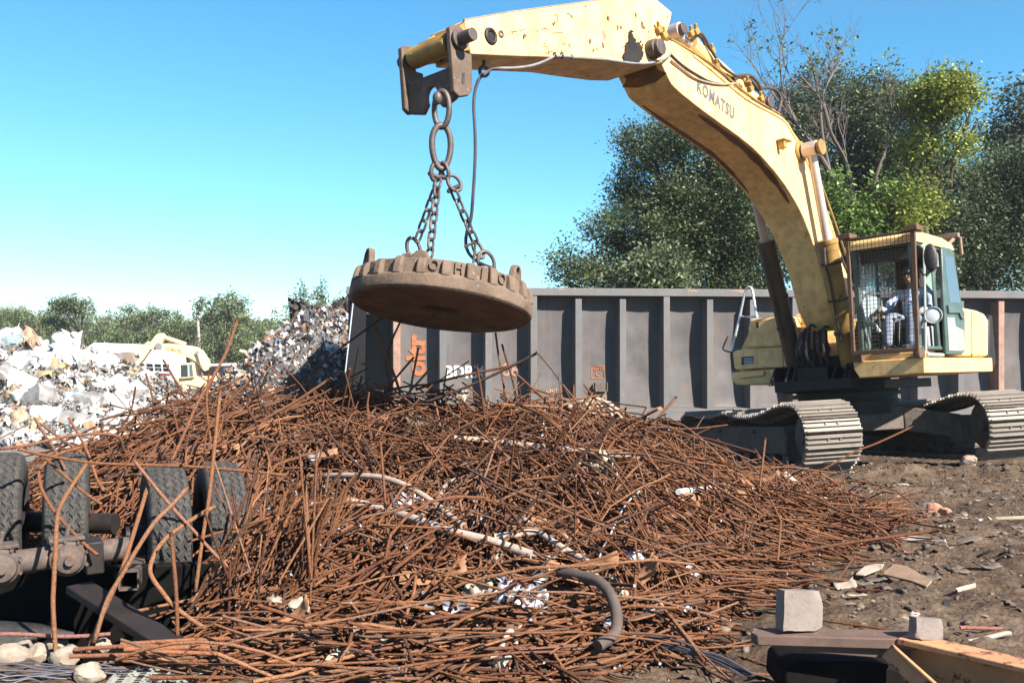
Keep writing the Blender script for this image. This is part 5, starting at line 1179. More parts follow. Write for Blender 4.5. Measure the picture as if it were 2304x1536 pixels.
    for pts, rr in (([(1935, 900), (1925, 640), (1905, 480), (1868, 390), (1830, 325), (1780, 265)], .15), ([(1945, 900), (1940, 600), (1925, 470), (1905, 370), (1870, 300), (1850, 230), (1800, 170)], .12), ([(1925, 560), (1960, 430), (1985, 360), (2010, 300), (2050, 250)], .09), ([(1870, 400), (1850, 300), (1850, 220), (1880, 150)], .07), ([(1830, 330), (1770, 230), (1755, 140), (1764, 70)], .05), ([(1800, 290), (1730, 200), (1690, 140)], .045)):
        P = smooth_path([at(x, y, Y + .5 * math.sin(x * .05)) - base for x, y in pts], 4); t.tube(P, np.linspace(rr * .8, rr * .28, len(P)), 8)
        for q in range(7):
            k = r.integers(len(P) // 2, len(P)); d = unit(P[k] - P[k - 1]); grow(P[k], unit(d + r.normal(0, .6, 3) * (1, .7, .7) + np.array((0, 0, .25))), r.uniform(.7, 1.5), rr * .33, 2)
    t.build('trunk', M['bark_bare'], root)
    T = np.array(tips); T = T[r.random(len(T)) < .10]; T = np.vstack([T, [at(x, y, Y) - base for x, y in ((1764, 75), (1760, 110), (1735, 165), (1745, 200), (1790, 110), (1860, 330), (1880, 400), (1990, 380), (1985, 300))]])
    V, F, c = leaf_cloud(T, 9, .10, .07, r, [(.09, .13, .05), (.20, .24, .10)]); np_mesh('vine_leaves', V, F, M['leaf'], root, cols=c)

    # far tree line: a few crown shapes, reused at many sizes
    protos = []
    for q in range(6):
        r = np.random.default_rng(40 + q); bl = []
        if q < 4:
            for j in range(9): a = r.uniform(0, 6.3); h = r.uniform(.25, .92); w = .42 * (1 - .55 * abs(h - .5)); bl.append((np.array((math.cos(a) * w * r.uniform(.2, .8), math.sin(a) * w * .6, h)), (.2, .2, .14)))
        elif q == 4:                                  # pine: whorled tiers, thin top
            for j in range(14): h = .25 + .73 * j / 13; a = j * 2.4; w = .30 * (1.06 - h); bl.append((np.array((math.cos(a) * w, math.sin(a) * w, h)), (.11 * (1.35 - h), .11, .06)))
        else:                                         # open crown on a bare stem
            for j in range(7): a = r.uniform(0, 6.3); h = r.uniform(.62, .96); bl.append((np.array((math.cos(a) * .26, math.sin(a) * .2, h)), (.15, .12, .05)))
        C = blob_centres(bl, 170 if q < 4 else 120, r, .06); V, F, c = leaf_cloud(C, 26, (.035, .035, .03), .019, r, [(.085, .12, .05), (.17, .19, .09)], .25)
        m = MB(); m.tube(limb_path(np.zeros(3), (0, 0, .8), r, .03), np.linspace(.022, .008, 6), 6)
        for cc, _ in bl: m.tube(limb_path((0, 0, min(.5, cc[2] * .7)), cc, r, .2, 4), np.linspace(.009, .003, 4), 4)
        protos.append((V, F, c, m))
    meshes = []
    specs = []
    r = np.random.default_rng(77)
    tops = [(0, 700), (60, 690), (115, 705), (175, 700), (230, 672), (275, 690), (320, 700), (360, 705), (400, 712), (440, 705), (500, 700), (560, 712), (610, 722), (650, 735), (700, 740)]
    for px in range(-60, 800, 17):
        yt = np.interp(px, [a for a, _ in tops], [b for _, b in tops]) + r.normal(4, 8); Y = r.uniform(95, 135); specs.append((px + r.uniform(-8, 8), yt, Y, r.uniform(.8, 1.15), int(r.integers(4))))
    specs += [(185, 662, 99, .9, 5), (515, 655, 86, .95, 1), (505, 672, 84, .8, 2), (545, 690, 88, .8, 0), (680, 650, 62, .8, 4), (720, 646, 64, .75, 4), (645, 690, 66, .9, 3), (700, 690, 60, .9, 0), (790, 655, 75, 1.0, 2), (770, 660, 80, .8, 1), (600, 722, 90, .9, 2), (120, 690, 104, .6, 1), (40, 696, 106, .7, 3)]
    kinds = {0: 'leafy', 1: 'leafy', 2: 'leafy', 3: 'leafy', 4: 'pine', 5: 'open'}
    for (px, yt, Y, asp, q) in specs:
        V, F, c, m = protos[q]; base = at(px, 780, Y); base[2] = float(ground_z(base[0], Y)) - .1; H = CAMH + (HY - yt) / FPX * Y - base[2]
        lab = {'leafy': 'leafy green tree in the far tree line beyond the scrap yard', 'pine': 'young pine with upright shoots behind the dark scrap heap', 'open': 'open crowned pine rising above the far tree line at the left'}[kinds[q]]
        root = empty('far_tree' if q < 4 else 'pine_tree', loc=tuple(base), label=lab, cat='tree', group='trees of the far tree line' if q < 4 else ('pines behind the dark scrap heap' if q == 4 else None))
        if (px, yt) == (515, 655): root['label'] = 'tall bushy tree right of the utility pole standing above its neighbours'; del root['group']
        root.scale = (H * asp, H * asp, H); root.rotation_euler = (0, 0, r.uniform(0, 6.3))
        if q not in [x[0] for x in meshes]:
            a = m.build('trunk', M['bark'], root); b = np_mesh('crown', V, F, M['leaf_far'], root, cols=c); meshes.append((q, a, b))
        else:
            _, a, b = [x for x in meshes if x[0] == q][0]
            for s in (a, b): d = s.copy(); COL.objects.link(d); d.parent = root
    # low far wood as one mass behind the single trees
    r = np.random.default_rng(3); n = 1500; C = np.stack([r.uniform(-95, -8, n), r.uniform(138, 150, n), r.uniform(-1, 4.6, n)], 1); V, F, c = leaf_cloud(C, 26, (1.1, .8, .9), .36, r, [(.085, .12, .055), (.15, .17, .09)])
    tag(np_mesh('far_wood', V, F, M['leaf_far'], cols=c), 'low unbroken wood closing the horizon behind the single trees', 'wood', kind='stuff')
make_trees()

# ================================================================ rebar heap
M['near_black'] = worn('near_black_surface', (.006, .0055, .0055), wear=(.012, .010, .008), amt=.3, scale=4, var=.4, rough=.8, dirt=(.014, .011, .009), dirt_amt=.4, spec=.06)  # near-black base; under the axle its colour stands for deep shade
M['rust_sheet'] = worn('rusty_sheet', (.25, .12, .06), wear=(.12, .05, .03), amt=.5, scale=8, var=.35, rough=.85)
def top_z(x, y): return np.maximum(ground_z(x, y) + .012, heap_h(x, y) + .02)
RUST = .55 * np.array([(.265, .110, .050), (.21, .085, .040), (.33, .155, .078), (.155, .064, .034), (.27, .145, .090), (.13, .072, .052)])
RW = np.array([.3, .24, .18, .13, .09, .06])
NP_, NS = 8, 6
def rods_arrays(P, rad, col, silver):
    """P (n,NP_,3) -> one batch of tubes with end caps; silver (n,2) marks freshly cut ends"""
    n = len(P); T = np.empty_like(P); T[:, 1:-1] = P[:, 2:] - P[:, :-2]; T[:, 0] = P[:, 1] - P[:, 0]; T[:, -1] = P[:, -1] - P[:, -2]
    T /= np.linalg.norm(T, axis=2, keepdims=True) + 1e-9
    ch = P[:, -1] - P[:, 0]; ref = np.cross(ch, np.array((.3, .2, 1.))); ref /= np.linalg.norm(ref, axis=1, keepdims=True) + 1e-9
    u = ref[:, None] - T * (T * ref[:, None]).sum(2, keepdims=True); u /= np.linalg.norm(u, axis=2, keepdims=True) + 1e-9; w = np.cross(T, u)
    a = np.linspace(0, 2 * math.pi, NS, endpoint=False)
    ringv = np.cos(a)[None, None, :, None] * u[:, :, None] + np.sin(a)[None, None, :, None] * w[:, :, None]
    V = P[:, :, None] + ringv * rad[:, None, None, None]
    e0 = P[:, :1, None] + ringv[:, :1] * rad[:, None, None, None] - T[:, :1, None] * .0008; e1 = P[:, -1:, None] + ringv[:, -1:] * rad[:, None, None, None] + T[:, -1:, None] * .0008
    V = np.concatenate([V, e0, e1], 1); m = NP_ + 2
    C = np.repeat(col[:, None, None], m, 1).repeat(NS, 2).copy()
    for q in (0, 1):
        s = silver[:, q]; C[s, NP_ + q] = (.27, .28, .33)
    i = (np.arange(NP_ - 1)[:, None] * NS + np.arange(NS)[None]); j = (np.arange(NP_ - 1)[:, None] * NS + (np.arange(NS)[None] + 1) % NS)
    F = np.stack([i, j, j + NS, i + NS], -1).reshape(-1, 4)
    a0, b0 = NP_ * NS, (NP_ + 1) * NS
    F = np.vstack([F, [[a0, a0 + 3, a0 + 2, a0 + 1], [a0, a0 + 5, a0 + 4, a0 + 3], [b0, b0 + 1, b0 + 2, b0 + 3], [b0, b0 + 3, b0 + 4, b0 + 5]]])
    F = (F[None] + (np.arange(n) * m * NS)[:, None, None]).reshape(-1, 4)
    return V.reshape(-1, 3), F, C.reshape(-1, 3)

def make_rebar():
    r = np.random.default_rng(2024)
    n0 = 19000; x = r.uniform(-4.9, 3.9, n0); y = r.uniform(4.8, 11.2, n0); h = heap_h(x, y)
    edge = heap_h(x + .25, y + .3)
    keep = (h > .05) | ((edge > .02) & (r.random(n0) < .5)); keep &= r.random(n0) < np.where(x < -2.6, .55, 1.0); keep &= (y < 10.3) | (r.random(n0) < .3)
    keep &= ~((x < -1.80 - .10 * (y - 5)) & (y < 7.15))
    x, y, h = x[keep][:8600], y[keep][:8600], h[keep][:8600]; n = len(x)
    # direction: loose bundles that share a heading, plus strays
    nb = 150; bx, by = r.uniform(-4.5, 3.8, nb), r.uniform(5, 11, nb); ba = r.uniform(0, math.pi, nb)
    ba = np.where((bx > 1.2) & (by < 9), r.normal(-.45, .25, nb), ba); ba = np.where((bx < -.9) & (bx > -2.4) & (by < 7.6), r.normal(1.25, .3, nb), ba)
    ba = np.where((by < 5.8) & (bx < .6), r.normal(.05, .35, nb), ba)
    k = ((x[:, None] - bx) ** 2 + (y[:, None] - by) ** 2).argmin(1)
    ang = np.where(r.random(n) < .62, ba[k] + r.normal(0, .18, n), r.uniform(0, math.pi, n)); ang += math.pi * (r.random(n) < .5)
    L = np.clip(r.lognormal(.12, .52, n), .28, 3.0); L = np.where(x > 1.6, np.minimum(L, 1.5), L); L = np.where((x < -1.3) & (y < 8), np.minimum(L, 1.1), L); ang = np.where((x < -1.3) & (y < 7.6) & (y > 5.7), r.normal(1.35, .35, n), ang)
    d = np.stack([np.cos(ang), np.sin(ang)], 1); e = .22
    slope = (heap_h(x + d[:, 0] * e, y + d[:, 1] * e) - heap_h(x - d[:, 0] * e, y - d[:, 1] * e)) / (2 * e)
    pitch = np.arctan(slope) + r.normal(0, .17, n) + (r.random(n) < .09) * r.normal(0, .5, n)
    depth = r.random(n) ** 1.3 * .40 * np.clip(h * 2.2, .05, 1)
    D = np.stack([d[:, 0] * np.cos(pitch), d[:, 1] * np.cos(pitch), np.sin(pitch)], 1)
    c = np.stack([x, y, top_z(x, y) - depth + .02], 1)
    t = np.linspace(-.5, .5, NP_)[None, :, None]
    side = np.cross(D, r.normal(size=(n, 3))); side /= np.linalg.norm(side, axis=1, keepdims=True)
    bend = r.normal(0, .035, n) + (r.random(n) < .09) * r.normal(0, .20, n)
    P = c[:, None] + D[:, None] * t * L[:, None, None] + side[:, None] * (bend * L)[:, None, None] * (1 - 4 * t * t)
    # some ends kinked over
    kk = r.random(n) < .10; kn = r.normal(0, .20, (n, 3)); P[kk, -1] += kn[kk]; P[kk, -2] += kn[kk] * .35
    # rest on the dirt, and let long ends sag back on to the heap
    zt = top_z(P[..., 0], P[..., 1]); P[..., 2] = np.maximum(P[..., 2], ground_z(P[..., 0], P[..., 1]) + .008)
    over = np.clip(P[..., 2] - zt - .20, 0, None); P[..., 2] -= over * .6
    e0, e1 = P[:, 1], P[:, -2]; off = (heap_h(e0[:, 0], e0[:, 1]) < .015) | (heap_h(e1[:, 0], e1[:, 1]) < .015)
    sh = off & (r.random(n) < .8); P[sh] = c[sh][:, None] + (P[sh] - c[sh][:, None]) * .45
    e0, e1 = P[:, 0], P[:, -1]
    for e_ in (e0, e1):
        fly = (heap_h(e_[:, 0], e_[:, 1]) < .06) & (e_[:, 2] - ground_z(e_[:, 0], e_[:, 1]) > .28); P[fly, :, 2] -= (P[fly, :, 2] - top_z(P[fly, :, 0], P[fly, :, 1])).clip(0) * .8
    # ends spiking out along the crest and the near slope
    m_ = 110; xa = r.uniform(-3.6, 2.0, m_); ya = np.where(r.random(m_) < .65, r.uniform(8.6, 9.8, m_), r.uniform(5.6, 8.6, m_)); k_ = (heap_h(xa, ya) > .3) & ~((xa > -1.15) & (xa < .0) & (ya > 8)); xa, ya = xa[k_], ya[k_]; m_ = len(xa)
    za = heap_h(xa, ya) + .02; la = r.uniform(.35, 1.0, m_); th = r.uniform(.3, 1.2, m_); ph = r.uniform(0, 6.3, m_)
    Da = np.stack([np.sin(th) * np.cos(ph), np.sin(th) * np.sin(ph), np.cos(th)], 1); Pa = np.stack([xa, ya, za], 1)[:, None] + Da[:, None] * (t + .22) * la[:, None, None]
    P = np.concatenate([P, Pa]); c = np.concatenate([c, Pa[:, 3]]); depth = np.r_[depth, np.full(m_, .02)]; bend = np.r_[bend, np.zeros(m_)]; kk = np.r_[kk, np.zeros(m_, bool)]
    # steep bars packed against the fourth tyre
    m_ = 95; xa = r.uniform(-1.70, -1.10, m_); ya = r.uniform(5.6, 6.3, m_); xa = np.maximum(xa, -.285 * ya); za = r.uniform(.12, .72, m_); la = r.uniform(.4, .95, m_); th = r.normal(.35, .48, m_); ph = r.normal(.0, .6, m_)
    Da = np.stack([np.sin(th), np.sin(ph) * .5, np.cos(th)], 1); Pa = np.stack([xa, ya, za], 1)[:, None] + Da[:, None] * t * la[:, None, None]; Pa[..., 2] = np.maximum(Pa[..., 2], ground_z(Pa[..., 0], Pa[..., 1]) + .01)
    P = np.concatenate([P, Pa]); c = np.concatenate([c, Pa[:, 3]]); depth = np.r_[depth, r.uniform(0, .2, m_)]; bend = np.r_[bend, np.zeros(m_)]; kk = np.r_[kk, np.zeros(m_, bool)]; n = len(P)
    rad = r.choice([.0052, .0067, .0083, .0104], n, p=[.28, .34, .25, .13]); col = RUST[r.choice(len(RUST), n, p=RW)] * r.uniform(.75, 1.2, (n, 1))
    silver = r.random((n, 2)) < np.where(c[:, 1] < 7.2, .34, .14)[:, None]
    pl = np.hypot((P[:, 0, 0] / P[:, 0, 1] - P[:, -1, 0] / P[:, -1, 1]), ((P[:, 0, 2] - CAMH) / P[:, 0, 1] - (P[:, -1, 2] - CAMH) / P[:, -1, 1]))
    score = pl * rad / P[:, 3, 1] * (depth < .035) * (np.abs(P[:, 3, 0] / P[:, 3, 1]) < .5)
    top = np.argsort(-score)[:225]; rest = np.setdiff1d(np.arange(n), top)
    V, F, C = rods_arrays(P[rest], rad[rest], col[rest], silver[rest])
    tag(np_mesh('rebar_tangle', V, F, M['rod'], cols=C, smooth=False), 'great tangle of rusty reinforcing bars heaped under the magnet', 'rebar heap', kind='stuff')
    for i in top:
        o_ = P[i, 3]; V, F, C = rods_arrays(P[i:i + 1] - o_, rad[i:i + 1] * 1.06, col[i:i + 1], silver[i:i + 1])
        bent = abs(bend[i]) > .07 or kk[i]
        o = np_mesh('rebar_rod', V, F, M['rod'], cols=C, smooth=True); o.location = o_
        tag(o, 'bent rusty rebar lying loose on top of the tangled heap' if bent else 'straight rusty rebar lying loose on top of the tangled heap', 'rebar', 'bent bars on the heap' if bent else 'straight bars on the heap')
make_rebar()

def rod_px(pts, r, label, Ys=None, name='rebar_rod', cat='rebar', mat=None, tint=None, group=None, k=5, seg=8, lift=.03, hollow=False):
    """a bar or pipe through picture points; depth from the heap unless given"""
    if Ys is None:
        yy = [surf(x, y, lift) - .02 for x, y in pts]; yy = np.interp(np.arange(len(pts)), [0, len(pts) - 1], [yy[0], yy[-1]]) if max(yy) - min(yy) > 1.0 else yy
    elif np.isscalar(Ys): yy = [Ys] * len(pts)
    else: yy = np.interp(np.linspace(0, 1, len(pts)), np.linspace(0, 1, len(Ys)), Ys)
    W_ = smooth_path([at(x, y, q) for (x, y), q in zip(pts, yy)], k); o_ = W_[len(W_) // 2].copy()
    if mat is None:
        V, F = tube_arrays(W_ - o_, r, seg); n = len(W_)
        c = np.array(RUST[0] if tint is None else tint); cols = np.repeat(c[None], len(V), 0)
        caps = np.array([[j + b for j in q] for b in (0, (n - 1) * seg) for q in ((0, 1, 2, 3), (0, 3, 4, 5), (0, 5, 6, 7))]) if seg == 8 else np.zeros((0, 4), int)
        o = np_mesh(name, V, np.vstack([F, caps]), M['rod'], cols=cols, smooth=True)
    else:
        m = MB(); m.tube(W_ - o_, r, seg); o = m.build(name, mat)
    o.location = o_; return tag(o, label, cat, group)

def z1(pts): return [(x / 2.577, 940 + y / 2.577) for x, y in pts]
def z5(pts): return [(760 + x / 2.451, 640 + y / 2.451) for x, y in pts]
# bars standing and hooked in front of the tyres
rod_px(z1([(480, 168), (380, 195), (300, 230), (240, 285), (225, 330), (245, 420), (300, 520), (340, 572), (420, 660), (500, 740), (565, 792)]), .0105, 'rusty bar bent in a hook around the second tyre', [6.3, 5.9, 5.7])
rod_px(z1([(500, 270), (420, 390), (350, 510), (330, 600), (322, 760), (312, 950), (308, 1100), (325, 1400)]), .0125, 'thick rusty bar kinked at the second tyre and planted upright among the white stones', [5.9, 5.35, 5.25], tint=(.175, .078, .038))
rod_px(z1([(870, 350), (790, 620), (700, 900), (620, 1080), (560, 1220), (500, 1390)]), .0125, 'long rusty bar leaning from the third tyre down to the stones', [5.75, 5.5, 5.3], tint=(.185, .083, .039))
rod_px(z1([(1090, 400), (1000, 500), (900, 600), (800, 750), (700, 920), (620, 1060), (545, 1300)]), .0125, 'rusty bar with a frayed wire tip crossing in front of the third tyre', [5.7, 5.45, 5.3], tint=(.19, .092, .048))
rod_px(z1([(1250, 510), (1150, 565), (1050, 630), (960, 700), (900, 780), (870, 870), (885, 930), (935, 1000), (1000, 1080), (1100, 1160), (1200, 1225)]), .0125, 'thick rusty bar bent in a wide hook at the foot of the third tyre', [5.75, 5.4, 5.35], tint=(.19, .09, .043))
rod_px(z1([(100, 180), (250, 215), (400, 240), (560, 262), (750, 270), (950, 275), (1120, 282), (1400, 305), (1650, 330)]), .0095, 'long thin bar lying across the tops of the second and third tyres', [5.9, 6.0, 6.2])
rod_px(z1([(780, 250), (880, 375), (1000, 520), (1120, 650), (1230, 772), (1330, 870)]), .010, 'rusty bar slanting down to the right across the third tyre tread', [5.75, 5.6, 5.6], tint=(.19, .09, .055))
rod_px([(496, 876), (487, 960), (478, 1050), (470, 1120), (455, 1215), (440, 1330)], .0108, 'tall thick bar standing almost upright right of the third tyre', [5.75, 5.5], tint=(.18, .078, .037))
rod_px([(536, 714), (510, 790), (479, 848), (445, 905), (410, 985), (385, 1040)], .012, 'long bar spearing up past the horizon at the left of the heap', [7.4, 7.1], tint=(.17, .07, .038))
rod_px(z1([(990, 660), (1005, 820), (1018, 960), (1025, 1100), (1030, 1275)]), .011, 'short upright bar in front of the hooked bar by the third tyre', 5.35)
rod_px(z1([(270, 240), (400, 355), (500, 440), (590, 500)]), .010, 'short bar slanting across the top of the second tyre', 6.0)
rod_px(z1([(0, 178), (120, 165), (200, 150), (340, 115), (480, 96), (590, 92), (690, 112), (718, 200)]), .0105, 'thin bar arching over at the far left above the tyres', [6.2, 6.9], tint=(.165, .07, .04))
rod_px(z1([(200, 0), (255, 90), (320, 190), (380, 300)]), .010, 'dark bar dropping behind the second tyre against the scrap', [7.0, 6.6], tint=(.15, .075, .055))
rod_px(z1([(230, 30), (340, 110), (440, 180), (540, 250)]), .010, 'dark bar slanting down over the gravel behind the tyres', [7.2, 6.9], tint=(.16, .075, .05))
rod_px(z1([(400, 0), (470, 120), (520, 230), (560, 350), (600, 420)]), .010, 'bar curving down behind the second tyre', [7.2, 6.6], tint=(.18, .075, .04))
for q, (x0, y0, x1, y1) in enumerate(((430, 1340, 1000, 1290), (700, 1310, 1649, 1268), (690, 1322, 1640, 1300), (720, 1340, 1660, 1330), (480, 1400, 1500, 1330), (560, 1462, 1300, 1420), (400, 1380, 1240, 1345), (800, 1350, 1700, 1392))):
    rod_px(z1([(x0, y0), ((x0 + x1) / 2, (y0 + y1) / 2 + 6 * (-1) ** q), (x1, y1)]), .0115, 'straight bar in the parallel bundle along the lower left edge of the heap', [5.25 - q * .03, 5.3], group='parallel bundle at the lower left', tint=(.21, .085, .042) if q % 2 else (.165, .066, .036))
rod_px(z1([(0, 1250), (160, 1254), (330, 1265), (500, 1262), (640, 1250)]), .011, 'thin reddish bar lying along the ground before the black rubber sheet', [5.25, 5.45], tint=(.18, .085, .07))
# bars sticking out of the crest
for pts, r, lab, t, dy in ((z5([(205, 225), (255, 360), (310, 495), (345, 600)]), .0135, 'forked bar leaning left out of the crest beneath the magnet', 0, .0), (z5([(445, 345), (425, 450), (400, 580), (385, 680)]), .011, 'short bar poking up from the crest under the magnet centre', 2, 0), (z5([(255, 175), (160, 245), (50, 325), (-40, 400), (-130, 480)]), .010, 'dark bar rising from the crest to just below the magnet rim', 3, .3),
    (z5([(870, 265), (885, 380), (905, 490), (925, 620)]), .010, 'thin bar standing under the right rim of the magnet', 0, 0), (z5([(905, 328), (935, 430), (965, 530), (985, 640)]), .010, 'thin bar beside its twin right of the magnet centre', 3, 0), (z5([(1098, 378), (960, 450), (800, 525), (650, 590), (480, 650)]), .0125, 'long dark bar rising to the right across the railcar lettering', 5, -.3),
    (z5([(1020, 435), (860, 468), (700, 500), (560, 535), (430, 580)]), .012, 'long bar lying nearly level in front of the white lettering', 1, -.2), (z5([(765, 440), (790, 580), (808, 720), (820, 840)]), .011, 'upright bar crossing below the white lettering', 3, 0), (z5([(550, 420), (450, 530), (350, 640)]), .011, 'bar slanting up to the second railcar rib', 2, 0), (z5([(420, 400), (350, 480), (280, 565)]), .0105, 'short dark bar left of the orange stencil', 5, 0),
    (z5([(1300, 545), (1301, 640), (1302, 720)]), .010, 'short upright bar in front of the plate marking', 0, 0), (z5([(1550, 718), (1510, 780), (1465, 850)]), .0135, 'dark bar stub pointing up at the sill of the railcar', 5, 0), (z5([(1868, 618), (1815, 680), (1740, 765), (1690, 830)]), .0125, 'pale rusty bar rising toward the railcar sill beside the track', 2, 0), (z5([(1395, 600), (1340, 670), (1285, 745)]), .011, 'bar pointing up at the card holder on the railcar', 3, 0), (z5([(1460, 608), (1340, 628), (1210, 640), (1090, 650)]), .011, 'pale straight bar lying level under the card holder', 2, 0),
    (z5([(1640, 760), (1615, 735), (1592, 712)]), .0115, 'stub of thick bar beside the dark stub at the railcar sill', 3, 0), (z5([(1240, 598), (1120, 630), (980, 670), (860, 700)]), .010, 'bar lying along the crest left of the card holder', 0, 0), (z5([(970, 480), (1060, 560), (1150, 640), (1230, 720)]), .010, 'bar falling to the right along the crest', 1, 0), (z5([(130, 440), (180, 430), (240, 440), (310, 500)]), .009, 'thin wire bar arched over the crest at the railcar end', 4, 0),
    ([(1722, 984), (1718, 1020), (1712, 1070), (1706, 1130)], .0105, 'thin bar standing upright before the excavator track', 2, 0), ([(2056, 958), (2010, 980), (1965, 1000), (1925, 1015), (1880, 1040), (1838, 1062), (1790, 1078)], .012, 'long rusty bar poking out over the gap between the tracks', 0, 0), ([(2110, 1192), (2000, 1208), (1900, 1222), (1800, 1240), (1700, 1262)], .011, 'long thin bar reaching furthest right over the dirt', 1, 0),
    ([(1390, 931), (1345, 985), (1290, 1045), (1240, 1092), (1180, 1150), (1130, 1205)], .0108, 'long dark bar slanting down the middle of the heap', 5, -.25), ([(905, 715), (880, 770), (868, 820), (880, 870)], .010, 'slim bar standing before the rusted railcar rib', 3, 0), ([(640, 900), (560, 925), (480, 958), (420, 985)], .011, 'bar lying along the left shoulder of the heap', 2, 0), ([(745, 850), (670, 900), (600, 940), (520, 985)], .012, 'bar slanting up from the left shoulder to the dark scrap', 2, -.1), ([(570, 848), (520, 900), (470, 960)], .0115, 'bar pointing at the distant loader', 2, -.1),
    ([(548, 846), (480, 880), (410, 905), (330, 925)], .011, 'pale straight bar lying on the left skyline of the heap', 2, 0), ([(470, 840), (465, 900), (470, 965), (478, 1010)], .010, 'slender bar standing on the left shoulder', 0, .2), ([(350, 860), (380, 880), (410, 905), (450, 930)], .009, 'thin bar crossing below the distant bus', 3, .2), ([(305, 870), (300, 900), (290, 935), (265, 970)], .010, 'short bar leaning at the left end of the heap', 3, 0), ([(370, 890), (395, 880), (415, 892), (425, 905)], .009, 'small bar bowed in an arch on the left skyline', 3, 0)):
    ys = surf(*pts[-1], .03); rod_px(pts, r, lab, [max(5.0, ys + dy), ys], tint=RUST[t])
# ---- pipes, strips and rags lying on the heap
rod_px([(700, 1073), (740, 1070), (790, 1069), (860, 1074), (920, 1095), (975, 1130), (1015, 1162), (1042, 1182)], .021, 'pale tan rod bent in a long arch across the heap', name='bent_pipe', cat='pipe', mat=M['pipe_tan'], lift=.09, seg=12)
rod_px([(780, 1126), (850, 1142), (930, 1166), (1010, 1194), (1100, 1216), (1198, 1248)], .029, 'thick pale pipe lying below the arched tan rod', name='scrap_pipe', cat='pipe', mat=M['pipe_pale'], lift=.09, seg=14)
rod_px([(1112, 1208), (1170, 1200), (1234, 1190)], .024, 'short white pipe resting across the end of the thick pale pipe', name='scrap_pipe', cat='pipe', mat=M['pipe_pale'], lift=.09, seg=12)
rod_px([(985, 1124), (1000, 1096), (1010, 1086), (1032, 1076)], .017, 'small crooked pale stick above the arched tan rod', name='crooked_stick', cat='stick', mat=M['pipe_tan'], lift=.09)
rod_px([(1198, 1249), (1235, 1253), (1262, 1245), (1277, 1225), (1274, 1207), (1258, 1197), (1232, 1194)], .011, 'tan hose looped beside the thick pale pipe', name='looped_hose', cat='hose', mat=M['pipe_tan'], lift=.09)
rod_px([(1180, 1170), (1225, 1205), (1280, 1240), (1345, 1276)], .021, 'rough grey pipe sloping down right of the looped hose', name='scrap_pipe', cat='pipe', mat=M['pipe_pale'], lift=.09, seg=10)
rod_px([(1022, 986), (1100, 992), (1200, 1003), (1300, 1014), (1440, 1027)], .027, 'long straight pale pipe lying high on the heap', name='scrap_pipe', cat='pipe', mat=M['pipe_tan'], lift=.09, seg=14)
rod_px([(1262, 1286), (1310, 1296), (1350, 1310), (1376, 1342), (1388, 1385), (1382, 1425), (1345, 1452)], .031, 'thick grey-brown pipe curled like a question mark low in the heap', Ys=[5.62, 5.3, 5.02], name='curled_pipe', cat='pipe', mat=M['pipe_grey'], seg=14)
rod_px([(1762, 1068), (1785, 1088), (1806, 1108), (1832, 1118), (1862, 1130)], .050, 'brown bent exhaust pipe at the right end of the heap', Ys=[9.6, 9.4], name='exhaust_pipe', cat='pipe', mat=M['pipe_tan'], seg=16)
rod_px([(1526, 1106), (1606, 1097)], .024, 'short white tube near the right side of the heap', name='scrap_pipe', cat='pipe', mat=M['white_paint'], lift=.09, seg=10)
rod_px([(1345, 1268), (1355, 1235), (1372, 1205), (1390, 1165), (1412, 1130), (1438, 1105)], .006, 'thin silvery wire snaking up the heap', name='loose_wire', cat='wire', mat=M['handrail'], lift=.09, seg=6)
rod_px([(1150, 1486), (1200, 1496), (1268, 1506)], .034, 'grey pipe stub lying at the bottom edge of the heap', Ys=[5.1, 5.15], name='scrap_pipe', cat='pipe', mat=M['pipe_grey'], seg=12)
tee = empty('pipe_tee', loc=tuple(at(1122, 1480, 5.05)), label='dirty white pipe elbow with a broken joint at the bottom edge', cat='pipe fitting')
m = MB(); o_ = at(1122, 1480, 5.05)
m.tube(smooth_path([at(1110, 1462, 5.05) - o_, at(1118, 1485, 5.05) - o_, at(1132, 1505, 5.02) - o_, at(1180, 1545, 4.9) - o_]), .034, 12); m.build('elbow', M['bag'], tee)
m = MB(); m.tube([at(1100, 1474, 5.04) - o_, at(1145, 1484, 5.06) - o_], .042, 12); m.build('collar', M['bag'], tee)
m = MB(); m.tube(smooth_path([at(1128, 1466, 5.06) - o_, at(1132, 1440, 5.1) - o_, at(1150, 1420, 5.15) - o_, at(1160, 1448, 5.15) - o_]), .016, 8); m.build('branch', M['pipe_pale'], tee)

def crumpled(name, px, py, size, mat, label, cat, seed, asp=1.0, tilt=.9, roll=0.0, Y=None, n=12, amp=.25, thick=.006, sz=None):
    V, F = crumple(seed, n, asp, amp); R = np.array(Matrix.Rotation(roll, 3, 'Y') @ Matrix.Rotation(tilt, 3, 'X'))
    yy = (surf(px, py, .05) - .05) if Y is None else Y
    o = np_mesh(name, (V * size) @ R.T, F, mat, smooth=False); o.location = at(px, py, yy); s = o.modifiers.new('thickness', 'SOLIDIFY'); s.thickness = thick
    return tag(o, label, cat)
crumpled('plastic_rag', 1352, 1072, .34, M['bag'], 'dirty cream rag of torn plastic draped on the upper right of the heap', 'rag', 21, .75, 1.1, -.5, amp=.3, n=14)
crumpled('foil_sheet', 922, 1130, .19, M['foil'], 'crumpled silver foil sheet beside the arched tan rod', 'foil', 22, 1.5, .5, .2, amp=.28)
crumpled('foil_sheet', 1172, 1350, .22, M['foil'], 'crumpled silver sheet in the lower middle of the heap', 'foil', 23, 1.3, .6, .3, amp=.35, n=14)
crumpled('plastic_rag', 1082, 1340, .17, M['bag'], 'pale torn plastic lump left of the lower silver sheet', 'rag', 24, 1.0, .8, -.3, amp=.35)
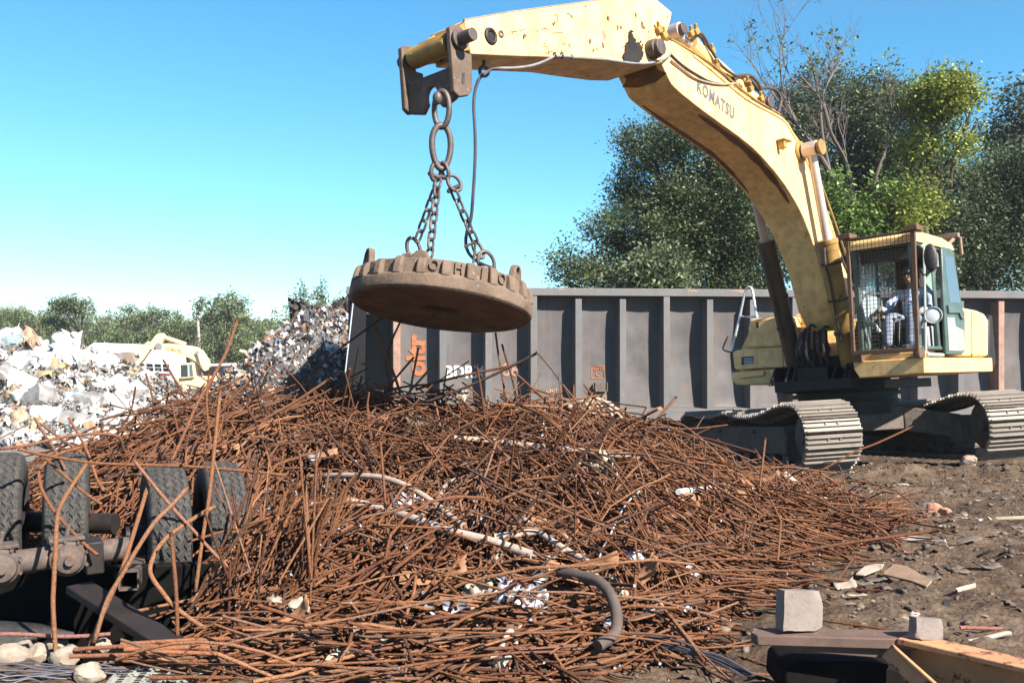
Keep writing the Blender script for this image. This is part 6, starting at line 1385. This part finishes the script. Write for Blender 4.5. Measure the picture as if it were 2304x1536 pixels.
crumpled('cardboard_flap', 1340, 915, .40, M['bag'], 'torn pale cardboard flap lying under the railcar card holder', 'cardboard', 25, 2.2, .35, .1, Y=11.2, amp=.16)
crumpled('plastic_rag', 1040, 888, .13, M['bag'], 'small pale rag caught on the crest below the white lettering', 'rag', 26, .8, 1.0, .4, amp=.3)
crumpled('rag_bundle', 930, 975, .3, M['hanger'], 'brown cloth strip standing among bars high on the heap', 'rag', 27, .45, 1.4, .1, amp=.2)
crumpled('paper_scrap', 1602, 1044, .14, M['bag'], 'scrap of bluish white paper near the excavator track', 'paper', 28, 1.4, .4, .2, Y=11.6)
r = np.random.default_rng(14)
for q in range(26):
    px, py = r.uniform(480, 1750), r.uniform(930, 1440)
    if heap_h((px - CX) / FPX * surf(px, py), surf(px, py)) < .15: continue
    o = crumpled('rusty_strip', px, py, r.uniform(.05, .11), M['rust_sheet'], 'torn rusty sheet strip caught among the bars', 'metal strip', 100 + q, r.uniform(2.2, 4.5), r.uniform(.2, 1.2), r.uniform(-1, 1), amp=.10, n=7)
    o['group'] = 'rusty strips in the heap'
for q in range(34):
    px, py = r.uniform(560, 1560), r.uniform(960, 1480)
    o = crumpled('pale_scrap', px, py, r.uniform(.04, .10), M['bag'] if q % 3 else M['foil'], 'small pale fragment wedged between the bars', 'fragment', 200 + q, r.uniform(.6, 2), r.uniform(.2, 1.2), r.uniform(-1, 1), amp=.25, n=5)
    o['group'] = 'pale fragments in the heap'

# ================================================================ tyres and axles at the left
def tyre_mesh():
    R, Wd = .475, .27; na, nw = 352, 66
    th = np.linspace(0, 2 * math.pi, na, endpoint=False); s = np.linspace(-1, 1, nw)
    A, S = np.meshgrid(th, s, indexing='ij'); x = S * Wd / 2 * .86
    rad = R - .016 * np.abs(S) ** 4
    for g, per, amp in ((-.66, 44, .010), (-.24, 44, .012), (.24, 44, .012), (.66, 44, .010)):
        zz = (np.abs(((A / (2 * math.pi) * per + (g > 0) * .5) % 1) * 2 - 1) * 2 - 1) * amp
        rad = rad - .012 * (np.abs(x - g * Wd / 2 * .86 - zz) < .0078)
    rad = rad - .006 * ((np.abs(S) > .80) & (np.abs(((A / (2 * math.pi) * 88) % 1) - .5) < .10))
    tread = np.stack([x, rad * np.cos(A), rad * np.sin(A)], -1)
    prof = [(Wd * .455, R - .030), (Wd * .50, R - .06), (Wd * .52, R - .11), (Wd * .50, R - .17), (Wd * .44, R - .195), (Wd * .36, R - .20)]
    cols_ = []
    for sgn in (-1, 1):
        cols_.append(np.stack([np.stack([np.full(na, sgn * a), b * np.cos(th), b * np.sin(th)], -1) for a, b in prof], 1))
    G = np.concatenate([cols_[0][:, ::-1], tread, cols_[1]], 1); nn = G.shape[1]
    i = np.arange(na)[:, None] * nn + np.arange(nn - 1)[None]; j = ((np.arange(na) + 1) % na)[:, None] * nn + np.arange(nn - 1)[None]
    return G.reshape(-1, 3), np.stack([i, i + 1, j + 1, j], -1).reshape(-1, 4)
TV, TF = tyre_mesh()
def tyre(root, p, yaw, mesh=None):
    o = np_mesh('tyre', TV, TF, M['rubber'], root, smooth=True) if mesh is None else link(bpy.data.objects.new('tyre', mesh), root)
    o.location = p; o.rotation_euler = (0, 0, yaw)
    if mesh is None: o.data.set_sharp_from_angle(angle=R_(40))
    h = MB(); h.lathe([(.05, -.04), (.20, -.04), (.27, -.09), (.275, -.09), (.275, .09), (.25, .09), (.2, .02), (.05, .02)], (0, 0, 0), (1, 0, 0), 28); w = h.build('wheel_hub', M['grime'], root); w.location = p; w.rotation_euler = (0, 0, yaw)
    return o
ax = np.array((math.cos(R_(24)), math.sin(R_(24)), 0))
def axle_set(px, py, Y, nm_lab, yaw, tilt=0):
    c = at(px, py, Y); root = empty('axle_wheels', loc=tuple(c), label=nm_lab, cat='wheels')
    return root
def wheel_pair(lab, a, b, yaw):
    root = empty('dual_wheels', loc=tuple(a), label=lab, cat='wheels'); A = np.array(a)
    t = tyre(root, (0, 0, 0), yaw); tyre(root, tuple(np.array(b) - A), yaw, t.data)
    d = unit(np.array(b) - A); m = MB(); m.cyl(-d * .25, np.array(b) - A + d * .35, .07); m.build('axle_stub', M['grime'], root)
    return root
def tc(px, topy, z=.44): Y = (CAMH - (z + .475)) * FPX / (topy - HY); p = at(px, topy, Y); p[2] = z; return p
wheel_pair('pair of worn black truck tyres at the far left edge behind the brake axle', tc(8, 1018), tc(152, 1020), R_(22))
_a3 = tc(370, 1046, .36)
wheel_pair('pair of worn black truck tyres with zigzag tread half buried in the rebar', _a3, _a3 + np.array((math.cos(R_(25)), math.sin(R_(25)), 0)) * .37, R_(25))
def brake_axle():
    a, b = at(-60, 1276, 5.55), at(290, 1232, 5.95); root = empty('trailer_axle', loc=tuple(a), label='rusty grey trailer axle tube with two round brake chambers in front of the left tyres', cat='axle')
    B = b - a; d = unit(B); up = unit(np.cross(np.cross(d, (0, 0, 1)), d)); fw = unit(np.cross(up, d)); fw = fw if fw[1] < 0 else -fw
    m = MB(); m.cyl(d * 0, B, .068, n=20); m.build('axle_tube', M['axle'], root)
    for px, py in ((-2, 1255), (152, 1240)):
        t = (at(px, py, 5.7) - a) @ d; c = d * t + fw * .09
        m = MB(); m.lathe([(.02, -.10), (.085, -.10), (.088, -.02), (.10, -.015), (.10, .015), (.088, .02), (.075, .06), (.03, .075), (.02, .075)], c, fw, 26); m.lathe([(.004, .075), (.028, .075), (.028, .10), (.004, .10)], c, fw, 10); m.build('brake_chamber', M['axle'], root, bevel=.004)
        m = MB(); m.box(c - fw * .05 + up * .11, (.19, .13, .022), np.stack([d, fw, up], 1)); m.cyl(c - fw * .05 + up * .11, c - fw * .05 + up * .19 + d * .02, .014); m.build('mounting_bracket', M['axle'], root, bevel=.005)
        for q in np.linspace(-.4, 2.4, 5): m = MB(); bp = c + np.array(d) * math.cos(q) * .105 + up * math.sin(q) * .105; m.cyl(bp - fw * .02, bp + fw * .03, .011, n=6); m.build('bolt', M['iron'], root)
    m = MB(); m.box(d * .62 + up * -.02 - fw * .02, (.10, .2, .19), np.stack([d, fw, up], 1)); m.build('spring_seat', M['grime'], root, bevel=.01)
M['axle'] = worn('rusty_grey_axle', (.060, .047, .041), wear=(.15, .07, .038), amt=.66, scale=5, var=.3, rough=.75, dirt=(.2, .13, .09), dirt_amt=.4)
brake_axle()
m = MB(); V = [(x, y, float(ground_z(x, y)) + .03) for y in np.linspace(5.38, 6.25, 12) for x in np.linspace(-3.9, -1.75, 26)]; m.add(V, [(j * 26 + i, j * 26 + i + 1, (j + 1) * 26 + i + 1, (j + 1) * 26 + i) for j in range(11) for i in range(25)]); o = m.build('shade_sheet', M['near_black'], angle=80); tag(o, 'added near-black sheet standing for shade in the hollow under the brake axle', 'sheeting')  # added near-black sheet; the hollow's shade is put into its colour
c = at(289, 1306, 5.85); hs_ = MB(); s = .052
d = unit((-.30, 1, -.10)); e1 = unit(np.cross(d, (0, 0, 1))); e2 = np.cross(e1, d)
for a, b, w, h in ((0, s, 2 * s, .008), (0, -s, 2 * s, .008), (s, 0, .008, 2 * s - .016), (-s, 0, .008, 2 * s - .016)): hs_.box(d * .45 + e1 * a + e2 * b, (w if h == .008 else .008, .9, h if h == .008 else h), np.stack([e1, d, e2], 1))
o = hs_.build('square_tube', M['axle']); o.location = c; tag(o, 'open ended square steel tube poking out below the third tyre', 'steel tube')
m = MB(); m.box((0, 0, 0), (2.3, .05, .62), np.array(Matrix.Rotation(R_(12), 3, 'Z') @ Matrix.Rotation(R_(14), 3, 'X'))); o = m.build('shade_plate', M['near_black'], bevel=.01); o.location = (-2.75, 6.15, .0); tag(o, 'added near-black plate standing for shade in the hollow behind the brake axle', 'steel plate')  # added plate, coloured near-black to deepen the shade behind the axle
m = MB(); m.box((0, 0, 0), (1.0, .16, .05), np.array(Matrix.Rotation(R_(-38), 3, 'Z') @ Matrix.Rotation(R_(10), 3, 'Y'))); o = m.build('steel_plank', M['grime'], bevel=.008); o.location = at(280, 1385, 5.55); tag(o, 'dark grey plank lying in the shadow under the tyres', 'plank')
# black rubber sheet
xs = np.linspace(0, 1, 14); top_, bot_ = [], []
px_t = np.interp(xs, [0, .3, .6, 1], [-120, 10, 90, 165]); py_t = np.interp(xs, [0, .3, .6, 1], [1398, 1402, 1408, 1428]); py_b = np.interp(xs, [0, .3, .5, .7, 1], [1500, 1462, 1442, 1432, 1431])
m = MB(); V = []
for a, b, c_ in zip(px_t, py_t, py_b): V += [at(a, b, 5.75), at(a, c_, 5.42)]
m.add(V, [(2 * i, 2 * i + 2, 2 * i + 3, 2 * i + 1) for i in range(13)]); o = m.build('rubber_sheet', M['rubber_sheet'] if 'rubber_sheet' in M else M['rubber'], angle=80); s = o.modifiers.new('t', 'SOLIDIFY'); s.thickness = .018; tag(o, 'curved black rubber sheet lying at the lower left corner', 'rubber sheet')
def stone(px, py, Y, r_, seed, label, mat=M['stone'], cat='stone', group=None, name='limestone_chunk'):
    r = np.random.default_rng(seed); bm = bmesh.new(); bmesh.ops.create_icosphere(bm, subdivisions=3, radius=1)
    pl = [(unit(r.normal(size=3)), r.uniform(.55, .85)) for _ in range(9)]
    for v in bm.verts:
        p = np.array(v.co)
        for n_, d_ in pl:
            q = p @ n_ - d_
            if q > 0: p = p - n_ * q
        v.co = p * r_ * np.array((1.25, .9, .85)) * (1 + .04 * r.normal())
    me = bpy.data.meshes.new(name); bm.to_mesh(me); bm.free(); me.materials.append(mat); me.shade_smooth(); me.set_sharp_from_angle(angle=R_(28))
    o = link(bpy.data.objects.new(name, me)); o.location = at(px, py, Y); o.rotation_euler = (r.uniform(0, .6), 0, r.uniform(0, 6)); return tag(o, label, cat, group)
for q, (px, py, Y, s, lab) in enumerate(((28, 1478, 5.28, .088, 'largest pale limestone chunk at the lower left corner'), (84, 1470, 5.33, .066, 'rounded white stone between the two bigger chunks'), (55, 1455, 5.42, .062, 'beige stone tucked behind the corner chunk'), (146, 1476, 5.28, .078, 'bright white stone at the foot of the upright bar'), (125, 1450, 5.5, .060, 'tan stone behind the bright white one'), (232, 1452, 5.5, .05, 'small pale stone in the gravel by the bar bundle'), (205, 1512, 5.0, .07, 'flat pale stone under the dark wires'))): stone(px, py, Y, s, 300 + q, lab)
# grating
g0 = at(375, 1528, 4.98); root = empty('floor_grating', loc=tuple(g0), label='pale slotted grating panel lying at the bottom left edge', cat='grating')
ex = unit(at(512, 1478, 5.25) - at(330, 1492, 5.2)); ey = unit(at(230, 1545, 4.85) - at(330, 1492, 5.2)); ez = unit(np.cross(ex, ey)); ez = ez if ez[2] > 0 else -ez
Rg = np.stack([ex, np.cross(ez, ex), ez], 1)
m = MB(); m.box((0, 0, 0), (.56, .42, .012), Rg); m.build('panel', M['grate'], root, bevel=.003)
m = MB()
for i in range(6):
    for j in range(11): m.box(Rg @ np.array((-.23 + i * .092, -.18 + j * .036, .008)), (.030, .012, .006), Rg)
m.build('slots', M['black'], root)
m = MB()
for i in range(7): m.box(Rg @ np.array((-.275 + i * .092, 0, .012)), (.010, .42, .016), Rg)
m.build('ribs', M['grate'], root)
# dark wires
r = np.random.default_rng(6)
for q in range(12):
    y0 = 1492 + q * 4 + r.normal(0, 4); pts = [(x, y0 + r.normal(0, 6) - .00018 * (x - 60) ** 2 * (q % 3 - 1)) for x in np.linspace(-30, r.uniform(180, 300), 6)]
    rod_px(pts, .0045, 'thin black wire in the loose coil along the bottom left edge', Ys=[4.98 - .02 * q, 5.05], name='loose_wire', cat='wire', mat=M['cable_dark'], group='black wires at the bottom left', seg=6)
for q in range(9):
    o1 = r.normal(0, 4); pts = [(1420 + r.normal(0, 12), 1428 + o1), (1520, 1452 + r.normal(0, 5)), (1620, 1488 + r.normal(0, 6)), (1745 + r.normal(0, 8), 1535 + q * 3)]
    rod_px(pts, .0062, 'black cable strand in the bundle trailing to the bottom right', Ys=[5.35, 4.9], name='cable_strand', cat='cable', mat=M['cable_dark'], group='black strands low right of the heap', seg=6)

# ================================================================ rusty frame at the bottom right with plates on it
def frame():
    A, B, Cc = at(1700, 1421, 4.22), at(2046, 1428, 4.17), at(2420, 1512, 3.72)
    root = empty('welded_beams', loc=tuple(B), label='rusty yellow welded steel beam corner at the bottom right edge', cat='steel frame'); up = np.array((0, 0, 1.))
    d1 = unit(A - B); n1 = unit(np.cross(up, d1)); n1 = n1 if n1[1] < 0 else -n1; L1 = np.linalg.norm(A - B)
    m = MB(); m.prism([B + d1 * t + n1 * n_ - B for t, n_ in ((-.02, .06), (L1, .045), (L1 + .02, .0), (L1, -.07), (-.02, -.08))], (0, 0, -.045)); m.prism([n1 * .025 + up * -.045, n1 * .025 + d1 * L1 * .72 + up * -.045, n1 * .025 + d1 * L1 * .68 + up * -.075, n1 * .025 + up * -.10], -n1 * .02); m.build('cross_beam', M['frame_dark'], root, bevel=.006)
    d2 = unit(Cc - B); n2 = unit(np.cross(up, d2)); n2 = n2 if n2[1] < 0 else -n2; L2 = np.linalg.norm(Cc - B)
    m = MB()
    for (o0, o1, z0, z1_) in ((-.03, .095, -.020, .004), (-.03, .002, -.19, -.020), (-.03, .095, -.215, -.19)):
        m.prism([d2 * -.01 + n2 * o0 + up * z0, d2 * -.01 + n2 * o1 + up * z0, d2 * -.01 + n2 * o1 + up * z1_, d2 * -.01 + n2 * o0 + up * z1_], d2 * (L2 + .01))
    m.build('channel_beam', M['frame_rust'], root, bevel=.005)
    a, b = at(1995, 1462, 4.13) - B, at(2095, 1552, 3.95) - B; d = unit(b - a); n_ = unit(np.cross(d, (0, 1, .2)))
    m = MB(); m.prism([a - n_ * .035, a + n_ * .035, b + n_ * .035, b - n_ * .035], (0, .012, 0)); m.prism([a + n_ * .028, a + n_ * .04, b + n_ * .04, b + n_ * .028], (0, -.04, -.01)); m.build('brace', M['frame_rust'], root, bevel=.004)
    m = MB(); m.prism([at(x, y, 4.28) - B for x, y in ((1765, 1500), (1800, 1488), (1960, 1490), (2030, 1500), (2060, 1560), (1760, 1560))], (0, .3, 0)); m.build('black_plate', M['near_black'], root, bevel=.02)  # near-black plate filling the space below the beams
    def blk(name, px, py, Y, w, h, t, yaw, roll, lab):
        bm = bmesh.new(); bmesh.ops.create_cube(bm, size=1); bmesh.ops.subdivide_edges(bm, edges=bm.edges[:], cuts=9, use_grid_fill=True); rb = np.random.default_rng(int(w * 1000)); k = [(unit(rb.normal(size=3)), rb.uniform(.66, .76)) for _ in range(9)]
        for v in bm.verts:
            p = np.array(v.co)
            for nn, dd in k: p = p - nn * max(0, p @ nn - dd)
            p = p * np.array((w, t, h)); p += .0045 * np.array((fbm(p[1] * 30, p[2] * 30, 3, 2), fbm(p[0] * 30, p[2] * 30, 4, 2), fbm(p[0] * 30, p[1] * 30, 5, 2))); v.co = p + np.array((0, 0, h / 2))
        me = bpy.data.meshes.new(name); bm.to_mesh(me); bm.free(); me.shade_smooth(); me.set_sharp_from_angle(angle=R_(40)); me.materials.append(M['plate_grey']); bm_o = link(bpy.data.objects.new(name, me)); bm_o.location = at(px, py, Y); bm_o.rotation_euler = (R_(-6), R_(roll), R_(yaw)); return tag(bm_o, lab, 'steel block')
    blk('steel_block', 1797, 1416, 4.22, .185, .165, .065, 16, 5.5, 'larger pale grey block standing on the dark frame beam')
    blk('steel_block', 2082, 1436, 4.11, .125, .085, .05, 12, 7, 'smaller pale grey block standing at the frame corner')
frame()

# ================================================================ litter on the dirt
def litter():
    r = np.random.default_rng(9); n = 9000
    x = r.uniform(-4.5, 9.5, n); y = 4.3 + 10.5 * r.random(n) ** .8; k = (np.abs(x) < y * .56 + .4) & (heap_h(x, y) < .12); x, y = x[k], y[k]; n = len(x)
    z = ground_z(x, y) + .008; s = np.clip(r.lognormal(-3.6, .58, n), .010, .10)
    pal = [(.07, .05, .036), (.135, .10, .072), (.20, .155, .115), (.27, .23, .18), (.42, .38, .34), (.11, .055, .033), (.21, .21, .23), (.035, .031, .028)]
    o = scatter('ground_litter', np.stack([x, y, z], 1), s, pal, [.30, .28, .17, .08, .03, .06, .02, .06], 10, M['debris'], flat=.55)
    tag(o, 'flaky mud clods and small scrap bits strewn over the bare dirt', 'litter', kind='stuff')
    n = 5200; x = r.uniform(-4.5, 9.5, n); y = 4.4 + 10.5 * r.random(n) ** .9; k = (np.abs(x) < y * .56 + .4) & (heap_h(x, y) < .10); x, y = x[k], y[k]; n = len(x)
    bm = bmesh.new(); bmesh.ops.create_icosphere(bm, subdivisions=1, radius=1); SV = np.array([v.co[:] for v in bm.verts]); SF = np.array([[v.index for v in f.verts] for f in bm.faces]); bm.free()
    Vs, Fs, Cs = [], [], []
    for i in range(n):
        s_ = np.clip(r.lognormal(-4.15, .55), .007, .05); a = r.normal(size=(3,)); q = (1 + .9 * fbm(SV[:, 0] * 1.9 + i, SV[:, 1] * 1.9 + SV[:, 2], 6, 2)[:, None]) * r.uniform(.8, 1.2, (len(SV), 1))
        Vs.append((SV * q * s_ * (1.2, 1, .6)) @ rand_rot(r).T * (1, 1, .75) + (x[i], y[i], ground_z(x[i], y[i]) + s_ * .15)); Fs.append(SF + i * len(SV))
        Cs.append(np.repeat((np.array((.10, .071, .049)) * r.uniform(.5, 1.5))[None], len(SV), 0))
    tag(np_mesh('dirt_clods', np.concatenate(Vs), np.concatenate(Fs), M['debris'], cols=np.concatenate(Cs)), 'crumbly brown clods of dirt lying all over the yard floor', 'clods', kind='stuff')
    def plate(px, py, pts, label, cat, name, mat, thick=.012, lift=.03):
        Y = (CAMH - lift) * FPX / (py - HY); c = at(px, py, Y); q = [np.array(at(x, y, (CAMH - lift - dz) * FPX / (y - HY))) - c for x, y, dz in pts]
        m = MB(); m.prism(q, (0, 0, -thick)); o = m.build(name, mat, bevel=.003); o.location = c; return tag(o, label, cat)
    plate(2030, 1292, [(1985, 1290, 0), (2010, 1268, .05), (2040, 1272, .06), (2098, 1305, .02), (2085, 1318, 0), (2050, 1305, 0)], 'bent tan steel plate with a long slot lying on the dirt', 'steel plate', 'slotted_plate', M['hanger_pale'])
    plate(2040, 1288, [(2019, 1283, .055), (2032, 1283, .06), (2058, 1293, .045), (2052, 1297, .04)], 'dark slot cut through the bent tan plate', 'slot', 'plate_slot', M['black'], .004, .034) if False else None
    plate(1950, 1280, [(1925, 1290, 0), (1945, 1272, .03), (1992, 1262, .03), (1985, 1276, .02), (1945, 1292, 0)], 'flat pale board beside the slotted tan plate', 'board', 'pale_board', M['bag'])
    plate(2060, 1207, [(2008, 1203, .02), (2060, 1205, .02), (2106, 1211, .02), (2100, 1214, 0), (2030, 1213, 0)], 'narrow tan plank under the longest bar on the right', 'plank', 'wood_plank', M['pipe_tan'])
    plate(2290, 1161, [(2240, 1162, .02), (2330, 1158, .02), (2330, 1163, 0), (2245, 1166, 0)], 'thin white lath at the right edge of the dirt', 'lath', 'white_lath', M['bag'])
    plate(2170, 1318, [(2150, 1322, .01), (2195, 1310, .02), (2196, 1317, 0), (2155, 1328, 0)], 'short bent white strip in the mud', 'strip', 'white_strip', M['bag'])
    plate(1740, 1060, [(1728, 1066, .05), (1770, 1054, .05), (1778, 1060, .0), (1735, 1072, 0)], 'flat rusty plate scrap before the track', 'steel plate', 'rusty_plate', M['rust_sheet'])
    for q, (px, py, s, lab) in enumerate(((2100, 1145, .075, 'broken red clay brick on the dirt, the larger piece'), (2126, 1150, .055, 'broken red clay brick piece touching the larger one'))):
        stone(px, py, (CAMH - .04) * FPX / (py - HY), s, 400 + q, lab, M['brick'], 'brick', None, 'broken_brick')
    stone(2215, 1022, 14.2, .12, 410, 'pale rock at the foot of the right track', M['stone'], 'stone'); stone(2180, 1038, 13.6, .12, 411, 'tan dirt lump left of the pale rock', M['pipe_tan'], 'stone', None, 'dirt_lump')
    stone(2120, 1222, 8.2, .05, 412, 'small pale stone on the open dirt', M['stone'], 'stone')
    rod_px([(2160, 1411), (2230, 1413), (2330, 1416)], .011, 'dull red rod lying flat on the dirt at the right edge', Ys=[5.75, 5.75], tint=(.22, .09, .07))
    rod_px([(2178, 1443), (2215, 1436), (2258, 1425), (2272, 1424)], .014, 'pale crooked stick on the dirt above the frame', Ys=[5.5, 5.6], name='crooked_stick', cat='stick', mat=M['bag'])
    for q in range(28):
        px, py = r.uniform(1880, 2300), r.uniform(1075, 1400)
        if heap_h((px - CX) / FPX * surf(px, py), surf(px, py)) > .03: continue
        Y = (CAMH - .02) * FPX / (py - HY); o = crumpled('scrap_flake', px, py, r.uniform(.05, .12), M['muddy'] if q % 4 else M['bag'], 'muddy flake of sheet scrap trodden into the dirt', 'flake', 500 + q, r.uniform(.8, 2.2), r.uniform(-.1, .3), r.uniform(-.2, .2), Y=Y, amp=.12, n=6); o['group'] = 'flakes in the dirt'
litter()

# ================================================================ thin dusty air
def haze():
    m = bpy.data.materials.new('dusty_air'); m.use_nodes = True; n = m.node_tree.nodes; n.remove(n['Principled BSDF'])
    v = n.new('ShaderNodeVolumePrincipled'); v.inputs['Color'].default_value = (.86, .93, 1.0, 1); v.inputs['Density'].default_value = 0.0004; v.inputs['Anisotropy'].default_value = 0.2
    m.node_tree.links.new(v.outputs[0], n['Material Output'].inputs['Volume'])
    b = MB(); b.box((0, 715, 8), (1900, 1700, 26)); o = b.build('haze', m, smooth=False); tag(o, 'thin dusty air over the scrap yard', 'haze', kind='stuff')
haze()
